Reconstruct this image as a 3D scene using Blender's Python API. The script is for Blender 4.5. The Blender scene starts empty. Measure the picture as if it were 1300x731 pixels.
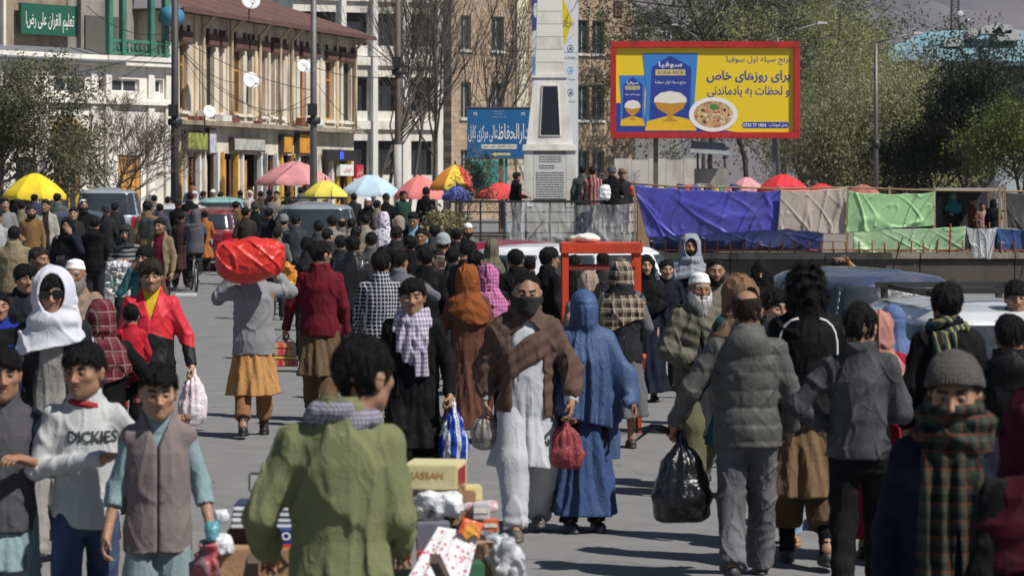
import bpy, bmesh, math, random, time
import numpy as np
from mathutils import Vector, Matrix
T0 = time.time()
R = math.radians
SC = bpy.context.scene
COL = SC.collection
# ------------------------------------------------------------------ camera, sky, sun, exposure
FPX, CAMZ, HOR = 3611.0, 2.35, 237.0          # focal length in photo pixels, eye height, horizon row
cam = bpy.data.cameras.new('camera')
cam.lens, cam.sensor_width, cam.shift_y = 100.0, 36.0, -128.5 / 1300
cam.clip_start, cam.clip_end = 0.5, 20000
cam.dof.use_dof = True
cam.dof.focus_distance = 34.0
cam.dof.aperture_fstop = 6.3
cam_o = bpy.data.objects.new('camera', cam)
COL.objects.link(cam_o)
cam_o.location = (0, 0, CAMZ)
cam_o.rotation_euler = (R(90), 0, 0)
SC.camera = cam_o
SUN_EL, SUN_DIR = R(50), Vector((0.84, -0.54, 0)).normalized()
w = bpy.data.worlds.new('World'); SC.world = w; w.use_nodes = True
nt = w.node_tree; bg = nt.nodes['Background']
sky = nt.nodes.new('ShaderNodeTexSky'); sky.sky_type = 'NISHITA'; sky.sun_disc = False
sky.sun_elevation = SUN_EL; sky.sun_rotation = math.atan2(SUN_DIR.x, SUN_DIR.y)
sky.altitude = 1800; sky.dust_density = 1.0
nt.links.new(sky.outputs[0], bg.inputs[0]); bg.inputs[1].default_value = 0.05
sl = bpy.data.lights.new('sun', 'SUN'); sl.energy = 4.6; sl.angle = R(0.53); sl.color = (1, .96, .9)
so = bpy.data.objects.new('sun', sl); COL.objects.link(so)
tosun = Vector((SUN_DIR.x * math.cos(SUN_EL), SUN_DIR.y * math.cos(SUN_EL), math.sin(SUN_EL)))
so.rotation_euler = tosun.to_track_quat('Z', 'Y').to_euler(); so.location = (30, -10, 60)
vs = SC.view_settings
vs.view_transform = 'Standard'; vs.look = 'None'; vs.exposure = 0.22; vs.gamma = 1.0; vs.use_curve_mapping = False
SC.cycles.max_bounces = 6; SC.cycles.diffuse_bounces = 3; SC.cycles.transparent_max_bounces = 12
SC.cycles.volume_bounces = 0

def gz(Y):
    return float(np.interp(Y, [0, 50, 62, 72, 80, 95, 130, 400, 9000], [0, 0, .12, .38, .48, .55, .6, 1.0, 2.0]))
def at(px, py, s):
    return Vector(((px - 650) / s, FPX / s, CAMZ - (py - HOR) / s))

# ------------------------------------------------------------------ tagging and object helpers
def tag(o, label=None, cat=None, group=None, kind=None):
    if label: o['label'] = label
    if cat: o['category'] = cat
    if group: o['group'] = group
    if kind: o['kind'] = kind
    return o
def empty(name, loc=(0, 0, 0), rz=0.0, label=None, cat=None, group=None):
    o = bpy.data.objects.new(name, None); COL.objects.link(o)
    o.location = loc; o.rotation_euler = (0, 0, rz); o.empty_display_size = .1
    return tag(o, label, cat, group)
def link(name, me, mat=None, parent=None, loc=None, rz=None):
    o = bpy.data.objects.new(name, me); COL.objects.link(o)
    if mat is not None and len(me.materials) == 0: me.materials.append(mat)
    if parent is not None: o.parent = parent
    if loc is not None: o.location = loc
    if rz is not None: o.rotation_euler = (0, 0, rz)
    return o
def copy_tree(o, parent=None):
    c = o.copy(); COL.objects.link(c); c.parent = parent
    for ch in list(o.children): copy_tree(ch, c)
    return c
def np_mesh(name, V, Fq, smooth=True):
    me = bpy.data.meshes.new(name)
    V = np.asarray(V, np.float32); Fq = np.asarray(Fq, np.int32)
    n, m, k = len(V), len(Fq), (Fq.shape[1] if len(Fq) else 4)
    me.vertices.add(n); me.vertices.foreach_set('co', V.ravel())
    me.loops.add(m * k); me.loops.foreach_set('vertex_index', Fq.ravel())
    me.polygons.add(m); me.polygons.foreach_set('loop_start', np.arange(0, m * k, k, dtype=np.int32))
    if smooth: me.polygons.foreach_set('use_smooth', np.ones(m, bool))
    me.update(calc_edges=True)
    return me

class MB:
    """collects boxes, bars, tubes, polygons; build() links them as one mesh object"""
    def __init__(s): s.v = []; s.f = []; s.sm = []
    def add(s, vs, fs, smooth=False):
        b = len(s.v); s.v += [tuple(v) for v in vs]; s.f += [tuple(b + i for i in f) for f in fs]; s.sm += [smooth] * len(fs)
        return s
    def box(s, x0, x1, y0, y1, z0, z1):
        return s.add([(x0, y0, z0), (x1, y0, z0), (x1, y1, z0), (x0, y1, z0), (x0, y0, z1), (x1, y0, z1), (x1, y1, z1), (x0, y1, z1)],
                     [(0, 3, 2, 1), (4, 5, 6, 7), (0, 1, 5, 4), (1, 2, 6, 5), (2, 3, 7, 6), (3, 0, 4, 7)])
    def bar(s, a, b, wd, dp=None):
        a, b = Vector(a), Vector(b); d = (b - a).normalized(); dp = dp or wd
        u = d.cross(Vector((0, 0, 1)));  u = u.normalized() if u.length > .01 else Vector((1, 0, 0))
        n = d.cross(u).normalized()
        vs = [p + u * (sx * wd / 2) + n * (sy * dp / 2) for p in (a, b) for sx, sy in ((-1, -1), (1, -1), (1, 1), (-1, 1))]
        return s.add(vs, [(0, 1, 2, 3), (7, 6, 5, 4), (0, 4, 5, 1), (1, 5, 6, 2), (2, 6, 7, 3), (3, 7, 4, 0)])
    def tube(s, pts, rad, n=6, caps=True):
        pts = [Vector(p) for p in pts]; rad = rad if isinstance(rad, (list, tuple)) else [rad] * len(pts)
        vs = []; fs = []
        for i, p in enumerate(pts):
            d = (pts[min(i + 1, len(pts) - 1)] - pts[max(i - 1, 0)]).normalized()
            u = d.cross(Vector((0.13, .21, 1))); u = u.normalized() if u.length > .05 else d.cross(Vector((1, 0, 0))).normalized()
            t = d.cross(u)
            for k in range(n):
                a = 2 * math.pi * k / n
                vs.append(p + (u * math.cos(a) + t * math.sin(a)) * rad[i])
        for i in range(len(pts) - 1):
            for k in range(n):
                fs.append((i * n + k, i * n + (k + 1) % n, (i + 1) * n + (k + 1) % n, (i + 1) * n + k))
        s.add(vs, fs, True)
        if caps:
            b = len(s.v) - len(vs)
            s.f.append(tuple(b + k for k in reversed(range(n)))); s.sm.append(False)
            s.f.append(tuple(b + (len(pts) - 1) * n + k for k in range(n))); s.sm.append(False)
        return s
    def lathe(s, prof, n=20, axis='z', c=(0, 0, 0), smooth=True):
        vs = []; fs = []
        for r, h in prof:
            for k in range(n):
                a = 2 * math.pi * k / n
                p = (r * math.cos(a), r * math.sin(a), h)
                if axis == 'y': p = (p[0], p[2], p[1])
                if axis == 'x': p = (p[2], p[0], p[1])
                vs.append((p[0] + c[0], p[1] + c[1], p[2] + c[2]))
        for i in range(len(prof) - 1):
            for k in range(n): fs.append((i * n + k, i * n + (k + 1) % n, (i + 1) * n + (k + 1) % n, (i + 1) * n + k))
        return s.add(vs, fs, smooth)
    def poly(s, pts, y0, y1=None):
        """polygon of (x,z) pairs in an xz plane at y0, extruded to y1 when given"""
        n = len(pts)
        if y1 is None: return s.add([(x, y0, z) for x, z in pts], [tuple(range(n))])
        vs = [(x, y0, z) for x, z in pts] + [(x, y1, z) for x, z in pts]
        return s.add(vs, [tuple(range(n)), tuple(reversed(range(n, 2 * n)))] + [(i, i + n, (i + 1) % n + n, (i + 1) % n) for i in range(n)])
    def build(s, name, mat, parent=None, loc=None, rz=None, bevel=0):
        me = bpy.data.meshes.new(name); me.from_pydata(s.v, [], s.f)
        me.polygons.foreach_set('use_smooth', s.sm); me.update()
        if bevel:
            bm = bmesh.new(); bm.from_mesh(me)
            bmesh.ops.bevel(bm, geom=[e for e in bm.edges], offset=bevel, segments=2, affect='EDGES', clamp_overlap=True)
            bm.to_mesh(me); bm.free()
        return link(name, me, mat, parent, loc, rz)
def box(name, mat, parent, *a, bevel=0): return MB().box(*a).build(name, mat, parent, bevel=bevel)

# ------------------------------------------------------------------ materials (all procedural)
MATS = {}
def mat_new(key):
    m = bpy.data.materials.new(str(key)[:50]); m.use_nodes = True; MATS[key] = m
    return m, m.node_tree, m.node_tree.nodes['Principled BSDF']
def lk(nt, a, b): nt.links.new(a, b)
def nd(nt, t, **kw):
    n = nt.nodes.new(t)
    for k, v in kw.items(): setattr(n, k, v)
    return n
def mixc(nt, fac, a, b, mode='MIX'):
    m = nd(nt, 'ShaderNodeMix', data_type='RGBA', blend_type=mode)
    for i, v in ((0, fac), (6, a), (7, b)):
        if hasattr(v, 'is_linked') or hasattr(v, 'links'): lk(nt, v, m.inputs[i])
        elif i == 0: m.inputs[0].default_value = v
        else: m.inputs[i].default_value = (*v[:3], 1)
    return m.outputs[2]
def mth(nt, op, a, b=None, c=None):
    m = nd(nt, 'ShaderNodeMath', operation=op)
    for i, v in enumerate((a, b, c)):
        if v is None: continue
        if hasattr(v, 'links'): lk(nt, v, m.inputs[i])
        else: m.inputs[i].default_value = v
    return m.outputs[0]
def coords(nt, scale=None, kind='Object'):
    tc = nd(nt, 'ShaderNodeTexCoord').outputs[kind]
    if scale is None: return tc
    mp = nd(nt, 'ShaderNodeMapping'); mp.inputs['Scale'].default_value = scale if hasattr(scale, '__len__') else (scale,) * 3
    lk(nt, tc, mp.inputs[0]); return mp.outputs[0]
def noise(nt, vec, scale, detail=3, rough=.55):
    n = nd(nt, 'ShaderNodeTexNoise'); n.inputs['Scale'].default_value = scale; n.inputs['Detail'].default_value = detail
    n.inputs['Roughness'].default_value = rough
    if vec is not None: lk(nt, vec, n.inputs['Vector'])
    return n.outputs['Fac']
def ramp(nt, fac, stops):
    r = nd(nt, 'ShaderNodeValToRGB'); e = r.color_ramp.elements
    while len(e) < len(stops): e.new(.5)
    for el, (p, c) in zip(e, stops): el.position = p; el.color = (*(c if hasattr(c, '__len__') else (c,) * 3), 1)
    lk(nt, fac, r.inputs[0]); return r.outputs[0]
def bump(nt, bsdf, h, strength=.3, dist=.01):
    b = nd(nt, 'ShaderNodeBump'); b.inputs['Strength'].default_value = strength; b.inputs['Distance'].default_value = dist
    lk(nt, h, b.inputs['Height']); lk(nt, b.outputs[0], bsdf.inputs['Normal'])

def plain(col, rough=.6, metal=0.0, var=.25, vs_=6.0, bmp=.15, bs=40, spec=.5, key=None, grime=None, alpha=None, trans=None, kind='Object'):
    key = key or ('plain', tuple(col), rough, metal, var, vs_, bmp, bs, spec, grime, alpha, trans)
    if key in MATS: return MATS[key]
    m, nt, b = mat_new(key)
    v = coords(nt, kind=kind)
    n = noise(nt, v, vs_, 5)
    c = mixc(nt, n, tuple(x * (1 - var) for x in col), tuple(min(1, x * (1 + var)) for x in col))
    if grime:
        g = noise(nt, coords(nt, (1, 1, .35)), grime[1], 6, .65)
        c = mixc(nt, ramp(nt, g, [(.45, 0), (.72, 1)]), c, grime[0])
    lk(nt, c, b.inputs['Base Color'])
    b.inputs['Roughness'].default_value = rough; b.inputs['Metallic'].default_value = metal
    b.inputs['Specular IOR Level'].default_value = spec
    if alpha is not None: b.inputs['Alpha'].default_value = alpha
    if trans is not None: b.inputs['Transmission Weight'].default_value = trans
    if bmp: bump(nt, b, noise(nt, v, bs, 4), bmp, .02)
    return m

def cloth(col, col2=None, pat=None, sc=1.0, rough=.88, wr=.5, seed=0, col3=None, split=None, sheen=.0, trl=0, spec=.09, fine=1.0):
    """woven cloth; pat: check plaid stripes dots twotone vstripes"""
    key = ('cloth', tuple(col), col2 and tuple(col2), pat, sc, rough, wr, seed, col3 and tuple(col3), split, trl, spec)
    if key in MATS: return MATS[key]
    m, nt, b = mat_new(key)
    v = coords(nt); sx = nd(nt, 'ShaderNodeSeparateXYZ'); lk(nt, v, sx.inputs[0]); X, Y, Z = sx.outputs
    wv = noise(nt, v, 4, 2)
    def line(ax, per, wdt, off=0.0):
        a = mth(nt, 'ADD', ax, mth(nt, 'MULTIPLY', wv, .05 * per / .05 * .35))
        f = mth(nt, 'FRACT', mth(nt, 'ADD', mth(nt, 'DIVIDE', a, per), off + 10.0))
        return mth(nt, 'LESS_THAN', f, wdt)
    base = tuple(col)
    XY = mth(nt, 'ADD', X, mth(nt, 'MULTIPLY', Y, .6))
    if pat == 'check':
        f = mth(nt, 'MULTIPLY', mth(nt, 'ADD', line(XY, .03 * sc, .28), line(Z, .03 * sc, .28)), .62)
        c = mixc(nt, mth(nt, 'MINIMUM', f, 1.0), base, col2)
    elif pat == 'plaid':
        f = mth(nt, 'MULTIPLY', mth(nt, 'ADD', line(XY, .11 * sc, .38), line(Z, .11 * sc, .38)), .5)
        c = mixc(nt, f, base, col2)
        g = mth(nt, 'MAXIMUM', line(XY, .11 * sc, .07, .6), line(Z, .11 * sc, .07, .6))
        c = mixc(nt, mth(nt, 'MULTIPLY', g, .8), c, col3 or col2)
    elif pat == 'stripes': c = mixc(nt, line(Z, .085 * sc, .45), base, col2)
    elif pat == 'vstripes': c = mixc(nt, line(XY, .05 * sc, .4), base, col2)
    elif pat == 'dots':
        vo = nd(nt, 'ShaderNodeTexVoronoi'); vo.inputs['Scale'].default_value = 30 / sc; lk(nt, v, vo.inputs['Vector'])
        c = mixc(nt, mth(nt, 'LESS_THAN', vo.outputs['Distance'], .33), base, col2)
    elif pat == 'twotone': c = mixc(nt, mth(nt, 'LESS_THAN', mth(nt, 'ADD', Z, mth(nt, 'MULTIPLY', mth(nt, 'ABSOLUTE', X), split[1])), split[0]), base, col2)
    elif pat == 'fade': c = mixc(nt, ramp(nt, noise(nt, coords(nt, (1, 1, .6)), 5, 5), [(.38, 0), (.66, 1)]), base, col2)
    else: c = base
    dn = noise(nt, v, 3.1 + seed * .37, 4)
    c = mixc(nt, 1.0, c, mixc(nt, dn, (.82, .82, .82), (1.0, 1.0, 1.0)), 'MULTIPLY')
    c = mixc(nt, mth(nt, 'MULTIPLY', ramp(nt, noise(nt, v, 9, 5), [(.5, 0), (.85, 1)]), .07), c, (.3, .27, .23))
    lk(nt, c, b.inputs['Base Color'])
    b.inputs['Roughness'].default_value = rough; b.inputs['Sheen Weight'].default_value = sheen; b.inputs['Specular IOR Level'].default_value = spec
    def crease(sc_, sq, w_):
        q = mth(nt, 'DIVIDE', mth(nt, 'SUBTRACT', noise(nt, coords(nt, sq), sc_, 1), .5), w_)
        return mth(nt, 'POWER', 2.718, mth(nt, 'MULTIPLY', mth(nt, 'MULTIPLY', q, q), -1.0))
    h = mth(nt, 'ADD', mth(nt, 'ADD', mth(nt, 'MULTIPLY', crease(11, (1, 1, .45), .035), .55), mth(nt, 'MULTIPLY', crease(24, (1, 1, .8), .04), .25)), mth(nt, 'MULTIPLY', noise(nt, v, 260, 2), .05 * fine))
    bump(nt, b, h, wr * .5, .012)
    if trl: b.inputs['Subsurface Weight'].default_value = 0
    return m

def attr_mat(key, rough=.5, spec=.3, sss=0.0, bs=90, bmp=.12):
    if key in MATS: return MATS[key]
    m, nt, b = mat_new(key)
    a = nd(nt, 'ShaderNodeAttribute', attribute_name='Col')
    n = noise(nt, coords(nt), 55, 4)
    c = mixc(nt, 1.0, a.outputs['Color'], mixc(nt, n, (.8, .78, .76), (1, 1, 1)), 'MULTIPLY')
    lk(nt, c, b.inputs['Base Color']); b.inputs['Roughness'].default_value = rough; b.inputs['Specular IOR Level'].default_value = spec
    if sss: b.inputs['Subsurface Weight'].default_value = sss; b.inputs['Subsurface Scale'].default_value = .01
    bump(nt, b, noise(nt, coords(nt), bs, 3), bmp, .004)
    return m
def hairmat(col=(.007, .006, .0055), rough=.5):
    key = ('hair', tuple(col), rough)
    if key in MATS: return MATS[key]
    m, nt, b = mat_new(key)
    n = noise(nt, coords(nt, (70, 70, 22)), 1.6, 4)
    c = mixc(nt, n, tuple(x * .5 for x in col), tuple(min(1, x * 1.7) for x in col))
    lk(nt, c, b.inputs['Base Color']); b.inputs['Roughness'].default_value = rough; b.inputs['Specular IOR Level'].default_value = .18
    bump(nt, b, noise(nt, coords(nt, (150, 150, 25)), 1.5, 3), 1.0, .01)
    return m
def glassmat(col=(.02, .025, .03), rough=.06):
    key = ('glass', col, rough)
    if key in MATS: return MATS[key]
    m, nt, b = mat_new(key)
    n = noise(nt, coords(nt), 2.5, 5)
    lk(nt, mixc(nt, n, col, tuple(min(1, x * 2.2 + .012) for x in col)), b.inputs['Base Color'])
    b.inputs['Roughness'].default_value = rough; b.inputs['Specular IOR Level'].default_value = .6
    lk(nt, ramp(nt, noise(nt, coords(nt), 14, 5), [(.3, rough), (.75, rough + .22)]), b.inputs['Roughness'])
    return m
def filmmat(key, alpha, col=(.8, .82, .84), rough=.18):
    """thin clear plastic: see-through between milky creases"""
    if key in MATS: return MATS[key]
    m, nt, b = mat_new(key)
    b.inputs['Base Color'].default_value = (*col, 1); b.inputs['Roughness'].default_value = rough
    n = noise(nt, coords(nt, (1, 1, .16)), 9, 3)
    lk(nt, ramp(nt, n, [(.35, max(0, alpha - .16)), (.7, min(1, alpha + .2))]), b.inputs['Alpha'])
    bump(nt, b, noise(nt, coords(nt, (1, 1, .25)), 12, 3), .8, .04)
    return m

# ------------------------------------------------------------------ signed-distance modelling
rng = np.random.default_rng(7)
_NT = rng.uniform(-1, 1, (32, 32, 32)).astype(np.float32)
_NF = _NT.ravel()
def vn(x, y, z):
    """value noise in -1..1"""
    x = np.asarray(x, np.float32); y = np.asarray(y, np.float32); z = np.asarray(z, np.float32)
    xf, yf, zf = np.floor(x), np.floor(y), np.floor(z)
    xi, yi, zi = xf.astype(np.int32) & 31, yf.astype(np.int32) & 31, zf.astype(np.int32) & 31
    u, v, q = x - xf, y - yf, z - zf
    u *= u * (3 - 2 * u); v *= v * (3 - 2 * v); q *= q * (3 - 2 * q)
    x0 = xi << 10; x1 = ((xi + 1) & 31) << 10; y0 = yi << 5; y1 = ((yi + 1) & 31) << 5; z1 = (zi + 1) & 31
    def L(yy, zz):
        i = yy + zz; a = _NF.take(x0 + i); b = _NF.take(x1 + i); b -= a; b *= u; b += a
        return b
    a = L(y0, zi); b = L(y1, zi); b -= a; b *= v; b += a
    c = L(y0, z1); d = L(y1, z1); d -= c; d *= v; d += c
    d -= b; d *= q; d += b
    return d
def smin(a, b, k):
    h = np.clip(.5 + .5 * (b - a) / k, 0, 1)
    return b * (1 - h) + a * h - k * h * (1 - h)
def smax(a, b, k): return -smin(-a, -b, k)
def cone(P, a, b, r1, r2):
    x, y, z = P; ax, ay, az = a; bx, by, bz = b[0] - ax, b[1] - ay, b[2] - az
    l2 = bx * bx + by * by + bz * bz + 1e-9
    t = np.clip(((x - ax) * bx + (y - ay) * by + (z - az) * bz) / l2, 0, 1)
    return np.sqrt((x - ax - t * bx) ** 2 + (y - ay - t * by) ** 2 + (z - az - t * bz) ** 2) - (r1 + (r2 - r1) * t)
def ell(P, c, r):
    x, y, z = (P[0] - c[0]) / r[0], (P[1] - c[1]) / r[1], (P[2] - c[2]) / r[2]
    return (np.sqrt(x * x + y * y + z * z) - 1) * min(r)
def sbox(P, c, hf, rd):
    q = [np.abs(P[i] - c[i]) - (hf[i] - rd) for i in range(3)]
    o = np.sqrt(sum(np.maximum(v, 0) ** 2 for v in q))
    return o + np.minimum(np.maximum(np.maximum(q[0], q[1]), q[2]), 0) - rd
def loft(P, keys, power=2.0):
    """keys: (z, rx, ry, cx, cy) from low to high"""
    k = np.array(keys, np.float32); x, y, z = P
    t = np.interp(z, k[:, 0], np.arange(len(k), dtype=np.float32)).astype(np.float32)
    i = np.minimum(t.astype(np.int32), len(k) - 2); t -= i
    dk = k[1:] - k[:-1]
    rx, ry, cy = [k[:, c].take(i) + dk[:, c].take(i) * t for c in (1, 2, 4)]
    cx = k[:, 3].take(i) + dk[:, 3].take(i) * t if np.any(k[:, 3]) else 0
    if power == 2.0: q = np.sqrt(((x - cx) / rx) ** 2 + ((y - cy) / ry) ** 2)
    else: q = (np.abs((x - cx) / rx) ** power + np.abs((y - cy) / ry) ** power) ** (1 / power)
    d = (q - 1) * np.minimum(rx, ry)
    return np.maximum(d, np.maximum(k[0, 0] - z, z - k[-1, 0]))
def rotpts(P, c, R3):
    x, y, z = P[0] - c[0], P[1] - c[1], P[2] - c[2]
    return tuple(R3[i][0] * x + R3[i][1] * y + R3[i][2] * z for i in range(3))

_ED = [(0, 1), (2, 3), (4, 5), (6, 7), (0, 2), (1, 3), (4, 6), (5, 7), (0, 4), (1, 5), (2, 6), (3, 7)]
_CO = np.array([(i, j, k) for k in (0, 1) for j in (0, 1) for i in (0, 1)], np.int32)
def polygonize(f, lo, hi, h, slack=.015):
    lo = np.array(lo, np.float32) - 1.5 * h; hi = np.array(hi, np.float32) + 2.5 * h
    B = 5
    n = np.maximum(1, np.ceil((hi - lo) / (h * B)).astype(int))
    ax = [lo[i] + (np.arange(n[i]) + .5) * B * h for i in range(3)]
    G = np.meshgrid(*ax, indexing='ij')
    Dc = np.asarray(f(*[g.ravel().astype(np.float32) for g in G])).reshape(n)
    act = np.abs(Dc) < B * h * .95 + slack
    D = np.repeat(np.repeat(np.repeat(Dc, B, 0), B, 1), B, 2).astype(np.float32)
    a = np.argwhere(act)
    if len(a):
        o = np.stack(np.meshgrid(*[np.arange(B)] * 3, indexing='ij'), -1).reshape(-1, 3)
        I = (a[:, None, :] * B + o[None]).reshape(-1, 3)
        pts = lo + I * h
        D[I[:, 0], I[:, 1], I[:, 2]] = f(*[pts[:, i].astype(np.float32) for i in range(3)])
    S = D < 0
    c = np.zeros(tuple(d - 1 for d in D.shape), np.int8)
    for i, j, k in _CO: c += S[i:S.shape[0] - 1 + i, j:S.shape[1] - 1 + j, k:S.shape[2] - 1 + k]
    cells = np.argwhere((c > 0) & (c < 8))
    if len(cells) == 0: return np.zeros((0, 3)), np.zeros((0, 4), int)
    vid = np.full(c.shape, -1, np.int32); vid[cells[:, 0], cells[:, 1], cells[:, 2]] = np.arange(len(cells))
    cv = np.stack([D[cells[:, 0] + i, cells[:, 1] + j, cells[:, 2] + k] for i, j, k in _CO], 1)
    acc = np.zeros((len(cells), 3), np.float32); cnt = np.zeros(len(cells), np.float32)
    for p, q in _ED:
        va, vb = cv[:, p], cv[:, q]; mk = (va < 0) != (vb < 0)
        t = np.where(mk, va / np.where(mk, va - vb, 1), 0)
        acc += mk[:, None] * (_CO[p] + (_CO[q] - _CO[p]) * t[:, None]); cnt += mk
    V = lo + (cells + acc / cnt[:, None]) * h
    Q = []
    for axs in range(3):
        sl0 = [slice(1, -1)] * 3; sl1 = [slice(1, -1)] * 3
        sl0[axs] = slice(0, -1); sl1[axs] = slice(1, None)
        s0, s1 = S[tuple(sl0)], S[tuple(sl1)]
        e = np.argwhere(s0 != s1)
        if len(e) == 0: continue
        inside = s0[e[:, 0], e[:, 1], e[:, 2]]
        b1, b2 = (axs + 1) % 3, (axs + 2) % 3
        base = e.copy()
        def cell(d1, d2):
            q = base.copy(); q[:, b1] += d1; q[:, b2] += d2
            return vid[q[:, 0], q[:, 1], q[:, 2]]
        quad = np.stack([cell(0, 0), cell(1, 0), cell(1, 1), cell(0, 1)], 1)
        quad[~inside] = quad[~inside][:, ::-1]
        Q.append(quad)
    return V, np.concatenate(Q)
def sdf_obj(name, f, lo, hi, h, mat, parent=None, k=1.0, loc=None, rz=None, col=None, slack=.015):
    V, Q = polygonize(f, lo, hi, h, slack)
    me = np_mesh(name, V * k, Q)
    return link(name, me, mat, parent, loc, rz)

# ------------------------------------------------------------------ writing: Persian and Latin text turned into mesh
_PF = {'ا': (0xFE8D, 2), 'آ': (0xFE81, 2), 'ب': (0xFE8F, 4), 'پ': (0xFB56, 4), 'ت': (0xFE95, 4), 'ج': (0xFE9D, 4), 'ح': (0xFEA1, 4), 'خ': (0xFEA5, 4),
       'د': (0xFEA9, 2), 'ر': (0xFEAD, 2), 'ز': (0xFEAF, 2), 'س': (0xFEB1, 4), 'ش': (0xFEB5, 4), 'ص': (0xFEB9, 4), 'ظ': (0xFEC5, 4), 'ع': (0xFEC9, 4),
       'ف': (0xFED1, 4), 'ق': (0xFED5, 4), 'ک': (0xFB8E, 4), 'ل': (0xFEDD, 4), 'م': (0xFEE1, 4), 'ن': (0xFEE5, 4), 'و': (0xFEED, 2), 'ه': (0xFEE9, 4), 'ی': (0xFBFC, 4)}
def persian(s):
    out = []
    for i, c in enumerate(s):
        if c not in _PF: out.append(c); continue
        p = i > 0 and s[i - 1] in _PF and _PF[s[i - 1]][1] == 4
        n = i + 1 < len(s) and s[i + 1] in _PF and _PF[c][1] == 4
        out.append(chr(_PF[c][0] + ((3 if n else 1) if p else (2 if n else 0))))
    return ''.join(reversed(out))
def text(name, s, mat, parent, cx, y, cz, width, height=None, fa=False, bold=0.0, rotx=90, skew=0):
    """flat lettering standing in the xz plane at depth y, centred on (cx, cz), fitted to width (and height)"""
    cu = bpy.data.curves.new(name, 'FONT'); cu.body = persian(s) if fa else s; cu.size = 1; cu.offset = bold; cu.resolution_u = 2; cu.shear = skew
    to = bpy.data.objects.new('tmp', cu); COL.objects.link(to)
    dg = bpy.context.evaluated_depsgraph_get()
    me = bpy.data.meshes.new_from_object(to.evaluated_get(dg))
    bpy.data.objects.remove(to); bpy.data.curves.remove(cu)
    n = len(me.vertices); co = np.zeros(n * 3, np.float32); me.vertices.foreach_get('co', co); co = co.reshape(-1, 3)
    lo, hi = co.min(0), co.max(0); sx = width / (hi[0] - lo[0]); sz = height / (hi[1] - lo[1]) if height else sx
    out = np.zeros_like(co); out[:, 0] = (co[:, 0] - (lo[0] + hi[0]) / 2) * sx + cx; out[:, 2] = (co[:, 1] - (lo[1] + hi[1]) / 2) * sz + cz; out[:, 1] = y
    me.vertices.foreach_set('co', out.ravel()); me.materials.clear(); me.update()
    return link(name, me, mat, parent)
# ------------------------------------------------------------------ people: one body mesh each, clothes and hair as children
ARM = {'hang': ((.238, .035, 1.12), (.25, -.05, .862)), 'swf': ((.235, -.02, 1.125), (.235, -.18, .90)), 'swb': ((.24, .12, 1.135), (.25, .1, .885)),
       'bent': ((.25, .05, 1.12), (.17, -.22, 1.1)), 'chest': ((.265, -.03, 1.13), (.03, -.215, 1.2)), 'belly': ((.275, .0, 1.12), (.06, -.2, 1.02)),
       'phone': ((.30, -.09, 1.2), (.12, -.1, 1.5)), 'headtop': ((.33, -.04, 1.52), (.15, -.04, 1.665)), 'push': ((.35, .03, 1.13), (.28, -.3, .96)),
       'side': ((.30, .03, 1.13), (.36, -.05, .885)), 'face': ((.25, -.16, 1.2), (.07, -.2, 1.5)), 'elbowout': ((.40, .02, 1.2), (.2, -.2, 1.17)),
       'over': ((.36, .0, 1.30), (.62, -.03, 1.33)), 'elbowback': ((.37, .08, 1.16), (.15, -.1, 1.02)), 'steer': ((.22, -.2, 1.2), (.2, -.42, 1.05))}
LEG = {'stand': (((-.095, -.01, .5), (-.1, .03, .085)), ((.095, -.01, .5), (.1, .03, .085))),
       'walk': (((-.095, -.13, .5), (-.095, -.24, .085)), ((.095, .02, .49), (.095, .27, .12))),
       'walk2': (((-.095, .02, .49), (-.095, .25, .12)), ((.095, -.13, .5), (.095, -.22, .085))),
       'wide': (((-.12, -.05, .5), (-.15, -.06, .085)), ((.12, -.03, .5), (.15, .05, .085))),
       'ride': (((-.1, -.34, .82), (-.1, -.2, .42)), ((.1, -.3, .68), (.1, -.1, .27)))}
SKIN = {'a': (.40, .235, .155), 'b': (.33, .185, .118), 'c': (.25, .135, .083), 'd': (.46, .28, .19)}
M_SKIN = attr_mat('skin', .5, .3, .06)

class Pose: pass
def mkpose(arms, legs, yaw=0, tilt=0, roll=0, hs=1.0, build=1.0, hx=0.0):
    p = Pose(); p.sh = {}; p.el = {}; p.wr = {}; p.arms = {}
    for sg, a in zip((-1, 1), arms):
        e, w_ = ARM[a] if isinstance(a, str) else a
        p.sh[sg] = (.163 * sg * build, .015, 1.392); p.el[sg] = (e[0] * sg * (build if abs(e[0]) > .2 else 1), e[1], e[2]); p.wr[sg] = (w_[0] * sg, w_[1], w_[2]); p.arms[sg] = a
    L = LEG[legs]; p.kn = {-1: L[0][0], 1: L[1][0]}; p.an = {-1: L[0][1], 1: L[1][1]}; hb = min(build, 1.0); p.hip = {-1: (-.09 * hb, 0, .9), 1: (.09 * hb, 0, .9)}
    p.hc = (hx, -.012, 1.607); p.hs = hs; p.build = build
    p.R = (Matrix.Rotation(R(yaw), 3, 'Z') @ Matrix.Rotation(R(tilt), 3, 'X') @ Matrix.Rotation(R(roll), 3, 'Y')).transposed()
    p.R = [list(r) for r in p.R]; p.Rt = np.array(p.R).T
    return p
def hl(p, P):
    q = rotpts(P, (p.hc[0], p.hc[1], p.hc[2] - .1), p.R)
    return tuple(v / p.hs for v in (q[0], q[1], q[2])) if p.hs == 1 else tuple(v / p.hs for v in q)
def HL(p, P):                                   # head-local: origin mid-head, pivot at the chin
    q = hl(p, P); return q[0], q[1], q[2] - .1
def cranium(q): return smin(ell(q, (0, .012, .03), (.0765, .097, .088)), ell(q, (0, -.028, -.03), (.0625, .068, .084)), .035)
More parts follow.
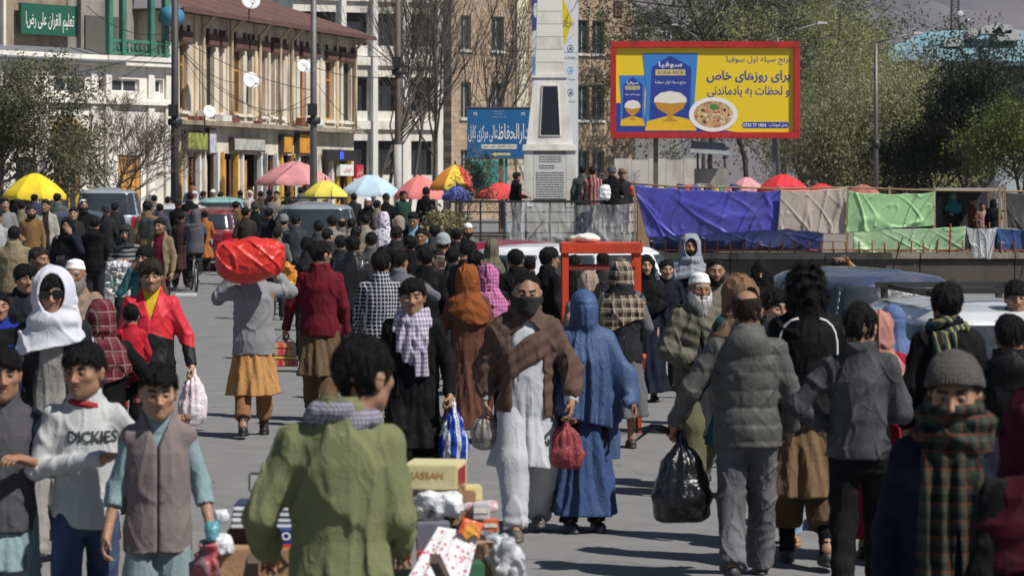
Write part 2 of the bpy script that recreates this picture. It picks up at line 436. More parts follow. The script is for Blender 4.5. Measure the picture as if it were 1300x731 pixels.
def head_sdf(q, detail=True, age=0):
    x, y, z = q; ax = np.abs(x); A = (ax, y, z)
    d = smin(cranium(q), cone(A, (.0, -.066, -.092), (.042, -.01, -.062), .021, .026), .03)
    if detail:
        d = smin(d, cone(A, (.008, -.083, .024), (.04, -.074, .024), .011, .010), .014)
        d = smin(d, ell(A, (.043, -.062, -.012), (.022, .02, .018)), .022)
        d = smax(d, -(np.sqrt((ax - .031) ** 2 + (y + .098) ** 2 + (z - .006) ** 2) - .017), .012)
        d = smin(d, cone(A, (.0, -.089, .012), (.0, -.113, -.027), .007, .0115), .010)
        d = smin(d, ell(A, (.0125, -.1, -.031), (.0085, .011, .008)), .006)
        d = smin(d, cone(A, (.0, -.090, -.053), (.021, -.083, -.056), .0058, .004), .008)
        d = smin(d, cone(A, (.0, -.088, -.065), (.018, -.082, -.062), .0066, .004), .007)
        d = smax(d, -(cone(A, (.0, -.098, -.0585), (.022, -.089, -.058), .0035, .003)), .004)
        d = smin(d, np.sqrt((ax - .0315) ** 2 + (y + .0775) ** 2 + (z - .006) ** 2) - .0135, .003)
    d = smin(d, ell((ax - .004 * (z > 0), y, z), (.0775, .014, -.004), (.011, .022, .033)), .008)
    d = smin(d, cone(q, (0, .02, -.05), (0, .045, -.17), .051, .056), .025)
    return d
def hand_pts(curl):
    """finger chains in hand space: y along the forearm, x across, z palm normal"""
    ch = []
    for i, (x0, ln) in enumerate(((-.033, .068), (-.011, .082), (.011, .078), (.032, .062))):
        p0 = np.array((x0, .088, 0.)); a = 0.; seg = [p0]
        for j, fr in enumerate((.45, .32, .23)):
            a += curl * (1.05 if j else .8) + .06 * i * .3
            seg.append(seg[-1] + ln * fr * np.array((x0 * .12, math.cos(a), -math.sin(a))))
        ch.append(seg)
    b = np.array((-.035, .03, -.004)); ch.append([b, b + np.array((-.026, .03, -.012 - .012 * curl)), b + np.array((-.03 + .03 * min(curl, 1), .058, -.022 - .018 * curl))])
    return ch
def hand_mesh(w_, d, nrm, curl, h, mir):
    d = Vector(d).normalized(); n = Vector(nrm); n = (n - d * n.dot(d)).normalized(); x = d.cross(n) * mir
    M = [list(x), list(d), list(n)]
    ch = hand_pts(curl)
    def f(X, Y, Z):
        q = rotpts((X, Y, Z), w_, M)
        dd = smin(ell(q, (0, .052, 0), (.041, .052, .0155)), cone(q, (0, -.05, 0), (0, .02, 0), .028, .024), .03)
        for i, s in enumerate(ch):
            r = (.0088, .0094, .0091, .0078, .0105)[i]
            for j in range(len(s) - 1): dd = smin(dd, cone(q, s[j], s[j + 1], r * (1 - .1 * j), r * (.9 - .1 * j)), .006)
        return dd
    lo = np.array(w_) - .2; hi = np.array(w_) + .2
    return polygonize(f, lo, hi, h, .012)

TORSO = [(.80, .162, .112, 0, .01), (.92, .163, .116, 0, .012), (1.04, .146, .103, 0, .012), (1.2, .155, .112, 0, .014), (1.31, .157, .112, 0, .02), (1.385, .128, .096, 0, .026), (1.445, .075, .074, 0, .032), (1.52, .06, .062, 0, .03)]
def tloft(P, off, b=1.0, keys=None):
    return loft(P, [(z + (off * .5 if z > 1.4 else 0), rx * b + off, ry * b + off, cx, cy) for z, rx, ry, cx, cy in (keys or TORSO)])
def sleeves(P, p, r0, r1, r2, d, k=.035, cut=True, sides=(-1, 1), el_only=False, slen=1.0):
    for sg in sides:
        a, e, w_ = p.sh[sg], p.el[sg], p.wr[sg]
        w_ = tuple(e[i] + (w_[i] - e[i]) * slen for i in range(3))
        s1 = cone(P, a, e, r0, r1)
        if not el_only:
            dv = np.array(w_) - np.array(e); L = np.linalg.norm(dv); u = dv / L
            s2 = cone(P, e, w_, r1, r2)
            if cut: s2 = np.maximum(s2, (P[0] - w_[0]) * u[0] + (P[1] - w_[1]) * u[1] + (P[2] - w_[2]) * u[2] + .005)
            s1 = smin(s1, s2, .025)
        d = smin(d, s1, k)
    return d
def fold(P, amp, fx, fz, seed=0.0):
    """cloth folds: long raised crease lines with smooth cloth between them"""
    x, y, z = P; sg = np.tanh(9 * x)
    sk = 2.2 * (z - 1.1) * sg
    n = vn(x * fx * .62 + sk + seed, y * fx * .62 + 3.3, z * fz * .36 - x * fz * .35 * sg)
    m = vn(x * fx * 1.15 - sk * 1.6, y * fx * 1.15 + seed, z * fz * .62 + x * fz * .7 * sg + seed)
    return amp * (.55 - 1.15 * np.exp(-(n / .13) ** 2) - .7 * np.exp(-(m / .15) ** 2))
def strands(V, Q, seed, n, ln, wd, flow, lift):
    """thin loose hairs standing off a hair surface: extra triangles joined to the same mesh"""
    R_ = np.random.default_rng(int(seed * 1000) % 99991)
    tri = V[Q]; nr = np.cross(tri[:, 1] - tri[:, 0], tri[:, 3] - tri[:, 0]); a = np.linalg.norm(nr, axis=1) + 1e-12
    i = R_.choice(len(Q), n, p=a / a.sum()); u = R_.random((n, 1)); c = tri[i, 0] * (1 - u) + tri[i, 2] * u; N = nr[i] / a[i][:, None]
    f = np.array(flow) + R_.normal(0, .35, (n, 3)); f = f - (f * N).sum(1)[:, None] * N; f /= np.linalg.norm(f, axis=1)[:, None] + 1e-9
    L = (ln * R_.uniform(.5, 1.3, n))[:, None]; sd = np.cross(f, N) * wd
    m1 = c + f * L * .55 + N * L * lift * .5; m2 = c + f * L + N * L * lift * R_.uniform(-.1, 1.0, (n, 1))
    VV = np.stack([c - sd - N * .002, c + sd - N * .002, m1 + sd * .8, m1 - sd * .8, m2 + sd * .2, m2 - sd * .2], 1).reshape(-1, 3)
    k = len(V) + np.arange(n)[:, None] * 6
    return np.concatenate([V, VV]), np.concatenate([Q, k + np.array([[0, 1, 2, 3]]), k + np.array([[3, 2, 4, 5]])])

def garment(kind, p, o, seed):
    """distance function and bounds for one garment in standard (1.72 m) body space"""
    g = o.get; b = p.build; am = g('fold', 1.0)
    lo, hi = [-.5, -.45, 0], [.5, .45, 1.62]
    for sg in (-1, 1):
        for q in (p.el[sg], p.wr[sg]):
            for i in (0, 1):
                lo[i] = min(lo[i], q[i] - .09); hi[i] = max(hi[i], q[i] + .09)
            hi[2] = max(hi[2], q[2] + .1)
    if kind in ('jacket', 'shirt', 'kameez', 'coat', 'vest'):
        off = g('off', {'jacket': .026, 'coat': .03, 'shirt': .014, 'kameez': .018, 'vest': .026}[kind])
        hem = g('hem', {'jacket': .80, 'coat': .5, 'shirt': .8, 'kameez': .42, 'vest': .78}[kind])
        fl = g('flare', {'kameez': .06, 'coat': .045}.get(kind, .012))
        sl = g('sleeve', .062 if kind in ('jacket', 'coat') else .05)
        keys = list(TORSO)
        if hem < .8: keys = [(hem - .05, .168 + fl + (.8 - hem) * .06, .13 + fl + (.8 - hem) * .14, 0, .01)] + keys
        lo[2] = hem - .02
        def f(x, y, z):
            P = (x, y, z)
            d = tloft(P, off, b, keys)
            for sg in (-1, 1): d = smin(d, cone(P, (.05 * sg, .03, 1.425), p.sh[sg], .034 + off * .5, .045 + off * .5), .05)
            if kind == 'vest': d = sleeves(P, p, .085, .06, .05, d, .03, True, (), True)
            elif g('short'): d = sleeves(P, p, sl + .014, sl + .002, sl, d, .04, True, (-1, 1), True)
            else: d = sleeves(P, p, sl + .002, sl - .006, g('cuff', sl * .76), d, slen=g('slen', 1.0))
            if hem < .7:
                th = np.arctan2(y, x); low = np.clip((1.0 - z) / .5, 0, 1)
                d = d + am * low * (.016 * np.sin(7 * th + 3 * vn(x * 3, y * 3 + seed, z * 1.5)) + .010 * np.sin(13 * th + seed + 4 * vn(x * 4, y * 4, z * 2)))
                d = d + fold(P, .009 * am, 13, 4, seed)
            d = d + fold(P, (.0085 if hem > .7 else .004) * am, 9, 12 if hem > .7 else 6, seed + 2)
            if g('quilt'): d = d - .0075 * np.sqrt(np.abs(np.sin(np.pi * (z + .008 * vn(x * 8, y * 8, z * 8)) / g('quilt')))) + .005
            if g('neck', True): d = smin(d, np.maximum(loft(P, [(1.42, .088, .088, 0, .03), (1.44 + .06 * g('collar', 1), .07 + .012, .08, 0, .025), (1.5 + .055 * g('collar', 1), .074, .08, 0, .022)]), 0 * x - .5), .02)
            if g('neck', True): d = smax(d, -np.maximum(ell(P, (0, .01, 1.545), (.06, .068, .07)), 0 * x - 1), .012)
            if g('hood'): d = smin(d, np.maximum(ell(P, (0, .115, 1.43), (.125, .075, .1)), -(ell(P, (0, .06, 1.56), (.075, .07, .1)))), .03)
            if g('open') is not None:
                w0, w1 = g('open'); wd = np.interp(z, [hem, 1.0, 1.42, 1.55], [w1, w1 * .8 + .2 * w0, w0, w0 + .02])
                d = smax(d, -np.maximum(np.abs(x - g('ox', 0)) - wd, y - .01), .012)
            if g('vee'): d = smax(d, -np.maximum(np.abs(x) - np.clip((z - g('vee')) * g('vs', .42), 0, .09), y + .0), .01)
            if g('zip'): d = d + .006 * np.exp(-(x / .008) ** 2) * (y < 0)
            cutz = hem + (g('wavy', .012)) * vn(x * 7 + seed, y * 7, 0 * z)
            return smax(d, cutz - z, .012)
        return f, lo, hi
    if kind in ('trousers', 'shalwar', 'jeans'):
        r = g('r', {'trousers': (.105, .08, .068), 'shalwar': (.108, .115, .085), 'jeans': (.1, .075, .066)}[kind])
        hi[2] = 1.08; end = g('end', .04)
        lo = [-.4, -.45, 0]; hi = [.4, .48, 1.06]
        def f(x, y, z):
            P = (x, y, z)
            d = loft(P, [(.78, .155 * b, .108 * b, 0, .01), (.90, .164 * b, .114 * b, 0, .012), (.99, .148 * b, .104 * b, 0, .012)])
            for sg in (-1, 1):
                lg = smin(cone(P, (p.hip[sg][0], .005, .86), p.kn[sg], r[0] * min(b, 1.0), r[1]), cone(P, p.kn[sg], p.an[sg], r[1], r[2]), .04)
                cz = p.an[sg][2] - .085 + end
                u = np.array(p.an[sg]) - np.array(p.kn[sg]); u = u / np.linalg.norm(u)
                lg = np.maximum(lg, (x - p.an[sg][0]) * u[0] + (y - p.an[sg][1]) * u[1] + (z - p.an[sg][2]) * u[2] + end - .085 + .03)
                d = smin(d, lg, .03)
            a2 = .009 if kind == 'shalwar' else .007
            d = d + fold(P, a2 * am, 9, 2.6 if kind == 'shalwar' else 13, seed + 5)
            low = np.clip((.35 - z) / .25, 0, 1)
            return d + low * .004 * am * np.sin(z * 75 + 5 * vn(x * 6, y * 6, z * 6))
        return f, lo, hi
    if kind in ('sock-', 'sock+'):
        sg = -1 if kind == 'sock-' else 1; lo, hi = [-.3, -.45, 0], [.3, .48, .45]; a, kn = np.array(p.an[sg]), np.array(p.kn[sg])
        return lambda x, y, z: cone((x, y, z), a - np.array((0, 0, .03)), a + (kn - a) * .45, .044, .052) + .002 * np.sin(140 * z), lo, hi
    if kind == 'burqa':
        hem, hemf = g('hem', .1), g('front', .1)
        lo[2] = min(hem, hemf) - .02; hi[2] = 1.78; wd = g('wide', 1.0)
        def f(x, y, z):
            P = (x, y, z)
            q = HL(p, P)
            hd = smin(cranium(q), cone(q, (0, -.07, .02), (0, -.075, -.09), .04, .04), .03) - .016
            d = loft(P, [(.0, .34 * wd, .30 * wd, 0, .05), (.5, .31 * wd, .27 * wd, 0, .03), (.95, .29 * wd, .22 * wd, 0, .0), (1.25, .255 * wd, .185, 0, .0), (1.40, .19, .145, 0, .0), (1.50, .11, .115, 0, .0), (1.58, .092, .112, 0, 0), (1.66, .08, .1, 0, 0), (1.7, .05, .07, 0, 0)])
            d = smin(d, hd, .03)
            for sg in (-1, 1): d = smin(d, cone(P, p.sh[sg], p.el[sg], .08, .075), .05); d = smin(d, cone(P, p.el[sg], p.wr[sg], .075, .07), .06)
            th = np.arctan2(y, x); low = np.clip((1.62 - z) / .9, 0, 1)
            d = d + low * (.024 * np.sin(9 * th + 3 * vn(x * 3, y * 3 + seed, z * 1.6)) + .014 * np.sin(21 * th + 5 * vn(x * 4, y * 4, z * 2 + seed)))
            d = d + fold(P, .012, 9, 3.5, seed) * low
            d = d + .0028 * low * np.sin(64 * th + 3 * vn(x * 4, y * 4, z * 2))
            d = d + .006 * np.exp(-((q[2] - .035) / .008) ** 2)
            d = d + .0022 * np.sin(150 * x) * (q[2] < .025) * (q[2] > -.06) * (q[1] < -.05)
            hz = np.where(y < -.02, hemf, hem) + g('tilt', 0) * x
            return smax(d, hz - z, .012)
        return f, lo, hi
    if kind in ('hijab', 'hood', 'headwrap'):
        lo = [-.34, -.32, g('low', 1.18) - .05]; hi = [.34, .36, 1.8]
        rx, rz_ = g('face', (.056, .078)); th_ = g('thick', .02)
        def f(x, y, z):
            P = (x, y, z); q = HL(p, P)
            d = smin(cranium(q), ell(q, (0, .03, -.05), (.075, .085, .1)), .05) - th_
            if g('peak'): d = smin(d, ell(q, (0, -.02, .115), (.05, .07, .03)), .04)
            sh = loft(P, [(g('low', 1.18) - .05, .255 * b, .185, 0, 0), (1.30, .245 * b, .18, 0, .005), (1.40, .205 * b, .155, 0, .01), (1.48, .115, .115, 0, .01), (1.56, .1, .105, 0, .0)])
            d = smin(d, sh, .05)
            if g('cowl'): d = smin(d, np.sqrt((np.sqrt((x / 1.08) ** 2 + (y + .015) ** 2) - .1) ** 2 + ((z - 1.46) * .8) ** 2) - .042 * g('cowl'), .03)
            d = d + fold(P, .011 * am, 9, 8, seed) + .0035 * am * np.sin(58 * (z + .45 * np.abs(x) + .3 * y) + 5 * vn(x * 4, y * 4, z * 4 + seed)) * (z < 1.55)
            cut = np.sqrt((q[0] / rx) ** 2 + ((q[2] + g('fz', .012)) / rz_) ** 2) - 1
            if rx > 0.001: d = smax(d, -np.maximum(cut * rx, q[1] + .035), .014)
            lw = g('low', 1.18) + np.where(y < 0, g('fl', 0.0), g('bl', 0.0)) + g('diag', .25) * x * np.where(y < 0, 1, -1) + .02 * vn(x * 9, y * 9 + seed, z * 0)
            return smax(d, lw - z, .01)
        return f, lo, hi
    if kind == 'shawl':
        lo[2] = .6
        reg = g('region')
        def f(x, y, z):
            P = (x, y, z)
            d = tloft(P, .042, b)
            for sg in (-1, 1):
                d = smin(d, cone(P, (.05 * sg, .03, 1.42), p.sh[sg], .06, .066), .05)
                d = smin(d, cone(P, p.sh[sg], p.el[sg], .076, .078), .05)
                if g('arms', True): d = smin(d, cone(P, p.el[sg], tuple(.6 * np.array(p.wr[sg]) + .4 * np.array(p.el[sg])), .085, .07), .04)
            d = smin(d, loft(P, [(1.40, .13, .12, 0, .02), (1.50, .095, .1, 0, .02), (1.52, .08, .08, 0, .03)]), .03)
            d = d + fold(P, .014 * am, 8, 6, seed) + .0035 * am * np.sin(66 * (z - g('slope', .7) * x + .25 * y) + 4 * vn(x * 4, y * 4, z * 3 + seed))
            d = smax(d, -ell(P, (0, -.01, 1.56), (.068, .08, .11)), .015)
            return smax(d, reg(x, y, z) + .016 * vn(x * 9 + seed, y * 9, z * 9), .02)
        return f, lo, hi
    if kind == 'scarf':
        lo = [-.3, -.33, .7]; hi = [.3, .3, 1.62]; rr = g('r', .043)
        def f(x, y, z):
            P = (x, y, z)
            rad = np.sqrt((x / 1.05) ** 2 + (y - .012) ** 2)
            d = np.sqrt((rad - g('maj', .088)) ** 2 + ((z - g('z', 1.465) - .12 * y) * g('flat', .8)) ** 2) - rr
            d = d + .011 * np.sin(60 * (z + .35 * x) + 4 * vn(x * 5, y * 5, z * 5 + seed)) + fold(P, .008, 12, 12, seed)
            if g('bib'):
                t = tloft(P, .055, b)
                w0 = np.interp(z, [g('bib'), g('bib') + .1, 1.42], [.03, .1, .15])
                d2 = smax(smax(smax(t, y, .02), np.abs(x) - w0, .02), g('bib') - z, .02) + .012 * np.sin(70 * x + 30 * z * np.sign(x) + 4 * vn(x * 5, y * 5, z * 4 + seed))
                d = smin(d, d2, .03)
            for (xc, wd, z0, front) in g('ends', ()):
                t = tloft(P, .06, b) + .010 * np.sin(95 * x + 6 * vn(x * 3, y * 3, z * 2.5 + seed))
                bx_ = np.maximum(np.abs(x - xc - .06 * (1.4 - z) * np.sign(xc)) - wd, np.maximum(z0 + .015 * vn(x * 20, 0 * y, 0 * z) - z, z - 1.46))
                d = smin(d, smax(smax(t, bx_, .012), y if front else -y, .012), .02)
            return d
        return f, lo, hi
    raise KeyError(kind)

def headwear(kind, p, o, seed):
    g = o.get
    lo = [-.2, -.22, 1.35 + g('down', 0)]; hi = [.2, .24, 1.86]
    t = g('t', .014)
    if kind == 'hair':
        st = g('style', 'short')
        if st == 'long': lo[2] = 1.3; lo[0] -= .06; hi[0] += .06
        def f(x, y, z):
            q = HL(p, (x, y, z)); X, Y, Z = q
            th = t * .55 - .003 + .009 * np.clip(Z / .09, 0, 1)
            if st == 'short':
                d = cranium(q) - th
                cutf = -(.55 * Y + .83 * Z - g('line', .006)) + .01 * vn(X * 40, Y * 9, Z * 9)
            elif st == 'fringe':
                d = cranium(q) - th - .003 - .008 * np.clip(-Y / .1, 0, 1)
                cutf = -(.42 * Y + .9 * Z - g('line', -.008)) + .02 * vn(X * 45, 0 * Y + seed, 0 * Z) + .15 * g('part', 0) * X
            elif st == 'bald':
                d = cranium(q) - .007
                cutf = smax(-(.55 * Y + .83 * Z - g('line', -.002)), -(np.sqrt(X * X + (Y - g('by', .0)) ** 2 * g('bs', .35) + (Z - .13) ** 2) - g('br', .075)), .01)
            else:
                d = smin(cranium(q) - .022, ell(q, (0, .03, -.06), (.1, .09, .13)), .05)
                cutf = np.maximum(-(Z + .19), -(smax(np.abs(X) - .062, Y + .03, .01)) - .02 * 0) if g('frontcut', True) else -(Z + .19)
                cutf = np.maximum(-(Z + .17), np.where(Z < .05, -(Y + .045 - .3 * np.abs(X)), -1))
            a = g('mess', 1.0)
            d = d + a * (.0085 * vn(X * 34 + seed, Y * 34, Z * 15) + .0045 * vn(X * 80, Y * 80 + seed, Z * 30))
            if st == 'long': d = d + .014 * vn(X * 30, Y * 30 + seed, Z * 30) + .008 * np.sin(90 * Z + 6 * vn(X * 9, Y * 9, Z * 9))
            return smax(d, cutf, .008)
    elif kind in ('cap', 'beanie', 'pakol'):
        def f(x, y, z):
            q = HL(p, (x, y, z)); X, Y, Z = q
            if kind == 'cap':
                d = loft((X, Y, Z), [(.02, .081, .102, 0, .012), (.07, .079, .1, 0, .014), (.11, .066, .086, 0, .016), (.126, .045, .06, 0, .016), (.134, .01, .01, 0, .016)])
                d = smax(d, .045 + .0 * X - .12 * Y - Z, .006) + .0015 * np.sin(90 * Z)
            elif kind == 'beanie':
                d = cranium(q) - .016 - .012 * np.clip(Z / .1, 0, 1); d = smin(d, ell(q, (0, .03, .1), (.06, .07, .045)), .04)
                d = smin(d, smax(cranium(q) - .022, np.abs(Z - g('line', .03) - .02 + .2 * Y) - .02, .006), .01)
                d = smax(d, g('line', .03) - .2 * Y - Z, .006) + .0015 * np.sin(260 * np.arctan2(Y, X) * .2) + .004 * vn(X * 25, Y * 25, Z * 25)
            else:
                d = loft((X, Y, Z), [(.03, .083, .103, 0, .012), (.075, .088, .108, 0, .012), (.11, .08, .1, 0, .012), (.125, .05, .06, 0, .012)]); d = smax(d, .045 - .15 * Y - Z, .008)
            return d
    elif kind == 'beard':
        L = g('len', .02); lo[2] = 1.3
        def f(x, y, z):
            q = HL(p, (x, y, z)); X, Y, Z = q; ax = np.abs(X)
            d = smin(cranium(q), cone((ax, Y, Z), (.0, -.066, -.092), (.042, -.01, -.062), .021, .026), .03) - .008 - .25 * L * np.clip((-Z) / .1, 0, 1)
            if L > .03: d = smin(d, cone((ax * .8, Y, Z), (0, -.07, -.095), (0, -.085, -.105 - L), .045, .022), .03)
            m = smax(Z - np.interp(ax, [0, .03, .05, .075], [-.040, -.043, -.045, -.005]), Y - .0, .008)
            mouth = np.sqrt((X / .024) ** 2 + ((Z + .06) / .010) ** 2) - 1
            d = smax(d, m, .008); d = smax(d, -mouth * .01, .004)
            return d + .006 * vn(X * 45, Y * 45, Z * 16 + seed) + .003 * vn(X * 90, Y * 90, Z * 40)
    elif kind == 'mask':
        def f(x, y, z):
            q = HL(p, (x, y, z)); X, Y, Z = q
            d = head_sdf(q, False) - .010; d = smin(d, cone(q, (0, -.09, -.02), (0, -.075, -.085), .034, .036), .05)
            top = np.interp(np.abs(X), [0, .03, .075], [.002, -.006, -.01])
            d = smax(d, np.maximum(Z - top, np.interp(np.abs(X), [0, .05, .078], [-.128, -.108, -.06]) - Z), .006)
            return smax(d, Y - .015, .01) + .002 * vn(X * 30, Y * 30, Z * 60)
    elif kind == 'balaclava':
        def f(x, y, z):
            q = HL(p, (x, y, z)); X, Y, Z = q
            d = smin(head_sdf(q, False) - .012, cone(q, (0, .02, -.06), (0, .03, -.17), .07, .085), .03) + .006 * np.sin(70 * Z + 4 * vn(X * 8, Y * 8, Z * 8))
            return smax(d, Z - np.interp(Y, [-.1, .1], [-.012, .02]), .008)
    elif kind == 'glasses':
        def f(x, y, z):
            q = HL(p, (x, y, z)); X, Y, Z = q; ax = np.abs(X)
            d = sbox((ax, Y + .25 * ax ** 1.3 * 0, Z), (.033, -.103 + .0, .006), (.028, .004, .022), .004)
            d = np.minimum(d, cone((ax, Y, Z), (.0, -.106, .014), (.06, -.1, .014), .004, .004)); return np.minimum(d, cone((ax, Y, Z), (.06, -.1, .014), (.08, .0, .012), .0035, .0035))
        lo = [-.16, -.2, 1.5]; hi = [.16, .16, 1.72]
    return f, lo, hi

def body_mesh(p, skin, h_head, h_hand, h_body, hd, barefoot=False, barearm=()):
    def fb(x, y, z):
        P = (x, y, z)
        d = tloft(P, -.008, p.build)
        for sg in (-1, 1):
            d = smin(d, cone(P, (.06 * sg, .03, 1.42), p.sh[sg], .04, .046), .04)
            d = smin(d, smin(cone(P, p.sh[sg], p.el[sg], .045, .037), cone(P, p.el[sg], p.wr[sg], .038, .026), .02), .03)
            d = smin(d, smin(cone(P, (p.hip[sg][0], 0, .88), p.kn[sg], .08, .055), cone(P, p.kn[sg], p.an[sg], .055, .036), .03), .03)
            d = smin(d, cone(P, p.an[sg], (p.an[sg][0], p.an[sg][1] - .12, p.an[sg][2] - .045), .034, .03), .03)
        return d
    lo = [-.3, -.4, 0]; hi = [.3, .42, 1.5]
    for sg in (-1, 1):
        for q in (p.el[sg], p.wr[sg]):
            for i in range(3): lo[i] = min(lo[i], q[i] - .06); hi[i] = max(hi[i], q[i] + .06)
    V1, Q1 = polygonize(fb, lo, hi, h_body)
    V2, Q2 = polygonize(lambda x, y, z: head_sdf(HL(p, (x, y, z)), h_head < .0125), [-.2 , -.22, 1.40], [.2, .22, 1.84], h_head, .012)
    Vs, Qs, n = [V1, V2], [Q1, Q2 + len(V1)], len(V1) + len(V2)
    for sg in (-1, 1):
        e, w_ = np.array(p.el[sg]), np.array(p.wr[sg]); d = w_ - e; d /= np.linalg.norm(d)
        cur = hd.get('curl', (.5, .5))[0 if sg < 0 else 1]
        nr = hd.get('palm', (None, None))[0 if sg < 0 else 1]
        if nr is None: nr = (sg, 0, 0.15) if d[2] < -.6 else (0, -.3, 1) if abs(d[2]) < .6 else (sg * .3, -1, 0)
        hm = 1.0
        if hd.get('hdir', (None, None))[0 if sg < 0 else 1] is not None: d = np.array(hd['hdir'][0 if sg < 0 else 1])
        V, Q = hand_mesh(w_, d, nr, cur, h_hand, 1 if sg < 0 else -1)
        Vs.append(V); Qs.append(Q + n); n += len(V)
    V = np.concatenate(Vs); Q = np.concatenate(Qs)
    # colour of the skin itself: lips, brows, eyes, stubble
    C = np.tile(np.array(skin, np.float32), (len(V), 1)) * (1 + .06 * vn(V[:, 0] * 25, V[:, 1] * 25, V[:, 2] * 25))[:, None]
    X, Y, Z = [a.astype(np.float32) for a in HL(p, (V[:, 0], V[:, 1], V[:, 2]))]; ax = np.abs(X)
    isH = np.zeros(len(V), bool); isH[len(V1):len(V1) + len(V2)] = True
    fr = isH & (Y < -.05)
    def put(m, c, a=1.0): C[m] = C[m] * (1 - a) + np.array(c, np.float32) * a
    put(fr & (np.sqrt((X / .05) ** 2 + ((Z + .015) / .03) ** 2) < 1), (skin[0] * 1.08, skin[1] * .88, skin[2] * .85), .5)
    put(fr & (ax < .024) & (np.abs(Z + .0585) < .0105) & (Y < -.075), (skin[0] * .8, skin[1] * .55, skin[2] * .55), .4)
    if hd.get('stubble'): put(isH & (Y < .02) & (Z < np.interp(ax, [0, .03, .05, .08], [-.032, -.036, -.03, .0])) & (Z > -.12) & ~(fr & (ax < .022) & (np.abs(Z + .0585) < .009)), (.04, .03, .025), hd['stubble'])
    bz = .0265 + .004 * np.clip((ax - .012) / .03, 0, 1)
    put(fr & (ax > .011) & (ax < .052) & (np.abs(Z - bz) < .0072), hd.get('brow', (.012, .009, .007)), .95)
    ex = np.sqrt(((ax - .031) / .0155) ** 2 + ((Z - .005) / .0043) ** 2)
    put(fr & (ex < 1.35), (skin[0] * .45, skin[1] * .4, skin[2] * .4), .7)
    put(fr & (ex < .95), (.22, .19, .17)); put(fr & (np.sqrt((ax - .031) ** 2 + (Z - .006) ** 2) < .0068) & (ex < 1.1), (.015, .01, .008)); put(fr & (ex < 1.3) & (Z > .0085), (.02, .014, .01))
    return V, Q, C

GROUND_FREE = []
def person(px, py, s, rz, label, wear, head=None, arms=('hang', 'hang'), legs='stand', skin='b', yaw=0, tilt=0, roll=0, hs=1.09, build=1.0, floor=None, group=None, hd=None, shoe=(.03, .026, .024), xo=None, lod=1.0, hmin=None, noshoe=False, hx=0.0):
    Y = FPX / s; g0 = gz(Y) if floor is None else floor
    h = CAMZ - (py - HOR) / s - g0
    k = h / 1.745
    seed = (px * 1.37 + py * .71) % 17.0
    root = empty('person', ((px - 650) / s, Y, g0), R(rz), label, 'person', group)
    p = mkpose(arms, legs, yaw, tilt, roll, hs, build, hx); hd = hd or {}
    vb = min(.03, max(.0088, 1.5 / s)) * lod; vh = min(.014, max(.0038, .7 / s)) * lod; vd = min(.013, max(.0052, .8 / s)) * lod
    V, Q, C = body_mesh(p, SKIN[skin], vh, vd, max(.022, vb), hd)
    me = np_mesh('body', V * k, Q)
    ca = me.color_attributes.new('Col', 'FLOAT_COLOR', 'POINT')
    ca.data.foreach_set('color', np.concatenate([C, np.ones((len(C), 1), np.float32)], 1).astype(np.float32).ravel())
    link('body', me, M_SKIN, root)
    cov = any(w_[0] in ('hijab', 'burqa', 'hood') for w_ in wear)
    for kind, mat, *o in wear:
        o = dict(o[0]) if o else {}
        if cov and kind in ('coat', 'kameez', 'jacket', 'vest', 'shirt'): o.setdefault('neck', False)
        if kind == 'hijab' and any(h_[0] == 'hair' for h_ in head or []): o['thick'] = max(o.get('thick', .02), .036)
        f, lo, hi = garment(kind, p, o, seed)
        nm = o.get('name', {'kameez': 'long_shirt', 'shalwar': 'trousers', 'jeans': 'trousers', 'hijab': 'headscarf', 'headwrap': 'headscarf', 'sock-': 'sock', 'sock+': 'sock'}.get(kind, kind))
        sdf_obj(nm, f, lo, hi, vb * (.8 if kind in ('hijab', 'scarf', 'shawl', 'hood') else 1), mat, root, k, slack=.02)
    for kind, mat, *o in (head or []):
        o = o[0] if o else {}
        f, lo, hi = headwear(kind, p, o, seed)
        if hs > 1: hi[2] += .25 * (hs - 1)
        V, Q = polygonize(f, lo, hi, vh * (1.0 if kind == 'glasses' else 1.15), .012)
        if kind in ('hair', 'beard') and s > 90 and len(Q):
            st = o.get('style', 'short'); nn = int(min(5200, 14 * s))
            if kind == 'beard': V, Q = strands(V, Q, seed, nn // 2, .022 + .35 * o.get('len', .02), .0011, (0, -.15, -1), .35)
            else: V, Q = strands(V, Q, seed, nn, .05 if st == 'long' else (.024 if st == 'fringe' else .024), .0011 * max(1, 170 / s), (0, -.35 if st == 'fringe' else .25, -.9), .6 if st == 'long' else .25)
        link({'cap': 'skullcap', 'mask': 'face_mask', 'pakol': 'wool_cap', 'glasses': 'sunglasses'}.get(kind, kind), np_mesh(kind, V * k, Q), mat, root)
    if s > 56 and not noshoe:
        sm = plain(shoe, .55, var=.3, vs_=20)
        for sg in (-1, 1):
            a = p.an[sg]; z0 = a[2] - .085
            def fs(x, y, z):
                P = (x, y, z)
                d = smin(ell(P, (a[0], a[1] - .1, z0 + .035), (.047, .105, .042)), ell(P, (a[0], a[1] + .0, z0 + .045), (.042, .06, .05)), .03)
                d = smin(d, smax(ell(P, (a[0], a[1] - .065, z0 + .012), (.053, .15, .05)), np.abs(z - z0 - .012) - .012, .004), .004)
                return smax(smax(d, z0 - z, .003), -cone(P, (a[0], a[1] + .01, z0 + .11), (a[0], a[1] + .01, z0 + .2), .035, .04), .008)
            sdf_obj('shoe', fs, (a[0] - .08, a[1] - .25, z0 - .01), (a[0] + .08, a[1] + .12, z0 + .14), max(.008, vb * .8), sm, root, k, slack=.01)
    root['h'] = round(h, 3)
    return root, p, k
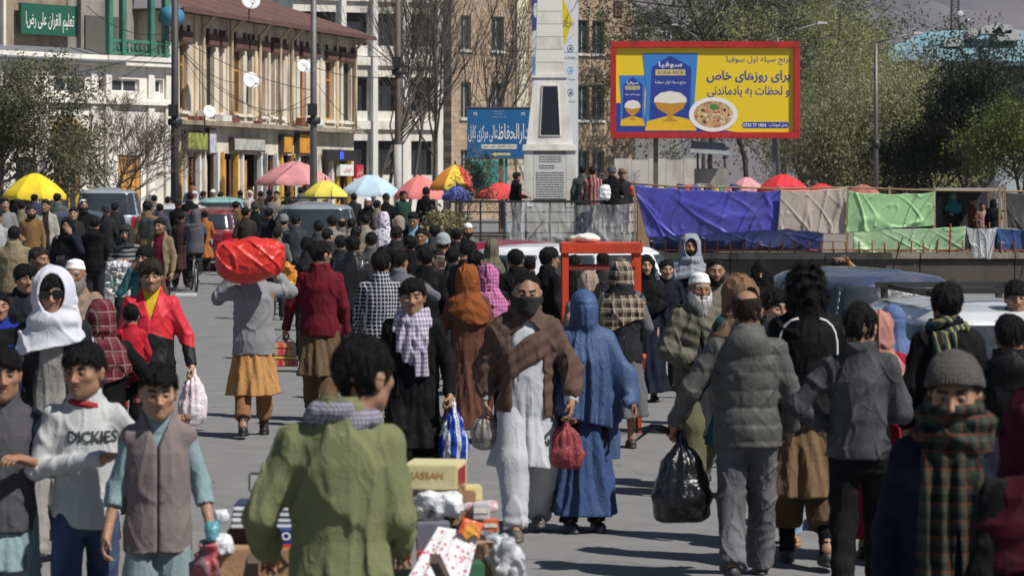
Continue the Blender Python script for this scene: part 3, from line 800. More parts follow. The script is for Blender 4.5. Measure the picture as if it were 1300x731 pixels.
HAIR = hairmat(); HAIR2 = hairmat((.03, .022, .016)); GREYH = hairmat((.22, .21, .2), .6); WHITEH = hairmat((.62, .6, .56), .7)
def pw(root, p, k, q):
    """a point of a person's pose in world space"""
    return root.matrix_basis @ Vector((q[0] * k, q[1] * k, q[2] * k))
# ------------------------------------------------------------------ the ground
def asphalt():
    m, nt, b = mat_new('asphalt')
    v = coords(nt)
    big = noise(nt, v, .35, 6, .6); mid = noise(nt, v, 2.2, 6, .6); fine = noise(nt, v, 60, 3)
    c = mixc(nt, big, (.185, .184, .182), (.225, .223, .22))
    c = mixc(nt, ramp(nt, mid, [(.42, 0), (.7, 1)]), c, (.245, .242, .236))
    c = mixc(nt, ramp(nt, noise(nt, coords(nt, (1, .25, 1)), 1.3, 5), [(.58, 0), (.75, .35)]), c, (.13, .129, .127))
    c = mixc(nt, mth(nt, 'MULTIPLY', fine, .3), c, (.1, .1, .1))
    vo = nd(nt, 'ShaderNodeTexVoronoi', feature='DISTANCE_TO_EDGE'); vo.inputs['Scale'].default_value = .22
    wv = nd(nt, 'ShaderNodeVectorMath', operation='ADD'); lk(nt, v, wv.inputs[0])
    ns = nd(nt, 'ShaderNodeTexNoise'); ns.inputs['Scale'].default_value = 1.4; ns.inputs['Detail'].default_value = 6; lk(nt, v, ns.inputs['Vector'])
    lk(nt, ns.outputs['Color'], wv.inputs[1]); lk(nt, wv.outputs[0], vo.inputs['Vector'])
    c = mixc(nt, mth(nt, 'MULTIPLY', mth(nt, 'LESS_THAN', vo.outputs['Distance'], .003), .3), c, (.05, .05, .05))
    lk(nt, c, b.inputs['Base Color']); b.inputs['Roughness'].default_value = .9; b.inputs['Specular IOR Level'].default_value = .25
    bump(nt, b, mth(nt, 'ADD', fine, mth(nt, 'MULTIPLY', mid, 2)), .5, .012)
    return m
def ground_sheet():
    ys = [-30, 0, 20, 40, 50, 54, 58, 62, 66, 70, 74, 80, 88, 95, 110, 130, 200, 400, 1000, 3000, 9000]
    xs = [-6000, -400, -60, -20, 0, 20, 60, 400, 6000]
    V = [(x, y, gz(y)) for y in ys for x in xs]; n = len(xs)
    Fc = [(j * n + i, j * n + i + 1, (j + 1) * n + i + 1, (j + 1) * n + i) for j in range(len(ys) - 1) for i in range(n - 1)]
    tag(link('road', np_mesh('road', V, Fc), asphalt()), kind='structure')
ground_sheet()
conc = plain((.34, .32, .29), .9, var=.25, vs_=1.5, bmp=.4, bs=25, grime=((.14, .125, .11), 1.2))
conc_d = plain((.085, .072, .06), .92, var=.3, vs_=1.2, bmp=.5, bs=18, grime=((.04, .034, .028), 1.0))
plaster = plain((.80, .77, .70), .9, var=.1, vs_=1.0, bmp=.4, bs=16, grime=((.48, .43, .36), 1.3))
cream = plain((.68, .61, .50), .9, var=.16, vs_=.9, bmp=.5, bs=14, grime=((.34, .27, .2), 1.3))
cream_y = plain((.66, .54, .36), .85, var=.12, vs_=2, bmp=.2, grime=((.45, .33, .2), 2))
mud = plain((.30, .235, .175), .95, var=.25, vs_=2, bmp=.8, bs=14, grime=((.17, .125, .09), 2.5))
rust = plain((.125, .062, .05), .8, var=.35, vs_=3, bmp=.3, grime=((.08, .04, .03), 3))
rust_r = plain((.23, .075, .05), .7, var=.35, vs_=4, grime=((.09, .05, .04), 5))
ochre = plain((.55, .27, .06), .7, var=.25, vs_=3, bmp=.2, grime=((.22, .11, .04), 3))
yell_w = plain((.72, .45, .06), .7, var=.2, vs_=3, grime=((.3, .18, .05), 3))
wood_d = plain((.07, .042, .03), .8, var=.3, vs_=5)
green_p = plain((.05, .20, .14), .6, var=.25, vs_=4, grime=((.03, .08, .06), 3))
black_i = plain((.02, .02, .021), .55, var=.3, vs_=8)
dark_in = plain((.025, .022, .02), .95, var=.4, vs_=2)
white_p = plain((.74, .73, .70), .75, var=.08, vs_=2, grime=((.45, .42, .37), 2.2))
steel = plain((.16, .16, .155), .55, metal=.6, var=.25, vs_=5)
steel_l = plain((.5, .5, .49), .5, metal=.4, var=.15, vs_=5)
winglass = glassmat((.022, .026, .03), .08)
tin = plain((.30, .33, .35), .55, metal=.3, var=.2, vs_=3, grime=((.2, .17, .14), 2))

def wall_open(W, H, D, ops, z0=0.0, dp=8):
    """a wall slab W x H with real rectangular openings, front at y=0, thickness D; ops: (x0,x1,z0,z1)"""
    xs = sorted({0, W, *[o[0] for o in ops], *[o[1] for o in ops]}); zs = sorted({z0, H, *[o[2] for o in ops], *[o[3] for o in ops]})
    mb = MB()
    for i in range(len(xs) - 1):
        run = None
        for j in range(len(zs) - 1):
            cx, cz = (xs[i] + xs[i + 1]) / 2, (zs[j] + zs[j + 1]) / 2
            solid = not any(o[0] < cx < o[1] and o[2] < cz < o[3] for o in ops)
            if solid:
                a, b_, c, d = xs[i], xs[i + 1], zs[j], zs[j + 1]
                mb.add([(a, 0, c), (b_, 0, c), (b_, 0, d), (a, 0, d)], [(0, 1, 2, 3)])
    for x0, x1, a, b_ in ops:
        mb.add([(x0, 0, a), (x1, 0, a), (x1, 0, b_), (x0, 0, b_), (x0, D, a), (x1, D, a), (x1, D, b_), (x0, D, b_)],
               [(0, 4, 5, 1), (3, 2, 6, 7), (0, 3, 7, 4), (1, 5, 6, 2)])
    mb.add([(0, 0, z0), (W, 0, z0), (W, 0, H), (0, 0, H), (0, dp, z0), (W, dp, z0), (W, dp, H), (0, dp, H)], [(0, 3, 7, 4), (1, 5, 6, 2), (5, 4, 7, 6)])
    return mb
def window(parent, x0, x1, z0, z1, dep, fmat, gmat=None, mull=1, bars=1, fw=.06, inner=.03):
    w_ = MB(); y0, y1 = dep - .06, dep
    w_.box(x0, x0 + fw, y0, y1, z0, z1).box(x1 - fw, x1, y0, y1, z0, z1).box(x0 + fw, x1 - fw, y0, y1, z0, z0 + fw).box(x0 + fw, x1 - fw, y0, y1, z1 - fw, z1)
    for i in range(mull):
        c = x0 + (x1 - x0) * (i + 1) / (mull + 1); w_.box(c - inner, c + inner, y0 + .008, y1 - .008, z0 + fw, z1 - fw)
    for i in range(bars):
        c = z0 + (z1 - z0) * (i + 1) / (bars + 1) if bars > 1 else z0 + (z1 - z0) * .68
        w_.box(x0 + fw, x1 - fw, y0 + .012, y1 - .012, c - inner, c + inner)
    f = w_.build('window', fmat, parent)
    MB().add([(x0, dep - .022, z0), (x1, dep - .022, z0), (x1, dep - .022, z1), (x0, dep - .022, z1)], [(0, 1, 2, 3)]).build('pane', gmat or winglass, f)
    return f

# ---------------------------------------------------------------- long two-storey terrace of shops (receding)
B2A, B2B = (-10.9, 90.0), (-5.95, 107.0)
B2L = math.hypot(B2B[0] - B2A[0], B2B[1] - B2A[1]); B2ang = math.atan2(B2B[1] - B2A[1], B2B[0] - B2A[0]); B2z = .55
def upx(px):
    t = (px - 650) / FPX; cu, su = math.cos(B2ang), math.sin(B2ang)
    return (t * B2A[1] - B2A[0]) / (cu - su * t)
def terrace():
    r = empty('shop_terrace', (B2A[0], B2A[1], B2z), B2ang, 'long cream two storey terrace with rusty roof above open wooden shops', 'building')
    wins = [(228, 238), (262, 272), (278, 283), (296, 309), (314, 320), (328, 337), (344, 349), (353, 360), (368, 373), (381, 389), (395, 401), (413, 424), (429, 433), (436, 446)]
    W = [(upx(a), upx(b)) for a, b in wins]
    ops = [(a, b, 4.25, 6.4) for a, b in W]
    shops = [(221, 228), (231, 252), (256, 275), (279, 300), (304, 330), (334, 350), (354, 372), (376, 398), (403, 420), (425, 444)]
    S = [(upx(a) + .05, upx(b)) for a, b in shops]
    ops += [(a, b, .05, 2.9) for a, b in S]
    wall_open(B2L, 7.45, .22, ops).build('wall', cream, r)
    for i, (a, b) in enumerate(W):
        window(r, a, b, 4.25, 6.4, .2, ochre if i % 3 != 1 else wood_d, mull=1 if b - a > .55 else 0, bars=1, fw=.07)
        hb = MB().box(a - .08, b + .1, -.16, .0, 6.42, 6.78); hb.box(a - .02, a + .06, -.1, 0, 6.78, 6.98).box(b - .05, b + .03, -.1, 0, 6.78, 6.98)
        hb.build('window_hood', rust, r, bevel=.008)
        MB().box(a - .06, b + .06, -.09, 0, 4.13, 4.22).build('sill', plaster, r)
    for px in (247, 257, 288, 292, 323, 340, 366, 376, 406, 427, 449):
        u = upx(px); MB().box(u - .09, u + .09, -.07, .0, 4.05, 7.4).build('pilaster', cream_y if px % 2 else cream, r)
    for px in (253, 289, 325, 351, 366, 447):
        u = upx(px); MB().tube([(u, .1 - .75, 7.36), (u, -.5, 7.3), (u, -.16, 6.95), (u, -.15, 5.6), (u, -.15, 3.9)], .055, 8).build('downpipe', cream_y, r)
    ld = MB().box(-.1, B2L + .1, -.42, 0, 3.78, 3.93); ld.build('ledge', plain((.33, .27, .2), .9, var=.35, vs_=3, bmp=.5, grime=((.15, .11, .08), 2.5)), r)
    rnd = random.Random(3)
    for i in range(9):
        u = rnd.uniform(.5, B2L - .7); x1 = u + rnd.uniform(.3, 1.1)
        MB().box(u, x1, -.40, -.1 - rnd.random() * .1, 3.935, 3.99 + rnd.random() * .28).build('ledge_clutter', rnd.choice([rust, wood_d, tin, white_p, rust_r]), r, bevel=.012)
    # roof: rusty sheets, each a piece, over a dark soffit
    n = 22
    for i in range(n):
        a, b = -.5 + (B2L + 1) * i / n, -.5 + (B2L + 1) * (i + 1) / n
        mb = MB(); c = 5
        for k in range(c):
            xa, xb = a + (b - a) * k / c, a + (b - a) * (k + 1) / c; xm = (xa + xb) / 2; dz = rnd.uniform(-.012, .012)
            mb.add([(xa, -.72, 7.42 + dz), (xm, -.72, 7.46 + dz), (xb, -.72, 7.42 + dz), (xa, 5, 9.3), (xm, 5, 9.34), (xb, 5, 9.3)], [(0, 1, 4, 3), (1, 2, 5, 4)])
        mb.build('roof_sheet', rust if i % 3 else plain((.13, .075, .06), .85, var=.3, vs_=3), r)
    MB().box(-.45, B2L + .45, -.68, 6, 7.36, 7.41).build('soffit', wood_d, r)
    MB().box(-.45, B2L + .45, -.74, -.685, 7.3, 7.44).build('eave_board', rust, r)
    for i, (a, b) in enumerate(S):
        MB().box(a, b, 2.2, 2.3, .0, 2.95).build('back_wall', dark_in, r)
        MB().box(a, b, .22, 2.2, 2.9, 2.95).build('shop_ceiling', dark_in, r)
        for x in (a + .03, b - .12):
            MB().box(x, x + .1, -.1, .06, 0, 2.95).build('post', white_p if i % 3 else yell_w, r)
        wd = (b - a)
        MB().bar((a + .15, .2, 1.4), (a + .15 + wd * .3, .05, 1.4), .05, 2.6).build('door_leaf', ochre, r)
        if i % 2: MB().bar((b - .2 - wd * .25, .0, 1.4), (b - .18, .2, 1.4), .05, 2.6).build('door_leaf', rust_r, r)
        MB().box(a + .1, b - .1, .5, 1.0, .0, 1.0 + .2 * (i % 3)).build('counter', wood_d if i % 2 else plain((.3, .12, .06), .7), r)
        nb = MB()
        for k in range(7):
            x = a + .15 + (wd - .35) * k / 6; nb.lathe([(.0, 1.02), (.07, 1.02), (.07, 1.25), (.03, 1.32), (.03, 1.4), (0, 1.4)], 8, c=(x, .7, .2 * (i % 3)))
        nb.build('goods', plain(((.5, .12, .05), (.1, .25, .1), (.55, .45, .3))[i % 3], .4, var=.5, vs_=9), r)
    dg = plain((.16, .22, .05), .6, var=.8, vs_=14, grime=((.55, .5, .12), 6)); fl = plain((.75, .32, .03), .6, var=.6, vs_=12, grime=((.3, .08, .02), 7))
    bt = plain((.5, .5, .48), .35, var=.5, vs_=18, grime=((.12, .1, .08), 9))
    for a, b, z0, z1, m in ((230, 257, 2.95, 3.6, dg), (258, 268, 2.85, 3.7, plain((.6, .6, .62), .5, var=.3, vs_=14, grime=((.1, .1, .3), 10))), (290, 330, 2.98, 3.45, bt), (353, 365, 2.95, 3.62, fl), (373, 395, 2.95, 3.7, fl)):
        f = MB().box(upx(a), upx(b), -.2, -.02, z0, z1).build('sign_panel', wood_d, r)
        MB().box(upx(a) + .06, upx(b) - .06, -.215, -.203, z0 + .05, z1 - .05).build('picture', m, f)
    a, b = upx(404), upx(441)
    s = MB().box(a, b, -.34, -.15, 2.75, 3.15).build('led_sign', black_i, r)
    e = bpy.data.materials.new('blue led'); e.use_nodes = True; q = e.node_tree.nodes['Principled BSDF']; q.inputs['Base Color'].default_value = (.02, .03, .2, 1); q.inputs['Emission Color'].default_value = (.05, .12, 1, 1); q.inputs['Emission Strength'].default_value = 1.6
    text('led_digit', '8', e, s, (a + b) / 2, -.346, 2.95, .42, .27)
    f = MB().box(upx(424), upx(441), -.25, -.1, 2.2, 2.62).build('sign_panel', white_p, r)
    text('sign_lettering', 'فروشی', plain((.5, .05, .04), .6), f, upx(433), -.256, 2.42, .8, .25, fa=True)
    f = MB().box(upx(443), upx(452), -.3, -.1, 2.1, 2.62).build('sign_panel', plain((.5, .03, .04), .5), r)
    text('sign_lettering', 'فروش', white_p, f, upx(447.5), -.306, 2.36, .6, .3, fa=True)
    return r
terrace()

# ---------------------------------------------------------------- corner house on the left with green balcony
def corner_house():
    ang, L = R(52), 9.4; ca, sa = math.cos(ang), math.sin(ang); xr, yr = (213 - 650) * 89 / FPX, 89.0
    x0, y0 = xr - L * ca, yr - L * sa
    r = empty('corner_house', (x0, y0, .5), ang, 'white plastered corner house with green wooden balcony and arched window', 'building')
    W = L
    def X(px): t = (px - 650) / FPX; return (t * y0 - x0) / (ca - sa * t)
    def Z(py): return CAMZ - (py - HOR) * 86.0 / FPX - .5
    ops = [(X(68), X(102), .1, Z(178)), (X(150), X(179), .0, Z(196)), (X(20), X(46), .3, Z(200)),
           (X(50), X(63), Z(118), Z(99)), (X(68), X(107), Z(118), Z(99)), (X(125), X(134), Z(115), Z(99)), (X(141), X(177), Z(115), Z(98)), (X(197), X(207), Z(115), Z(97))]
    wall_open(W, Z(78), .25, ops).build('wall', plaster, r)
    for o in ops[3:]: window(r, *o, .18, plaster, winglass if o[1] - o[0] > .4 else winglass, mull=0 if o[1] - o[0] < .5 else 1, bars=0, fw=.05)
    # arched window
    cx, rr = (X(68) + X(102)) / 2, (X(102) - X(68)) / 2
    zt = Z(178)
    ar = MB()
    for i in range(12):
        a0, a1 = math.pi * i / 12, math.pi * (i + 1) / 12
        p = lambda a, q: (cx + q * math.cos(a), zt + q * math.sin(a))
        ar.poly([p(a0, rr + .16), p(a1, rr + .16), p(a1, rr - .02), p(a0, rr - .02)], -.06, .0)
    ar.build('arch_moulding', ochre, r)
    MB().poly([(cx + (rr - .02) * math.cos(math.pi * i / 12), zt + (rr - .02) * math.sin(math.pi * i / 12)) for i in range(13)], -.012, -.004).build('fanlight', glassmat((.05, .05, .03), .15), r)
    window(r, X(68), X(102), .1, zt - .02, .15, ochre, mull=2, bars=2, fw=.12)
    window(r, X(150), X(179), .0, Z(196), .12, ochre, plain((.5, .26, .07), .7, var=.3, vs_=5), mull=1, bars=2, fw=.14)
    window(r, X(20), X(46), .3, Z(200), .15, wood_d, mull=1, bars=1, fw=.1)
    for py, ov, hh in ((132, .18, .16), (82, .3, .3), (126, .1, .08)):
        MB().box(-.1, W + .1, -ov, -.002, Z(py), Z(py) + hh).build('cornice', plaster, r, bevel=.02)
    for px in (2, 55, 118, 136, 190, 212):
        MB().box(X(px) - .14, X(px) + .14, -.1, -.002, .0, Z(132)).build('pilaster', plaster, r, bevel=.015)
        MB().box(X(px) - .12, X(px) + .12, -.09, -.002, Z(126) + .09, Z(82)).build('pilaster', plaster, r)
    MB().add([(-.2, -.4, Z(76)), (X(152), -.4, Z(76)), (X(146), 1.3, Z(58)), (-.2, 1.3, Z(58)), (-.2, -.4, Z(78)), (X(152), -.4, Z(78)), (X(146), 1.3, Z(60)), (-.2, 1.3, Z(60))], [(0, 1, 2, 3), (7, 6, 5, 4), (0, 4, 5, 1), (1, 5, 6, 2), (3, 7, 4, 0)]).build('lean_to_roof', plain((.20, .21, .23), .6, metal=.2, var=.25, vs_=2), r)
    MB().box(0, X(122), 1.3, 7, Z(80), 11.5).build('upper_wall', mud, r)
    MB().box(X(38), X(41), 1.15, 1.295, Z(62), 11.5).build('downpipe', white_p, r)
    sg = MB().box(X(56), X(128), 1.0, 1.12, Z(44), Z(5)).build('name_board', plain((.015, .10, .065), .5, var=.2), r)
    text('board_lettering', 'تعلیم القران علی رضا', plain((.7, .72, .68), .6), sg, (X(56) + X(128)) / 2, .99, Z(28), X(122) - X(61), Z(15) - Z(40), fa=True, bold=.008)
    MB().box(X(121), W, 1.5, 7, Z(84), 11.5).build('upper_wall', plain((.28, .26, .23), .9, var=.2, grime=((.12, .1, .09), 1.5)), r)
    MB().box(X(150), X(192), 1.44, 1.498, Z(66), Z(14)).build('balcony_door', plain((.09, .085, .08), .7), r)
    MB().box(X(128), X(209), -.35, 1.5, Z(75), Z(69)).build('balcony_floor', plaster, r)
    b = MB().box(X(129), X(208), -.30, -.22, Z(52), Z(48)); b.box(X(129), X(208), -.30, -.22, Z(67), Z(64)); b.build('balcony_rail', green_p, r)
    for i in range(14):
        x = X(131) + (X(206) - X(131)) * i / 13
        MB().lathe([(.02, Z(64)), (.05, Z(61)), (.05, Z(58)), (.022, Z(55)), (.03, Z(52))], 8, c=(x, -.26, 0)).build('baluster', green_p, r)
    for px in (131, 148, 184, 202):
        MB().box(X(px) - .09, X(px) + .09, -.36, -.18, Z(69), 11.5).build('balcony_post', green_p, r, bevel=.012)
    MB().lathe([(0, -.3), (.28, -.3), (.3, 0), (.28, .3), (0, .3)], 16, 'x', (X(200), -.6, Z(16))).build('water_drum', plain((.06, .22, .35), .5), r)
    MB().box(0, W, .3, 7, Z(78) + .01, Z(76)).build('roof_deck', conc, r)
corner_house()

# ---------------------------------------------------------------- white concrete block and stone-clad block behind
def stone_clad():
    m, nt, b = mat_new('stone cladding')
    br = nd(nt, 'ShaderNodeTexBrick'); br.inputs['Scale'].default_value = 1.0
    br.inputs['Brick Width'].default_value = .45; br.inputs['Row Height'].default_value = .3; br.inputs['Mortar Size'].default_value = .012
    br.inputs['Color1'].default_value = (.46, .33, .22, 1); br.inputs['Color2'].default_value = (.57, .43, .31, 1); br.inputs['Mortar'].default_value = (.28, .22, .17, 1)
    v = coords(nt); mp = nd(nt, 'ShaderNodeMapping'); mp.inputs['Rotation'].default_value = (R(90), 0, 0); lk(nt, v, mp.inputs[0]); lk(nt, mp.outputs[0], br.inputs['Vector'])
    c = mixc(nt, 1.0, br.outputs[0], mixc(nt, noise(nt, v, .8, 6), (.72, .7, .68), (1, 1, 1)), 'MULTIPLY')
    c = mixc(nt, ramp(nt, noise(nt, coords(nt, (1, 1, .2)), 1.0, 5), [(.55, 0), (.75, .4)]), c, (.3, .22, .16))
    lk(nt, c, b.inputs['Base Color']); b.inputs['Roughness'].default_value = .75; bump(nt, b, br.outputs['Fac'], -.3, .02)
    return m
def back_blocks():
    s, Y = 24.0, FPX / 24.0; x0 = (573 - 650) / s
    th = R(34); cs = math.cos(th); r = empty('stone_block', (x0, Y, .6), th, 'beige stone clad office block with narrow paired windows behind the obelisk', 'building')
    X = lambda px: ((px - 650) / FPX * Y - x0) / (cs - math.sin(th) * (px - 650) / FPX)
    Z = lambda py: CAMZ - (py - HOR) / s - .6
    W = X(806); H = 19
    cols = [(624, 640), (734, 748), (752, 767), (585, 598)]; rows = [(19, 63), (104, 150), (-66, -22), (190, 232)]
    ops = [(X(a), X(b), Z(d), Z(c)) for a, b in cols for c, d in rows if not (a == 624 and c == 190)]
    wall_open(W, H, .3, ops, dp=.8).build('wall', stone_clad(), r)
    for o in ops:
        window(r, *o, .25, steel_l, mull=1, bars=0, fw=.06)
        MB().box(o[0] - .06, o[1] + .06, -.1, .0, o[2] - .12, o[2]).build('sill', plaster, r)
    MB().box(X(655), X(669), -.12, .0, 0, H).build('pilaster', plain((.74, .66, .5), .85, var=.1, vs_=1), r)
    MB().box(-.1, W + .1, -.25, .9, H + .001, H + .5).build('parapet', plaster, r)
    MB().box(X(779), X(789), -.1, .0, Z(12), Z(-8)).build('air_vent', rust, r)
    # white office block
    s, Y = 22.0, FPX / 22.0; x0 = (372 - 650) / s
    th2 = R(25); Y2 = Y; x2 = x0; r = empty('white_block', (x0, Y, .6), th2, 'white concrete block with large dark windows behind the bare poplars', 'building')
    X = lambda px: ((px - 650) / FPX * Y2 - x2) / (math.cos(th2) - math.sin(th2) * (px - 650) / FPX)
    Z = lambda py: CAMZ - (py - HOR) / s - .6
    W = X(574); cols = [(440, 468), (480, 504), (522, 550), (380, 428)]; rows = [(14, 56), (96, 140), (-68, -26), (178, 222)]
    ops = [(X(a), X(b), Z(d), Z(c)) for a, b in cols for c, d in rows]
    wall_open(W, 20, .5, ops).build('wall', plaster, r)
    for o in ops: window(r, *o, .4, black_i, mull=2, bars=1, fw=.07)
    for px in (434, 474, 512, 556): MB().box(X(px) - .15, X(px) + .15, -.35, .0, 0, 20).build('fin', plain((.78, .76, .72), .85, var=.1, vs_=1), r)
    for py in (76, -6, 158): MB().box(0, W, -.2, .0, Z(py) - .25, Z(py) + .25).build('spandrel', plaster, r)
    # far grey house with gable
    s = 18.0; r = empty('gable_house', ((836 - 650) / s, FPX / s, .8), 0, 'small grey gabled house behind the stone block and pine trees', 'building')
    Z = lambda py: CAMZ - (py - HOR) / s - .8
    gy = plain((.33, .32, .29), .9, var=.2, grime=((.2, .18, .16), 1))
    MB().poly([(-1.75, 0), (1.75, 0), (1.75, Z(42)), (.0, Z(12)), (-1.75, Z(26))], 0, 6).build('wall', gy, r)
    MB().poly([(-2.0, Z(27)), (0, Z(9)), (2.0, Z(42)), (2.0, Z(45)), (0, Z(13)), (-2.0, Z(31))], -.35, 6.3).build('roof', plain((.17, .22, .23), .6, metal=.2, var=.2), r)
    window(r, -1.6, -.9, Z(48), Z(36), -.02, white_p, mull=1, bars=0)
    window(r, .2, .9, Z(52), Z(40), -.02, white_p, mull=1, bars=0)
back_blocks()

def banner():
    s, Y = 26.0, FPX / 26.0
    r = empty('vertical_banner', ((705 - 650) / s, Y, .6), 0, 'tall white vertical banner with round emblems hanging behind the obelisk', 'banner')
    X = lambda px: (px - 705) / s
    Z = lambda py: CAMZ - (py - HOR) / s - .6
    box('sheet', plain((.72, .74, .76), .6, var=.06), r, X(675), X(734), 0, .05, Z(245), Z(-30))
    bl = plain((.02, .07, .28), .6); ye = plain((.75, .6, .02), .6); dk = plain((.05, .06, .09), .6); lb = plain((.15, .4, .65), .6)
    def patch(n, pts, m, y): MB().poly([(X(a), Z(b)) for a, b in pts], y).build(n, m, r)
    patch('blue_field', [(675, 40), (675, -28), (690, -28), (690, 20), (683, 38)], bl, -.004)
    patch('map_outline', [(676, 14), (679, 4), (683, 6), (688, 2), (689, 10), (685, 16), (684, 24), (679, 22)], white_p, -.008)
    patch('yellow_diamond', [(712, -10), (727, 28), (717, 55), (704, 58), (700, -10)], ye, -.004)
    text('banner_lettering', 'روغن', dk, r, X(721), -.010, Z(30), .55, .4, fa=True)
    for cy, m in ((62, dk), (90, lb), (118, dk)):
        mb = MB()
        for i in range(20):
            a0, a1 = 2 * math.pi * i / 20, 2 * math.pi * (i + 1) / 20; p = lambda a, q: (X(724) + q * math.cos(a), -.006, Z(cy) + q * 1.25 * math.sin(a))
            mb.add([p(a0, .15), p(a1, .15), p(a1, .12), p(a0, .12)], [(0, 1, 2, 3)])
        mb.build('emblem_ring', m, r); mb2 = MB().poly([(X(724) - .07, Z(cy) - .08), (X(724) + .07, Z(cy) - .08), (X(724) + .05, Z(cy) + .09), (X(724) - .02, Z(cy) + .05)], -.006); mb2.build('emblem', m, r)
        text('banner_lettering', 'فروشات', dk, r, X(724), -.008, Z(cy + 11), .45, .12, fa=True)
    box('blue_stripe', lb, r, X(676), X(679), -.006, -.002, Z(245), Z(70))
banner()

def blue_roof_house():
    s = 19.0; Y = FPX / s; cx = (1210 - 650) / s
    r = empty('blue_roof_hall', (cx, Y, .8), 0, 'large hall with faded blue metal hipped roof behind the willows', 'building')
    X = lambda px: (px - 1210) / s
    Z = lambda py: CAMZ - (py - HOR) / s - .8
    wl = plain((.13, .11, .1), .9, var=.2); L, Rr = X(1112), X(1400)
    ops = [(X(a), X(a + 17), Z(b + 17), Z(b)) for a in (1232, 1252, 1272, 1292, 1312) for b in (110, 130, 150)]
    mb = wall_open(Rr - L, Z(84), .3, [(a - L, b - L, c, d) for a, b, c, d in ops]); mb.v = [(v[0] + L, v[1], v[2]) for v in mb.v]; mb.build('wall', wl, r)
    for o in ops: window(r, *o, .2, steel, mull=0, bars=0, fw=.05)
    tz = plain((.20, .36, .43), .55, metal=.1, var=.15, vs_=.8, grime=((.33, .42, .43), .8)); e = 1.3; RL, RH = X(1195), Z(33)
    n = 26
    for i in range(n):
        a0, a1 = i / n, (i + 1) / n
        b0, b1 = L - e + (Rr - L + 2 * e) * a0, L - e + (Rr - L + 2 * e) * a1
        t0, t1 = max(RL, b0 + 4.0) if b0 < RL - 4 else b0, 0
        def top(b): 
            q = min(1, max(0, (b - (L - e)) / (RL - (L - e)))); return (max(b, min(RL, b + 0)), -e + 7.3 * q, Z(80) + (RH - Z(80)) * q)
        p0, p1 = top(b0), top(b1)
        MB().add([(b0, -e, Z(80)), (b1, -e, Z(80)), (p1[0], p1[1], p1[2]), (p0[0], p0[1], p0[2])], [(0, 1, 2, 3)]).build('roof_sheet', tz, r)
    MB().box(L - e, Rr + e, -e - .06, -e + .02, Z(85), Z(79)).build('fascia', plain((.12, .2, .24), .6), r)
    MB().box(L - e + .1, Rr + e - .1, -e + .03, .0, Z(86), Z(85)).build('soffit', dark_in, r)
    cw = plain((.5, .49, .46), .8, var=.15)
    for (a, b, c, d) in ((1203, 1228, 45, 58), (1232, 1246, 34, 48), (1250, 1290, 28, 42), (1267, 1278, 32, 52), (1277, 1302, 35, 50), (1195, 1206, 60, 68)):
        MB().poly([(X(a), Z(d)), (X(b), Z(d)), (X(b), Z(c + 3)), (X((a + b) / 2), Z(c)), (X(a), Z(c + 5))], 1.5, 3.5).build('roof_vent', cw, r, bevel=.03)
    m = plain((.55, .56, .56), .5)
    for px, py, rr in ((1227, 15, .22), (1237, 24, .15)):
        MB().tube([(X(px), 3, Z(50)), (X(px), 3, Z(py))], .04).build('mast', steel, r)
        MB().lathe([(0, .08), (rr * .6, .04), (rr, -.05), (rr, -.09), (0, -.02)], 16, 'y', (X(px), 2.8, Z(py))).build('dish', m, r)
    t = MB()
    for sx in (-.3, .3):
        for sy in (-.3, .3): t.bar((X(1239) + sx, 9 + sy, Z(60)), (X(1239) + sx * .7, 9 + sy * .7, Z(-40)), .07)
    for i in range(14):
        z0, z1 = Z(60) + (Z(-40) - Z(60)) * i / 14, Z(60) + (Z(-40) - Z(60)) * (i + 1) / 14
        t.bar((X(1239) - .28, 8.7, z0), (X(1239) + .28, 8.7, z1), .05); t.bar((X(1239) + .28, 8.7, z0), (X(1239) - .28, 8.7, z1), .05); t.bar((X(1239) - .28, 8.7, z1), (X(1239) + .28, 8.7, z1), .05)
    t.build('lattice_mast', steel, r)
    MB().box(X(1200), X(1300), -2.5, -.4, Z(172), Z(168)).build('porch_roof', plain((.38, .42, .44), .6), r)
    MB().tube([(X(1265), -2.3, 0), (X(1265), -2.3, Z(172))], .12).build('porch_post', white_p, r)
    MB().box(X(1255), X(1290), -2.4, -2.2, 0, Z(190)).build('porch_wall', plain((.45, .5, .52), .8), r)
blue_roof_house()

def hills():
    nx, ny = 120, 36
    xs = np.linspace(-900, 2600, nx); ys = np.linspace(2100, 4200, ny)
    Xg, Yg = np.meshgrid(xs, ys)
    t = (Yg - 2100) / 2100
    Zg = 430 * np.clip(t, 0, 1) ** .8 * (1 + .35 * vn(Xg / 420, Yg / 420, 0 * Xg) + .2 * vn(Xg / 130, Yg / 130, 0 * Xg + 4) + .1 * vn(Xg / 50, Yg / 50, 0 * Xg + 9)) - 4
    Fc = [(j * nx + i, j * nx + i + 1, (j + 1) * nx + i + 1, (j + 1) * nx + i) for j in range(ny - 1) for i in range(nx - 1)]
    m = plain((.17, .15, .15), .95, var=.25, vs_=.01, bmp=0)
    tag(link('hills', np_mesh('hills', np.stack([Xg, Yg, Zg], -1).reshape(-1, 3), Fc), m), kind='structure')
hills()

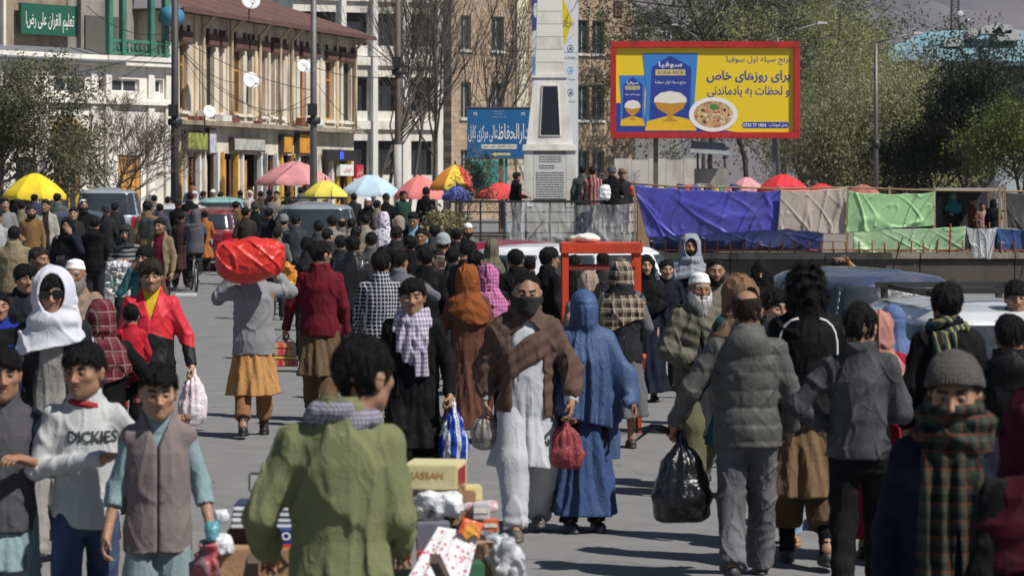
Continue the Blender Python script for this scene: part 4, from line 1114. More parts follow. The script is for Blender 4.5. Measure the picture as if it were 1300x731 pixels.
# ---------------------------------------------------------------- raised terrace on the right, its retaining wall, monument platform
tag(MB().box(2.7, 60, 60.2, 125, -.5, .96).build('market_terrace', plain((.2, .18, .155), .95, var=.25, bmp=.4)), kind='structure') if False else None
tag(box('market_terrace', plain((.2, .18, .155), .95, var=.25, bmp=.4), None, 2.72, 60, 60.25, 125, -.5, .95), kind='structure')
wr_ = empty('retaining_wall', (2.6, 60, 0), 0, 'stained dark concrete retaining wall with pale chipped top below the tarpaulins', 'wall')
for i in range(9):
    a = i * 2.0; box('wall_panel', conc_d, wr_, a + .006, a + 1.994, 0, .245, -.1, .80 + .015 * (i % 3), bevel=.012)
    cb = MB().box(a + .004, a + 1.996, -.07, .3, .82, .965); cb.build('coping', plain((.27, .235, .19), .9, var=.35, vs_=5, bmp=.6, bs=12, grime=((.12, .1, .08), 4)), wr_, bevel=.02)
box('lower_panel', plain((.3, .38, .45), .6, var=.2, vs_=4), wr_, (1156 - 650) / 60 - 2.6, (1292 - 650) / 60 - 2.6, -.05, -.006, -.1, 2.35 - (384 - 237) / 60)
box('pier', plain((.10, .08, .07), .9), wr_, (1248 - 650) / 60 - 2.6, (1258 - 650) / 60 - 2.6, -.12, -.052, -.1, 2.35 - (384 - 237) / 60)
rl = empty('rusty_railing', (2.65, 59.98, .96), 0, 'low rusty orange iron railing on top of the retaining wall', 'railing')
om = plain((.30, .095, .035), .75, var=.35, vs_=6, grime=((.16, .06, .03), 8))
box('rail', om, rl, 0, 17.9, -.02, .02, .04, .07); 
rnd = random.Random(5)
for i in range(66):
    x = i * .272 + .05; tall = x > 6 and i % 3 == 0
    MB().bar((x, -.03, -.0), (x + rnd.uniform(-.02, .02), -.03 + rnd.uniform(-.02, .02), (.62 if tall else .24) + rnd.uniform(-.03, .03)), .028).build('bar', om, rl)
pf = empty('monument_platform', (3.2 - 2.0, 72, 0), 0, 'raised concrete platform round the foot of the obelisk', 'platform')
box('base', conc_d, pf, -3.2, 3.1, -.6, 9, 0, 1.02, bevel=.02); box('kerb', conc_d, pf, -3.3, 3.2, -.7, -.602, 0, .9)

def obelisk():
    s = 48.0; Y = FPX / s; cx = (697.5 - 650) / s
    r = empty('obelisk_monument', (cx, Y, 1.02), 0, 'white stone obelisk monument with dark panel and inscribed plaque', 'monument')
    Z = lambda py: CAMZ - (py - HOR) / s - 1.02
    X = lambda px: (px - 697.5) / s
    mb_ = plain((.76, .74, .69), .55, var=.08, vs_=2.5, bmp=.15, grime=((.48, .44, .38), 2.0)); jt = plain((.36, .34, .3), .9)
    hw = X(730)
    def frus(n, z0, z1, w0, w1, mat, bv=.006):
        MB().add([(-w0, -w0, z0), (w0, -w0, z0), (w0, w0, z0), (-w0, w0, z0), (-w1, -w1, z1), (w1, -w1, z1), (w1, w1, z1), (-w1, w1, z1)],
                 [(0, 3, 2, 1), (4, 5, 6, 7), (0, 1, 5, 4), (1, 2, 6, 5), (2, 3, 7, 6), (3, 0, 4, 7)]).build(n, mat, r, bevel=bv)
    frus('core', .0, Z(192), hw - .03, hw - .03, jt, 0)
    for py0, py1 in ((262, 228), (228, 192)):         # pedestal slabs left and right of the plaque
        for a, b in ((665, 677), (718, 730)): box('slab', mb_, r, X(a) + .004, X(b) - .004, -hw, -hw + .028, Z(py0) + .004, Z(py1) - .004)
        box('slab', mb_, r, hw - .028, hw, -hw + .03, hw, Z(py0) + .004, Z(py1) - .004); box('slab', mb_, r, -hw, -hw + .028, -hw + .03, hw, Z(py0) + .004, Z(py1) - .004)
    pq = box('plaque', plain((.66, .66, .64), .4, var=.06), r, X(677) + .004, X(718) - .004, -hw + .005, -hw + .02, Z(252), Z(196))
    ink = plain((.06, .06, .06), .6); rn = random.Random(2); mk = MB()
    rows = [199, 202, 205, 210, 213] + list(range(219, 251, 3))
    for j, py in enumerate(rows):
        x = X(680 if j > 4 else 684); end = X(715 if j > 4 else 712)
        if j in (3, 4): end = X(703)
        while x < end:
            wl = rn.uniform(.02, .07); mk.add([(x, 0, Z(py + 1.6)), (min(x + wl, end), 0, Z(py + 1.6)), (min(x + wl, end), 0, Z(py)), (x, 0, Z(py))], [(0, 1, 2, 3)]); x += wl + .014
    mk.v = [(a, -hw + .003, c) for a, b, c in mk.v]; tag(mk.build('inscription', ink, pq), kind='stuff')
    frus('cornice', Z(192) + .002, Z(184), hw + .05, hw + .03, mb_)
    w0, w1 = X(727), X(718)
    frus('tapered_block', Z(184) + .002, Z(100), w0, w1, mb_)
    def yz(py): 
        t = (Z(py) - Z(184)) / (Z(100) - Z(184)); return -(w0 + (w1 - w0) * t)
    MB().add([(X(685), yz(173) - .012, Z(173)), (X(711), yz(173) - .012, Z(173)), (X(708), yz(110) - .012, Z(110)), (X(688), yz(110) - .012, Z(110))], [(0, 1, 2, 3)]).build('dark_panel', plain((.022, .022, .026), .18, var=.4, vs_=3), r)
    fr = MB(); 
    for a, b in (((685, 173), (688, 110)), ((711, 173), (708, 110)), ((685, 173), (711, 173)), ((688, 110), (708, 110))):
        fr.bar((X(a[0]), yz(a[1]) - .012, Z(a[1])), (X(b[0]), yz(b[1]) - .012, Z(b[1])), .035, .03)
    fr.build('panel_frame', plain((.55, .53, .49), .6), r)
    frus('cornice', Z(100) + .002, Z(96.5), w1 + .04, w1 + .03, mb_)
    z = Z(96.5) + .002; w = X(716); i = 0
    while z < 11.0:
        hgt = .335; w2 = w - .010; frus('shaft_block', z + .005, z + hgt, w, w2, plain((.76, .74, .69), .55, var=.08, vs_=2.5, bmp=.15) if i % 2 else mb_, .008); z += hgt; w = w2; i += 1
    frus('cap', z, z + .5, w, .03, mb_)
obelisk()

def fence():
    s = 51.0; Y = FPX / s; r = empty('black_fence', ((570 - 650) / s, Y, .3), 0, 'black welded iron fence round the monument platform', 'fence')
    X = lambda px: (px - 570) / s
    zt, zb = CAMZ - (256 - HOR) / s - .3, CAMZ - (322 - HOR) / s - .3
    for px in (571, 583, 610, 640, 668, 698, 730, 765, 792, 806, 810): MB().box(X(px) - .025, X(px) + .025, -.025, .025, -.0, zt).build('post', black_i, r)
    for i in range(6):
        z = zb + (zt - zb) * i / 5; MB().box(0, X(811), -.03 if i == 5 else -.018, .03 if i == 5 else .018, z - (.03 if i == 5 else .018), z + (.03 if i == 5 else .018)).build('rail', black_i, r)
    for i in range(7): MB().bar((0, 0.2 * i, zb + (zt - zb) * (1 if i % 2 else .5)), (0, .2 * i + .2, zb + (zt - zb) * (.5 if i % 2 else 1)), .03).build('rail', black_i, r)
fence()

# ---------------------------------------------------------------- hanging sheets
def sheet(name, label, cat, mat, cor, Y, nx=56, nz=34, sag=.08, fold=.035, freq=9, seed=0, group=None, drape=.0, hemw=.03, lean=0.0):
    """cloth hung between four photo-measured corners (px,py): tl, tr, br, bl at depth Y, with real folds"""
    s = FPX / Y; P = [at(px, py, s) for px, py in cor]
    base = (P[0] + P[1] + P[2] + P[3]) / 4
    U, Vv = np.meshgrid(np.linspace(0, 1, nx), np.linspace(0, 1, nz))
    def lerp(a, b, t): return a + (b - a) * t
    tx, tz = lerp(P[0].x, P[1].x, U), lerp(P[0].z, P[1].z, U) - sag * 4 * U * (1 - U)
    bx, bz = lerp(P[3].x, P[2].x, U), lerp(P[3].z, P[2].z, U) + hemw * vn(U * 7 + seed, 0 * U, 0 * U) - drape * 4 * U * (1 - U)
    x = lerp(tx, bx, Vv); z = lerp(tz, bz, Vv)
    rg = lambda n, w_: np.exp(-(n / w_) ** 2)
    tie = np.abs(((U * max(2, freq // 2)) % 1.0) - .5) * 2          # tied points along the top edge
    z = z - sag * .5 * (1 - tie ** 2) * (1 - Vv) ** 2
    f1 = rg(vn(U * freq * .8 + Vv * 1.6 * (U - .45) * freq * .35 + seed, Vv * .45, 0 * U + seed), .10)
    f2 = rg(vn(U * freq * .7 - Vv * 2.6 + seed * 2, Vv * .5 + U * 1.5, 0 * U + 3), .10)
    f3 = rg(vn(U * freq * 1.5 + Vv * 3 + seed, Vv * 1.2 - U * 2, 0 * U + 8), .09)
    big = vn(U * freq * .4 + seed, Vv * 1.3, 0 * U + 6)
    y = Y + lean * Vv - fold * (.75 * f1 + .6 * f2 * (.2 + Vv) + .3 * f3 - 1.6 * big * Vv)
    V = np.stack([x - base.x, y - Y, z - base.z], -1).reshape(-1, 3)
    Fc = [(j * nx + i, (j + 1) * nx + i, (j + 1) * nx + i + 1, j * nx + i + 1) for j in range(nz - 1) for i in range(nx - 1)]
    o = link(name, np_mesh(name, V, Fc), mat); o.location = (base.x, Y, base.z)
    if name != 'plastic_sheet': md = o.modifiers.new('thickness', 'SOLIDIFY'); md.thickness = .004
    return tag(o, label, cat, group)
def tarp(col, r=.42): return plain(col, r, var=.14, vs_=2.5, bmp=.35, bs=9, spec=.4, grime=(tuple(c * .6 + .04 for c in col), 1.6))
sheet('tarpaulin', 'bright blue tarpaulin hung above the retaining wall', 'tarpaulin', tarp((.075, .075, .42)), [(805, 234), (992, 241), (987, 292), (822, 303)], 59.6, 120, 52, .06, .05, 8, 1)
sheet('tarpaulin', 'beige canvas sheet hung beside the blue tarpaulin', 'tarpaulin', tarp((.48, .40, .34), .8), [(991, 241), (1075, 237), (1073, 298), (987, 291)], 59.5, 72, 48, .03, .035, 6, 4)
sheet('tarpaulin', 'pale green tarpaulin hung above the rusty railing', 'tarpaulin', tarp((.36, .62, .30)), [(1077, 242), (1187, 243), (1186, 286), (1075, 296)], 59.4, 88, 48, .05, .045, 7, 7)
sheet('tarpaulin', 'lower crumpled green sheet behind the rusty railing bars', 'tarpaulin', tarp((.40, .62, .36)), [(1083, 292), (1226, 287), (1224, 318), (1083, 321)], 60.1, 100, 32, .02, .035, 10, 9)
sheet('tarpaulin', 'dark blue sheet bundled low behind the railing under the bright tarpaulin', 'tarpaulin', tarp((.02, .035, .14)), [(822, 290), (1046, 288), (1044, 320), (826, 320)], 60.08, 120, 28, .02, .04, 12, 12)
sheet('tarpaulin', 'dark navy sheet hung low beside the clear plastic', 'tarpaulin', tarp((.03, .075, .20)), [(1265, 289), (1330, 291), (1330, 322), (1266, 319)], 60.0, 48, 28, .02, .03, 6, 15)
sheet('tarpaulin', 'dark grey tarpaulin hung at the end of the stalls', 'tarpaulin', tarp((.06, .06, .055)), [(1277, 244), (1340, 244), (1340, 292), (1279, 290)], 60.1, 48, 40, .02, .03, 5, 17)
sheet('tarpaulin', 'small turquoise sheet tied to the fence corner', 'tarpaulin', tarp((.12, .36, .27)), [(809, 256), (819, 258), (820, 315), (808, 313)], 70.4, 12, 20, .0, .03, 3, 19)
sheet('plastic_sheet', 'crumpled clear plastic sheet hanging over the retaining wall', 'plastic sheet', filmmat('film a', .55), [(1226, 288), (1266, 288), (1258, 328), (1236, 326)], 59.5, 52, 48, .03, .05, 5, 3)
sheet('plastic_sheet', 'wide clear plastic sheet tied along the black fence', 'plastic sheet', filmmat('film b', .26), [(667, 255), (808, 257), (803, 312), (668, 316)], 70.5, 60, 28, .06, .06, 7, 6)
sheet('plastic_sheet', 'narrow torn plastic sheet tied to the black fence', 'plastic sheet', filmmat('film b', .26), [(641, 256), (668, 255), (666, 316), (643, 300)], 70.4, 20, 24, .03, .05, 4, 8)

# ---------------------------------------------------------------- billboard
def billboard():
    s = 46.0; Y = FPX / s; cx = (895 - 650) / s
    r = empty('billboard', (cx, Y, .95), 0, 'large yellow rice billboard in a red frame above the stalls', 'billboard')
    X = lambda px: (px - 895) / s
    Z = lambda py: CAMZ - (py - HOR) / s - .95
    ye = plain((.83, .60, .02), .45, var=.05, vs_=1.2); rd = plain((.50, .022, .02), .45, var=.15, vs_=2, grime=((.3, .02, .02), 3)); bl = plain((.022, .05, .30), .5, var=.08); sky_b = plain((.04, .21, .58), .5, var=.1); wt = plain((.82, .82, .8), .5, var=.04); gold = plain((.55, .26, .03), .4, var=.35, vs_=20); ygold = plain((.80, .48, .02), .5, var=.2, vs_=9)
    box('panel', ye, r, X(781), X(1009), 0, .12, Z(169), Z(60))
    for a in ((775, 1015, 61, 53), (775, 1015, 176, 168)): box('frame_bar', rd, r, X(a[0]), X(a[1]), -.10, .16, Z(a[2]), Z(a[3]), bevel=.01)
    for a in ((775, 782), (1008, 1015)): box('frame_bar', rd, r, X(a[0]), X(a[1]), -.097, .157, Z(168) + .002, Z(61) - .002)
    box('pole', steel, r, X(981), X(986), .2, .32, 0, Z(168)); box('pole', steel, r, X(830), X(836), .2, .32, 0, Z(168))
    for py in (80, 150): box('back_brace', steel, r, X(785), X(1005), .13, .19, Z(py + 4), Z(py))
    L = [-.004]
    def P(n, pts, m): L[0] -= .0008 if n != 'garnish' else .0001; return MB().poly([(X(a), Z(b)) for a, b in pts], L[0]).build(n, m, r)
    def disc(n, cx_, cy, rx, ry, m, k=28): return P(n, [(cx_ + rx * math.cos(-2 * math.pi * i / k), cy + ry * math.sin(-2 * math.pi * i / k)) for i in range(k)][::1], m)
    P('blue_corner', [(781, 168.5), (781, 131), (787, 131), (800, 150), (940, 168.5)][::-1][::-1], bl)
    def pack(x0, x1, y0, y1, big):
        w_ = x1 - x0; h_ = y1 - y0
        P('rice_pack', [(x0 + w_ * .04, y1), (x1 - w_ * .02, y1), (x1 - w_ * .06, y0 + h_ * .6), (x1, y0), (x0, y0), (x0 + w_ * .07, y0 + h_ * .5)], sky_b)
        P('pack_front', [(x0 + w_ * .12, y1 - h_ * .14), (x1 - w_ * .14, y1 - h_ * .14), (x1 - w_ * .12, y0 + h_ * .18), ((x0 + x1) / 2, y0 + h_ * .03), (x0 + w_ * .16, y0 + h_ * .18)], bl)
        P('pack_foot', [(x0 + w_ * .04, y1), (x1 - w_ * .02, y1), (x1 - w_ * .12, y1 - h_ * .14), ((x0 + x1) / 2, y1 - h_ * .2), (x0 + w_ * .08, y1 - h_ * .12)], ygold)
        c = (x0 + x1) / 2
        P('name_band', [(c - w_ * .27, y0 + h_ * .285), (c + w_ * .27, y0 + h_ * .285), (c + w_ * .27, y0 + h_ * .21), (c - w_ * .27, y0 + h_ * .21)], plain((.7, .55, .15), .5))
        L[0] -= .001
        text('pack_lettering', 'سوفیا', wt, r, X(c), L[0], Z(y0 + h_ * .15), w_ * .42 / s, h_ * .085 / s, fa=True, bold=.015)
        text('pack_lettering', 'SOFIA RICE', bl, r, X(c), L[0], Z(y0 + h_ * .248), w_ * .46 / s, h_ * .045 / s, bold=.015)
        text('pack_lettering', 'برنج سیله اول سوفیا', wt, r, X(c), L[0], Z(y0 + h_ * .38), w_ * .55 / s, h_ * .05 / s, fa=True, bold=.01)
        by = y0 + h_ * .62; bw = w_ * .3
        P('bowl', [(c - bw, by), (c - bw * .75, by + h_ * .1), (c - bw * .2, by + h_ * .17), (c - bw * .15, by + h_ * .22), (c - bw * .5, by + h_ * .26), (c + bw * .5, by + h_ * .26), (c + bw * .15, by + h_ * .22), (c + bw * .2, by + h_ * .17), (c + bw * .75, by + h_ * .1), (c + bw, by)], gold)
        P('rice_heap', [(c - bw, by + 1)] + [(c + bw * math.cos(math.pi * (1 - i / 10)), by - h_ * .125 * math.sin(math.pi * i / 10) - (i % 2) * .8) for i in range(1, 10)] + [(c + bw, by + 1), (c, by + 3)], plain((.78, .74, .66), .7, var=.25, vs_=40))
    pack(786, 820, 96, 160, False)
    pack(816, 886, 68, 166, True)
    disc('plate', 905.5, 145.5, 31, 22, wt); 
    disc('pilau', 905.5, 145.5, 25, 17, plain((.62, .42, .2), .7, var=.6, vs_=30, grime=((.2, .05, .02), 14)))
    rn = random.Random(8)
    for i in range(26):
        a, q = rn.uniform(0, 6.28), math.sqrt(rn.random()); x, y = 905.5 + 23 * q * math.cos(a), 145.5 + 15 * q * math.sin(a)
        disc('garnish', x, y, rn.uniform(1.4, 3), rn.uniform(1.2, 2.2), rn.choice([plain((.55, .05, .02), .5), plain((.08, .03, .02), .5), plain((.72, .62, .45), .6)]), 7)
    disc('herb', 906, 136, 5.5, 4, plain((.05, .25, .05), .6), 7)
    L[0] = -.0035
    text('headline', 'برنج سیله اول سوفیا', bl, r, X(963), L[0], Z(77), X(1003) - X(922), Z(72) - Z(83.5), fa=True, bold=.004)
    text('headline', 'برای روزهای خاص', bl, r, X(950), L[0], Z(97.5), X(1003) - X(897), Z(90) - Z(106), fa=True, bold=.025)
    text('headline', 'و لحظات به یادماندنی', bl, r, X(950), L[0], Z(116.5), X(1002) - X(898), Z(109) - Z(124), fa=True, bold=.014)
    L[0] = -.002
    P('number_pill', [(944, 163), (1000, 163), (1002, 160), (1002, 158), (1000, 155), (944, 155), (942, 158), (942, 160)], bl); L[0] -= .001
    text('phone_number', '0730 77 1004', wt, r, X(958), L[0], Z(159), X(973) - X(944), Z(156.8) - Z(161.4), bold=.015)
    text('phone_number', 'بخش فروشات:', wt, r, X(988), L[0], Z(159), X(1000) - X(976), Z(156.5) - Z(161.8), fa=True, bold=.01)
billboard()

def blue_sign():
    s = 44.0; Y = FPX / s
    r = empty('institute_sign', ((632 - 650) / s, Y, .5), 0, 'blue institute signboard with white Persian lettering beside the obelisk', 'sign')
    X = lambda px: (px - 632) / s
    Z = lambda py: CAMZ - (py - HOR) / s - .5
    bl = plain((.015, .13, .33), .5, var=.12, vs_=1.5); wt = plain((.8, .82, .82), .5, var=.04)
    box('board', bl, r, X(593), X(673), 0, .06, Z(201), Z(137))
    fr = MB().box(X(592), X(674), -.02, .08, Z(202), Z(200.5)).box(X(592), X(674), -.02, .08, Z(137.5), Z(136)); fr.build('board_frame', steel, r)
    box('post', plain((.25, .12, .06), .8), r, X(633), X(639), .07, .2, 0, Z(190)); box('post', plain((.05, .2, .35), .7), r, X(641), X(644), .08, .18, 0, Z(190))
    text('headline', 'دارالحفاظ', wt, r, X(651), -.006, Z(170), X(671) - X(632), Z(157) - Z(183), fa=True, bold=.012)
    text('headline', 'عالی مرکزی کابل', wt, r, X(613), -.006, Z(170), X(631) - X(594.5), Z(159) - Z(181), fa=True, bold=.010)
    for y, w_ in ((141.5, 14), (145, 10), (148.5, 18)): text('small_lettering', 'وزارت ارشاد حج و اوقاف', wt, r, X(633), -.006, Z(y), w_ / s, 2.0 / s, fa=True)
    st = box('yellow_strip', plain((.75, .72, .6), .6), r, X(611), X(656), -.008, -.002, Z(189.5), Z(183.5))
    text('small_lettering', 'ارشاد حافظان قران کریم', bl, st, X(633), -.012, Z(186.5), 40 / s, 4 / s, fa=True, bold=.01)
    MB().poly([(X(622), Z(196)), (X(630), Z(199)), (X(630), Z(197.4)), (X(648), Z(197.4)), (X(648), Z(194.4)), (X(630), Z(194.4)), (X(630), Z(193))], -.006).build('arrow', plain((.65, .6, .2), .6), r)
    for px in (603.5, 664): 
        MB().lathe([(.0, 0), (.055, 0)], 16, 'y', (X(px), -.006, Z(145))).build('emblem', plain((.6, .66, .7), .6), r)
        MB().poly([(X(px) - .03, Z(145) - .04), (X(px) + .03, Z(145) - .04), (X(px), Z(145) + .05)], -.009).build('emblem_mark', bl, r)
    text('small_lettering', 'اداره محترم', wt, r, X(603), -.006, Z(198), 10 / s, 2.2 / s, fa=True)
blue_sign()
sheet('cloth_banner', 'turquoise cloth banner tied below the blue signboard', 'banner', plain((.05, .30, .27), .7, var=.15), [(597, 203), (641, 202), (641, 243), (600, 241)], 83, 24, 18, .02, .03, 5, 2)

# ---------------------------------------------------------------- poles, street lamps, wires, dishes
def pole(px, pyb, s, label, mat, r0=.13, r1=.09, top=-60, clutter=True, low=None):
    b = at(px, pyb, s); g = gz(b.y)
    r = empty('utility_pole', (b.x, b.y, g), 0, label, 'utility pole')
    zt = CAMZ - (top - HOR) / s - g
    MB().tube([(0, 0, -.05), (0, 0, zt * .5), (0, 0, zt)], [r0, (r0 + r1) / 2, r1], 12).build('shaft', mat, r)
    if low is not None: MB().tube([(0, 0, 0), (0, 0, low)], [r0 + .02, r0 + .02], 12).build('lower_sleeve', plain((.4,.39,.37),.7), r)
    if clutter:
        z = zt * .45 if low is None else zt * .6
        MB().box(-.16, .12, -.26, -.1, z, z + .35).build('junction_box', black_i, r, bevel=.01)
        MB().lathe([(.18, z - .25), (.21, z - .2), (.21, z - .1), (.18, z - .05)], 12).build('cable_coil', black_i, r)
    MB().box(-.5, .5, -.04, .04, zt - .6, zt - .5).build('crossarm', steel, r)
    return r
pole(222, 262, 44, 'dark steel utility pole with cable coil at the corner of the shop terrace', plain((.07, .068, .065), .6, metal=.3, var=.3))
pole(398, 262, 43, 'grey steel utility pole rising in front of the shop terrace', plain((.16, .16, .155), .55, metal=.3, var=.25), .12, .08)
pole(505, 262, 38, 'weathered utility pole with pale lower sleeve among the bare poplars', plain((.13, .1, .085), .8, var=.3), .11, .09, low=3.2)
def lamp(px, pyb, s, top, armpx, armpy, label, g=None):
    b = at(px, pyb, s); g = gz(b.y) if g is None else g
    r = empty('street_lamp', (b.x, b.y, g), 0, label, 'street lamp')
    zt = CAMZ - (top - HOR) / s - g; ax = (armpx - px) / s; az = CAMZ - (armpy - HOR) / s - g
    MB().tube([(0, 0, 0), (0, 0, zt * .6), (0, 0, zt)], [.09, .07, .05], 10).build('post', steel, r)
    MB().tube([(0, 0, zt), (ax * .3, 0, zt + (az - zt) * .45), (ax * .8, 0, az)], .026, 8).build('arm', steel, r)
    MB().add([(ax * .78, -.09, az - .03), (ax, -.07, az - .02), (ax, .07, az - .02), (ax * .78, .09, az - .03), (ax * .8, -.06, az + .06), (ax * .97, -.04, az + .04), (ax * .97, .04, az + .04), (ax * .8, .06, az + .06)],
             [(0, 3, 2, 1), (4, 5, 6, 7), (0, 1, 5, 4), (1, 2, 6, 5), (2, 3, 7, 6), (3, 0, 4, 7)]).build('lamp_head', plain((.34, .34, .34), .6), r, bevel=.01)
    if armpx == 1172:
        z = CAMZ - (183 - HOR) / s - g; MB().lathe([(.06, z - .15), (.13, z - .1), (.14, z), (.12, z + .1), (.06, z + .13)], 12).build('clock_box', black_i, r)
    return r
lamp(1112, 245, 42, 55, 1172, 43, 'tall grey street lamp in front of the willows', .95)
lamp(987, 245, 40, 48, 1051, 30, 'street lamp rising from behind the red framed billboard', .95)
lamp(893, 245, 30, 55, 852, 32, 'leaning rusty street lamp behind the billboard', .95)
lamp(752, 245, 30, 22, 712, 24, 'slim street lamp arm beside the white obelisk shaft', .6) if False else None
def dish(px, py, s, rad, label, rz=0, off=.0):
    c = at(px, py, s); r = empty('satellite_dish', c, rz, label, 'satellite dish')
    o = MB().lathe([(0, .1), (rad * .5, .07), (rad * .85, -.01), (rad, -.06), (rad, -.075), (rad * .5, .05), (0, .08)], 24, 'y').build('reflector', plain((.72, .73, .73), .5, var=.08, grime=((.5, .48, .44), 3)), r)
    o.rotation_euler = (R(-22), 0, 0)
    MB().tube([(0, .05, -rad * .8), (0, -.45, -.1)], .012, 5).build('feed_arm', steel, r); MB().lathe([(0, -.06), (.035, -.06), (.035, .05), (0, .05)], 8, 'y', (0, -.46, -.09)).build('feed_horn', plain((.6, .6, .58), .5), r)
    MB().tube([(0, .08, 0), (0, .25, -.1), (0, .3, -.7)], .025, 6).build('mount', steel, r)
dish(318, 103, 40.5, .27, 'round white satellite dish on the middle of the shop terrace', R(28)); dish(385, 85, 39, .23, 'white satellite dish beside the grey utility pole', R(20))
dish(265, 143, 41.5, .21, 'small white satellite dish above the shop ledge', R(35)); dish(318, 2, 40, .3, 'grey satellite dish on the rusty terrace roof', R(15))
def wire(name, pts, label, rad=.012, sag=.4):
    mb = MB()
    for a, b in zip(pts[:-1], pts[1:]):
        a, b = Vector(a), Vector(b)
        mb.tube([a.lerp(b, t / 12) - Vector((0, 0, sag * 4 * (t / 12) * (1 - t / 12))) for t in range(13)], rad, 4, False)
    o = mb.build(name, black_i); return tag(o, label, 'cable', 'overhead cables')
WN = []; WL = ['taut black cable from the corner pole to the grey pole', 'deeply sagging black cable from the corner pole to the grey pole', 'black cable from the corner pole down to the shop ledge', 'long black cable from the corner pole to the far end of the terrace', 'short black cable from the grey pole to the terrace end', 'black cable from the corner pole over the lean to roof', 'black cable from the corner pole to the corner house cornice', 'black cable from the corner pole up to the green name board',
    'upper black cable between the grey pole and the weathered pole', 'lower black cable between the grey pole and the weathered pole', 'upper long black cable from the weathered pole across the stone block', 'lower long black cable from the weathered pole across the stone block', 'black cable from the weathered pole to the obelisk banner', 'black cable from the corner pole to the terrace dishes', 'black cable from the grey pole back to the shop ledge']
for a, b, sg in (((222, 45, 44), (398, 115, 43), .25), ((222, 55, 44), (398, 130, 43), .9), ((222, 50, 44), (330, 150, 41), .7), ((222, 60, 44), (455, 165, 34), .9), ((398, 100, 43), (470, 170, 36), .25), ((222, 50, 44), (40, 95, 43), .3),
                 ((222, 52, 44), (90, 118, 42), .3), ((222, 40, 44), (110, 8, 42), .4), ((398, 60, 43), (505, 70, 38), .15), ((398, 85, 43), (505, 95, 38), .2), ((505, 50, 38), (830, 62, 27), .3), ((505, 58, 38), (830, 70, 27), .3), ((505, 95, 38), (690, 60, 27), .2), ((222, 50, 44), (300, 105, 41), .3), ((398, 120, 43), (300, 150, 41), .2)):
    WN.append(1); wire('overhead_cable', [at(*a), at(*b)], WL[len(WN) - 1], .011, sg)

# ---------------------------------------------------------------- trees
def bark(col): return plain(col, .95, var=.35, vs_=8, bmp=.6, bs=30)
def leafmat(col):
    key = ('leaf', col)
    if key in MATS: return MATS[key]
    m, nt, b = mat_new(key)
    oi = nd(nt, 'ShaderNodeNewGeometry'); n = noise(nt, coords(nt), 1.3, 3)
    c = mixc(nt, n, tuple(x * .55 for x in col), tuple(x * 1.5 for x in col)); c = mixc(nt, noise(nt, coords(nt), 14, 2), c, tuple(x * .8 for x in col))
    lk(nt, c, b.inputs['Base Color']); b.inputs['Roughness'].default_value = .6; b.inputs['Specular IOR Level'].default_value = .3
    t = nd(nt, 'ShaderNodeBsdfTranslucent'); lk(nt, c, t.inputs[0]); ms = nd(nt, 'ShaderNodeMixShader'); ms.inputs[0].default_value = .3
    lk(nt, b.outputs[0], ms.inputs[1]); lk(nt, t.outputs[0], ms.inputs[2]); lk(nt, ms.outputs[0], nt.nodes['Material Output'].inputs[0])
    return m
def limbs(rnd, h, spread, levels, nb, up, droop, r0, lean=(0, 0), low=.35):
    """returns tubes [(pts, radii)] and tips"""
    tubes, tips = [], []
    def grow(p, d, L, r, lv):
        pts, rad = [p], [r]; n = 4
        for i in range(n):
            d = (d + Vector((rnd.gauss(0, .13), rnd.gauss(0, .13), rnd.gauss(0, .07) + (up if lv else .05) * .12 - droop * lv * .09))).normalized()
            p = p + d * (L / n); pts.append(p); rad.append(r * (1 - .6 * (i + 1) / n))
        tubes.append((pts, rad, lv))
        if lv >= levels: tips.append((pts[-1], d)); tips.append((pts[-2], d)); tips.append((pts[2], d)); return
        k = nb[lv]
        for j in range(k):
            t = rnd.uniform(.3 if lv else low, 1.0); ii = min(n - 1, int(t * n)); q = pts[ii].lerp(pts[ii + 1], t * n - ii)
            az = 2 * math.pi * (j / k) + rnd.uniform(-.6, .6); e = spread * rnd.uniform(.7, 1.25)
            a = d.orthogonal().normalized(); b_ = d.cross(a)
            nd_ = (d * math.cos(e) + (a * math.cos(az) + b_ * math.sin(az)) * math.sin(e)).normalized()
            grow(q, nd_, L * rnd.uniform(.45, .7) * (1.15 - .35 * t), rad[ii] * .62, lv + 1)
    grow(Vector((0, 0, 0)), Vector((lean[0], lean[1], 1)).normalized(), h, r0, 0)
    return tubes, tips
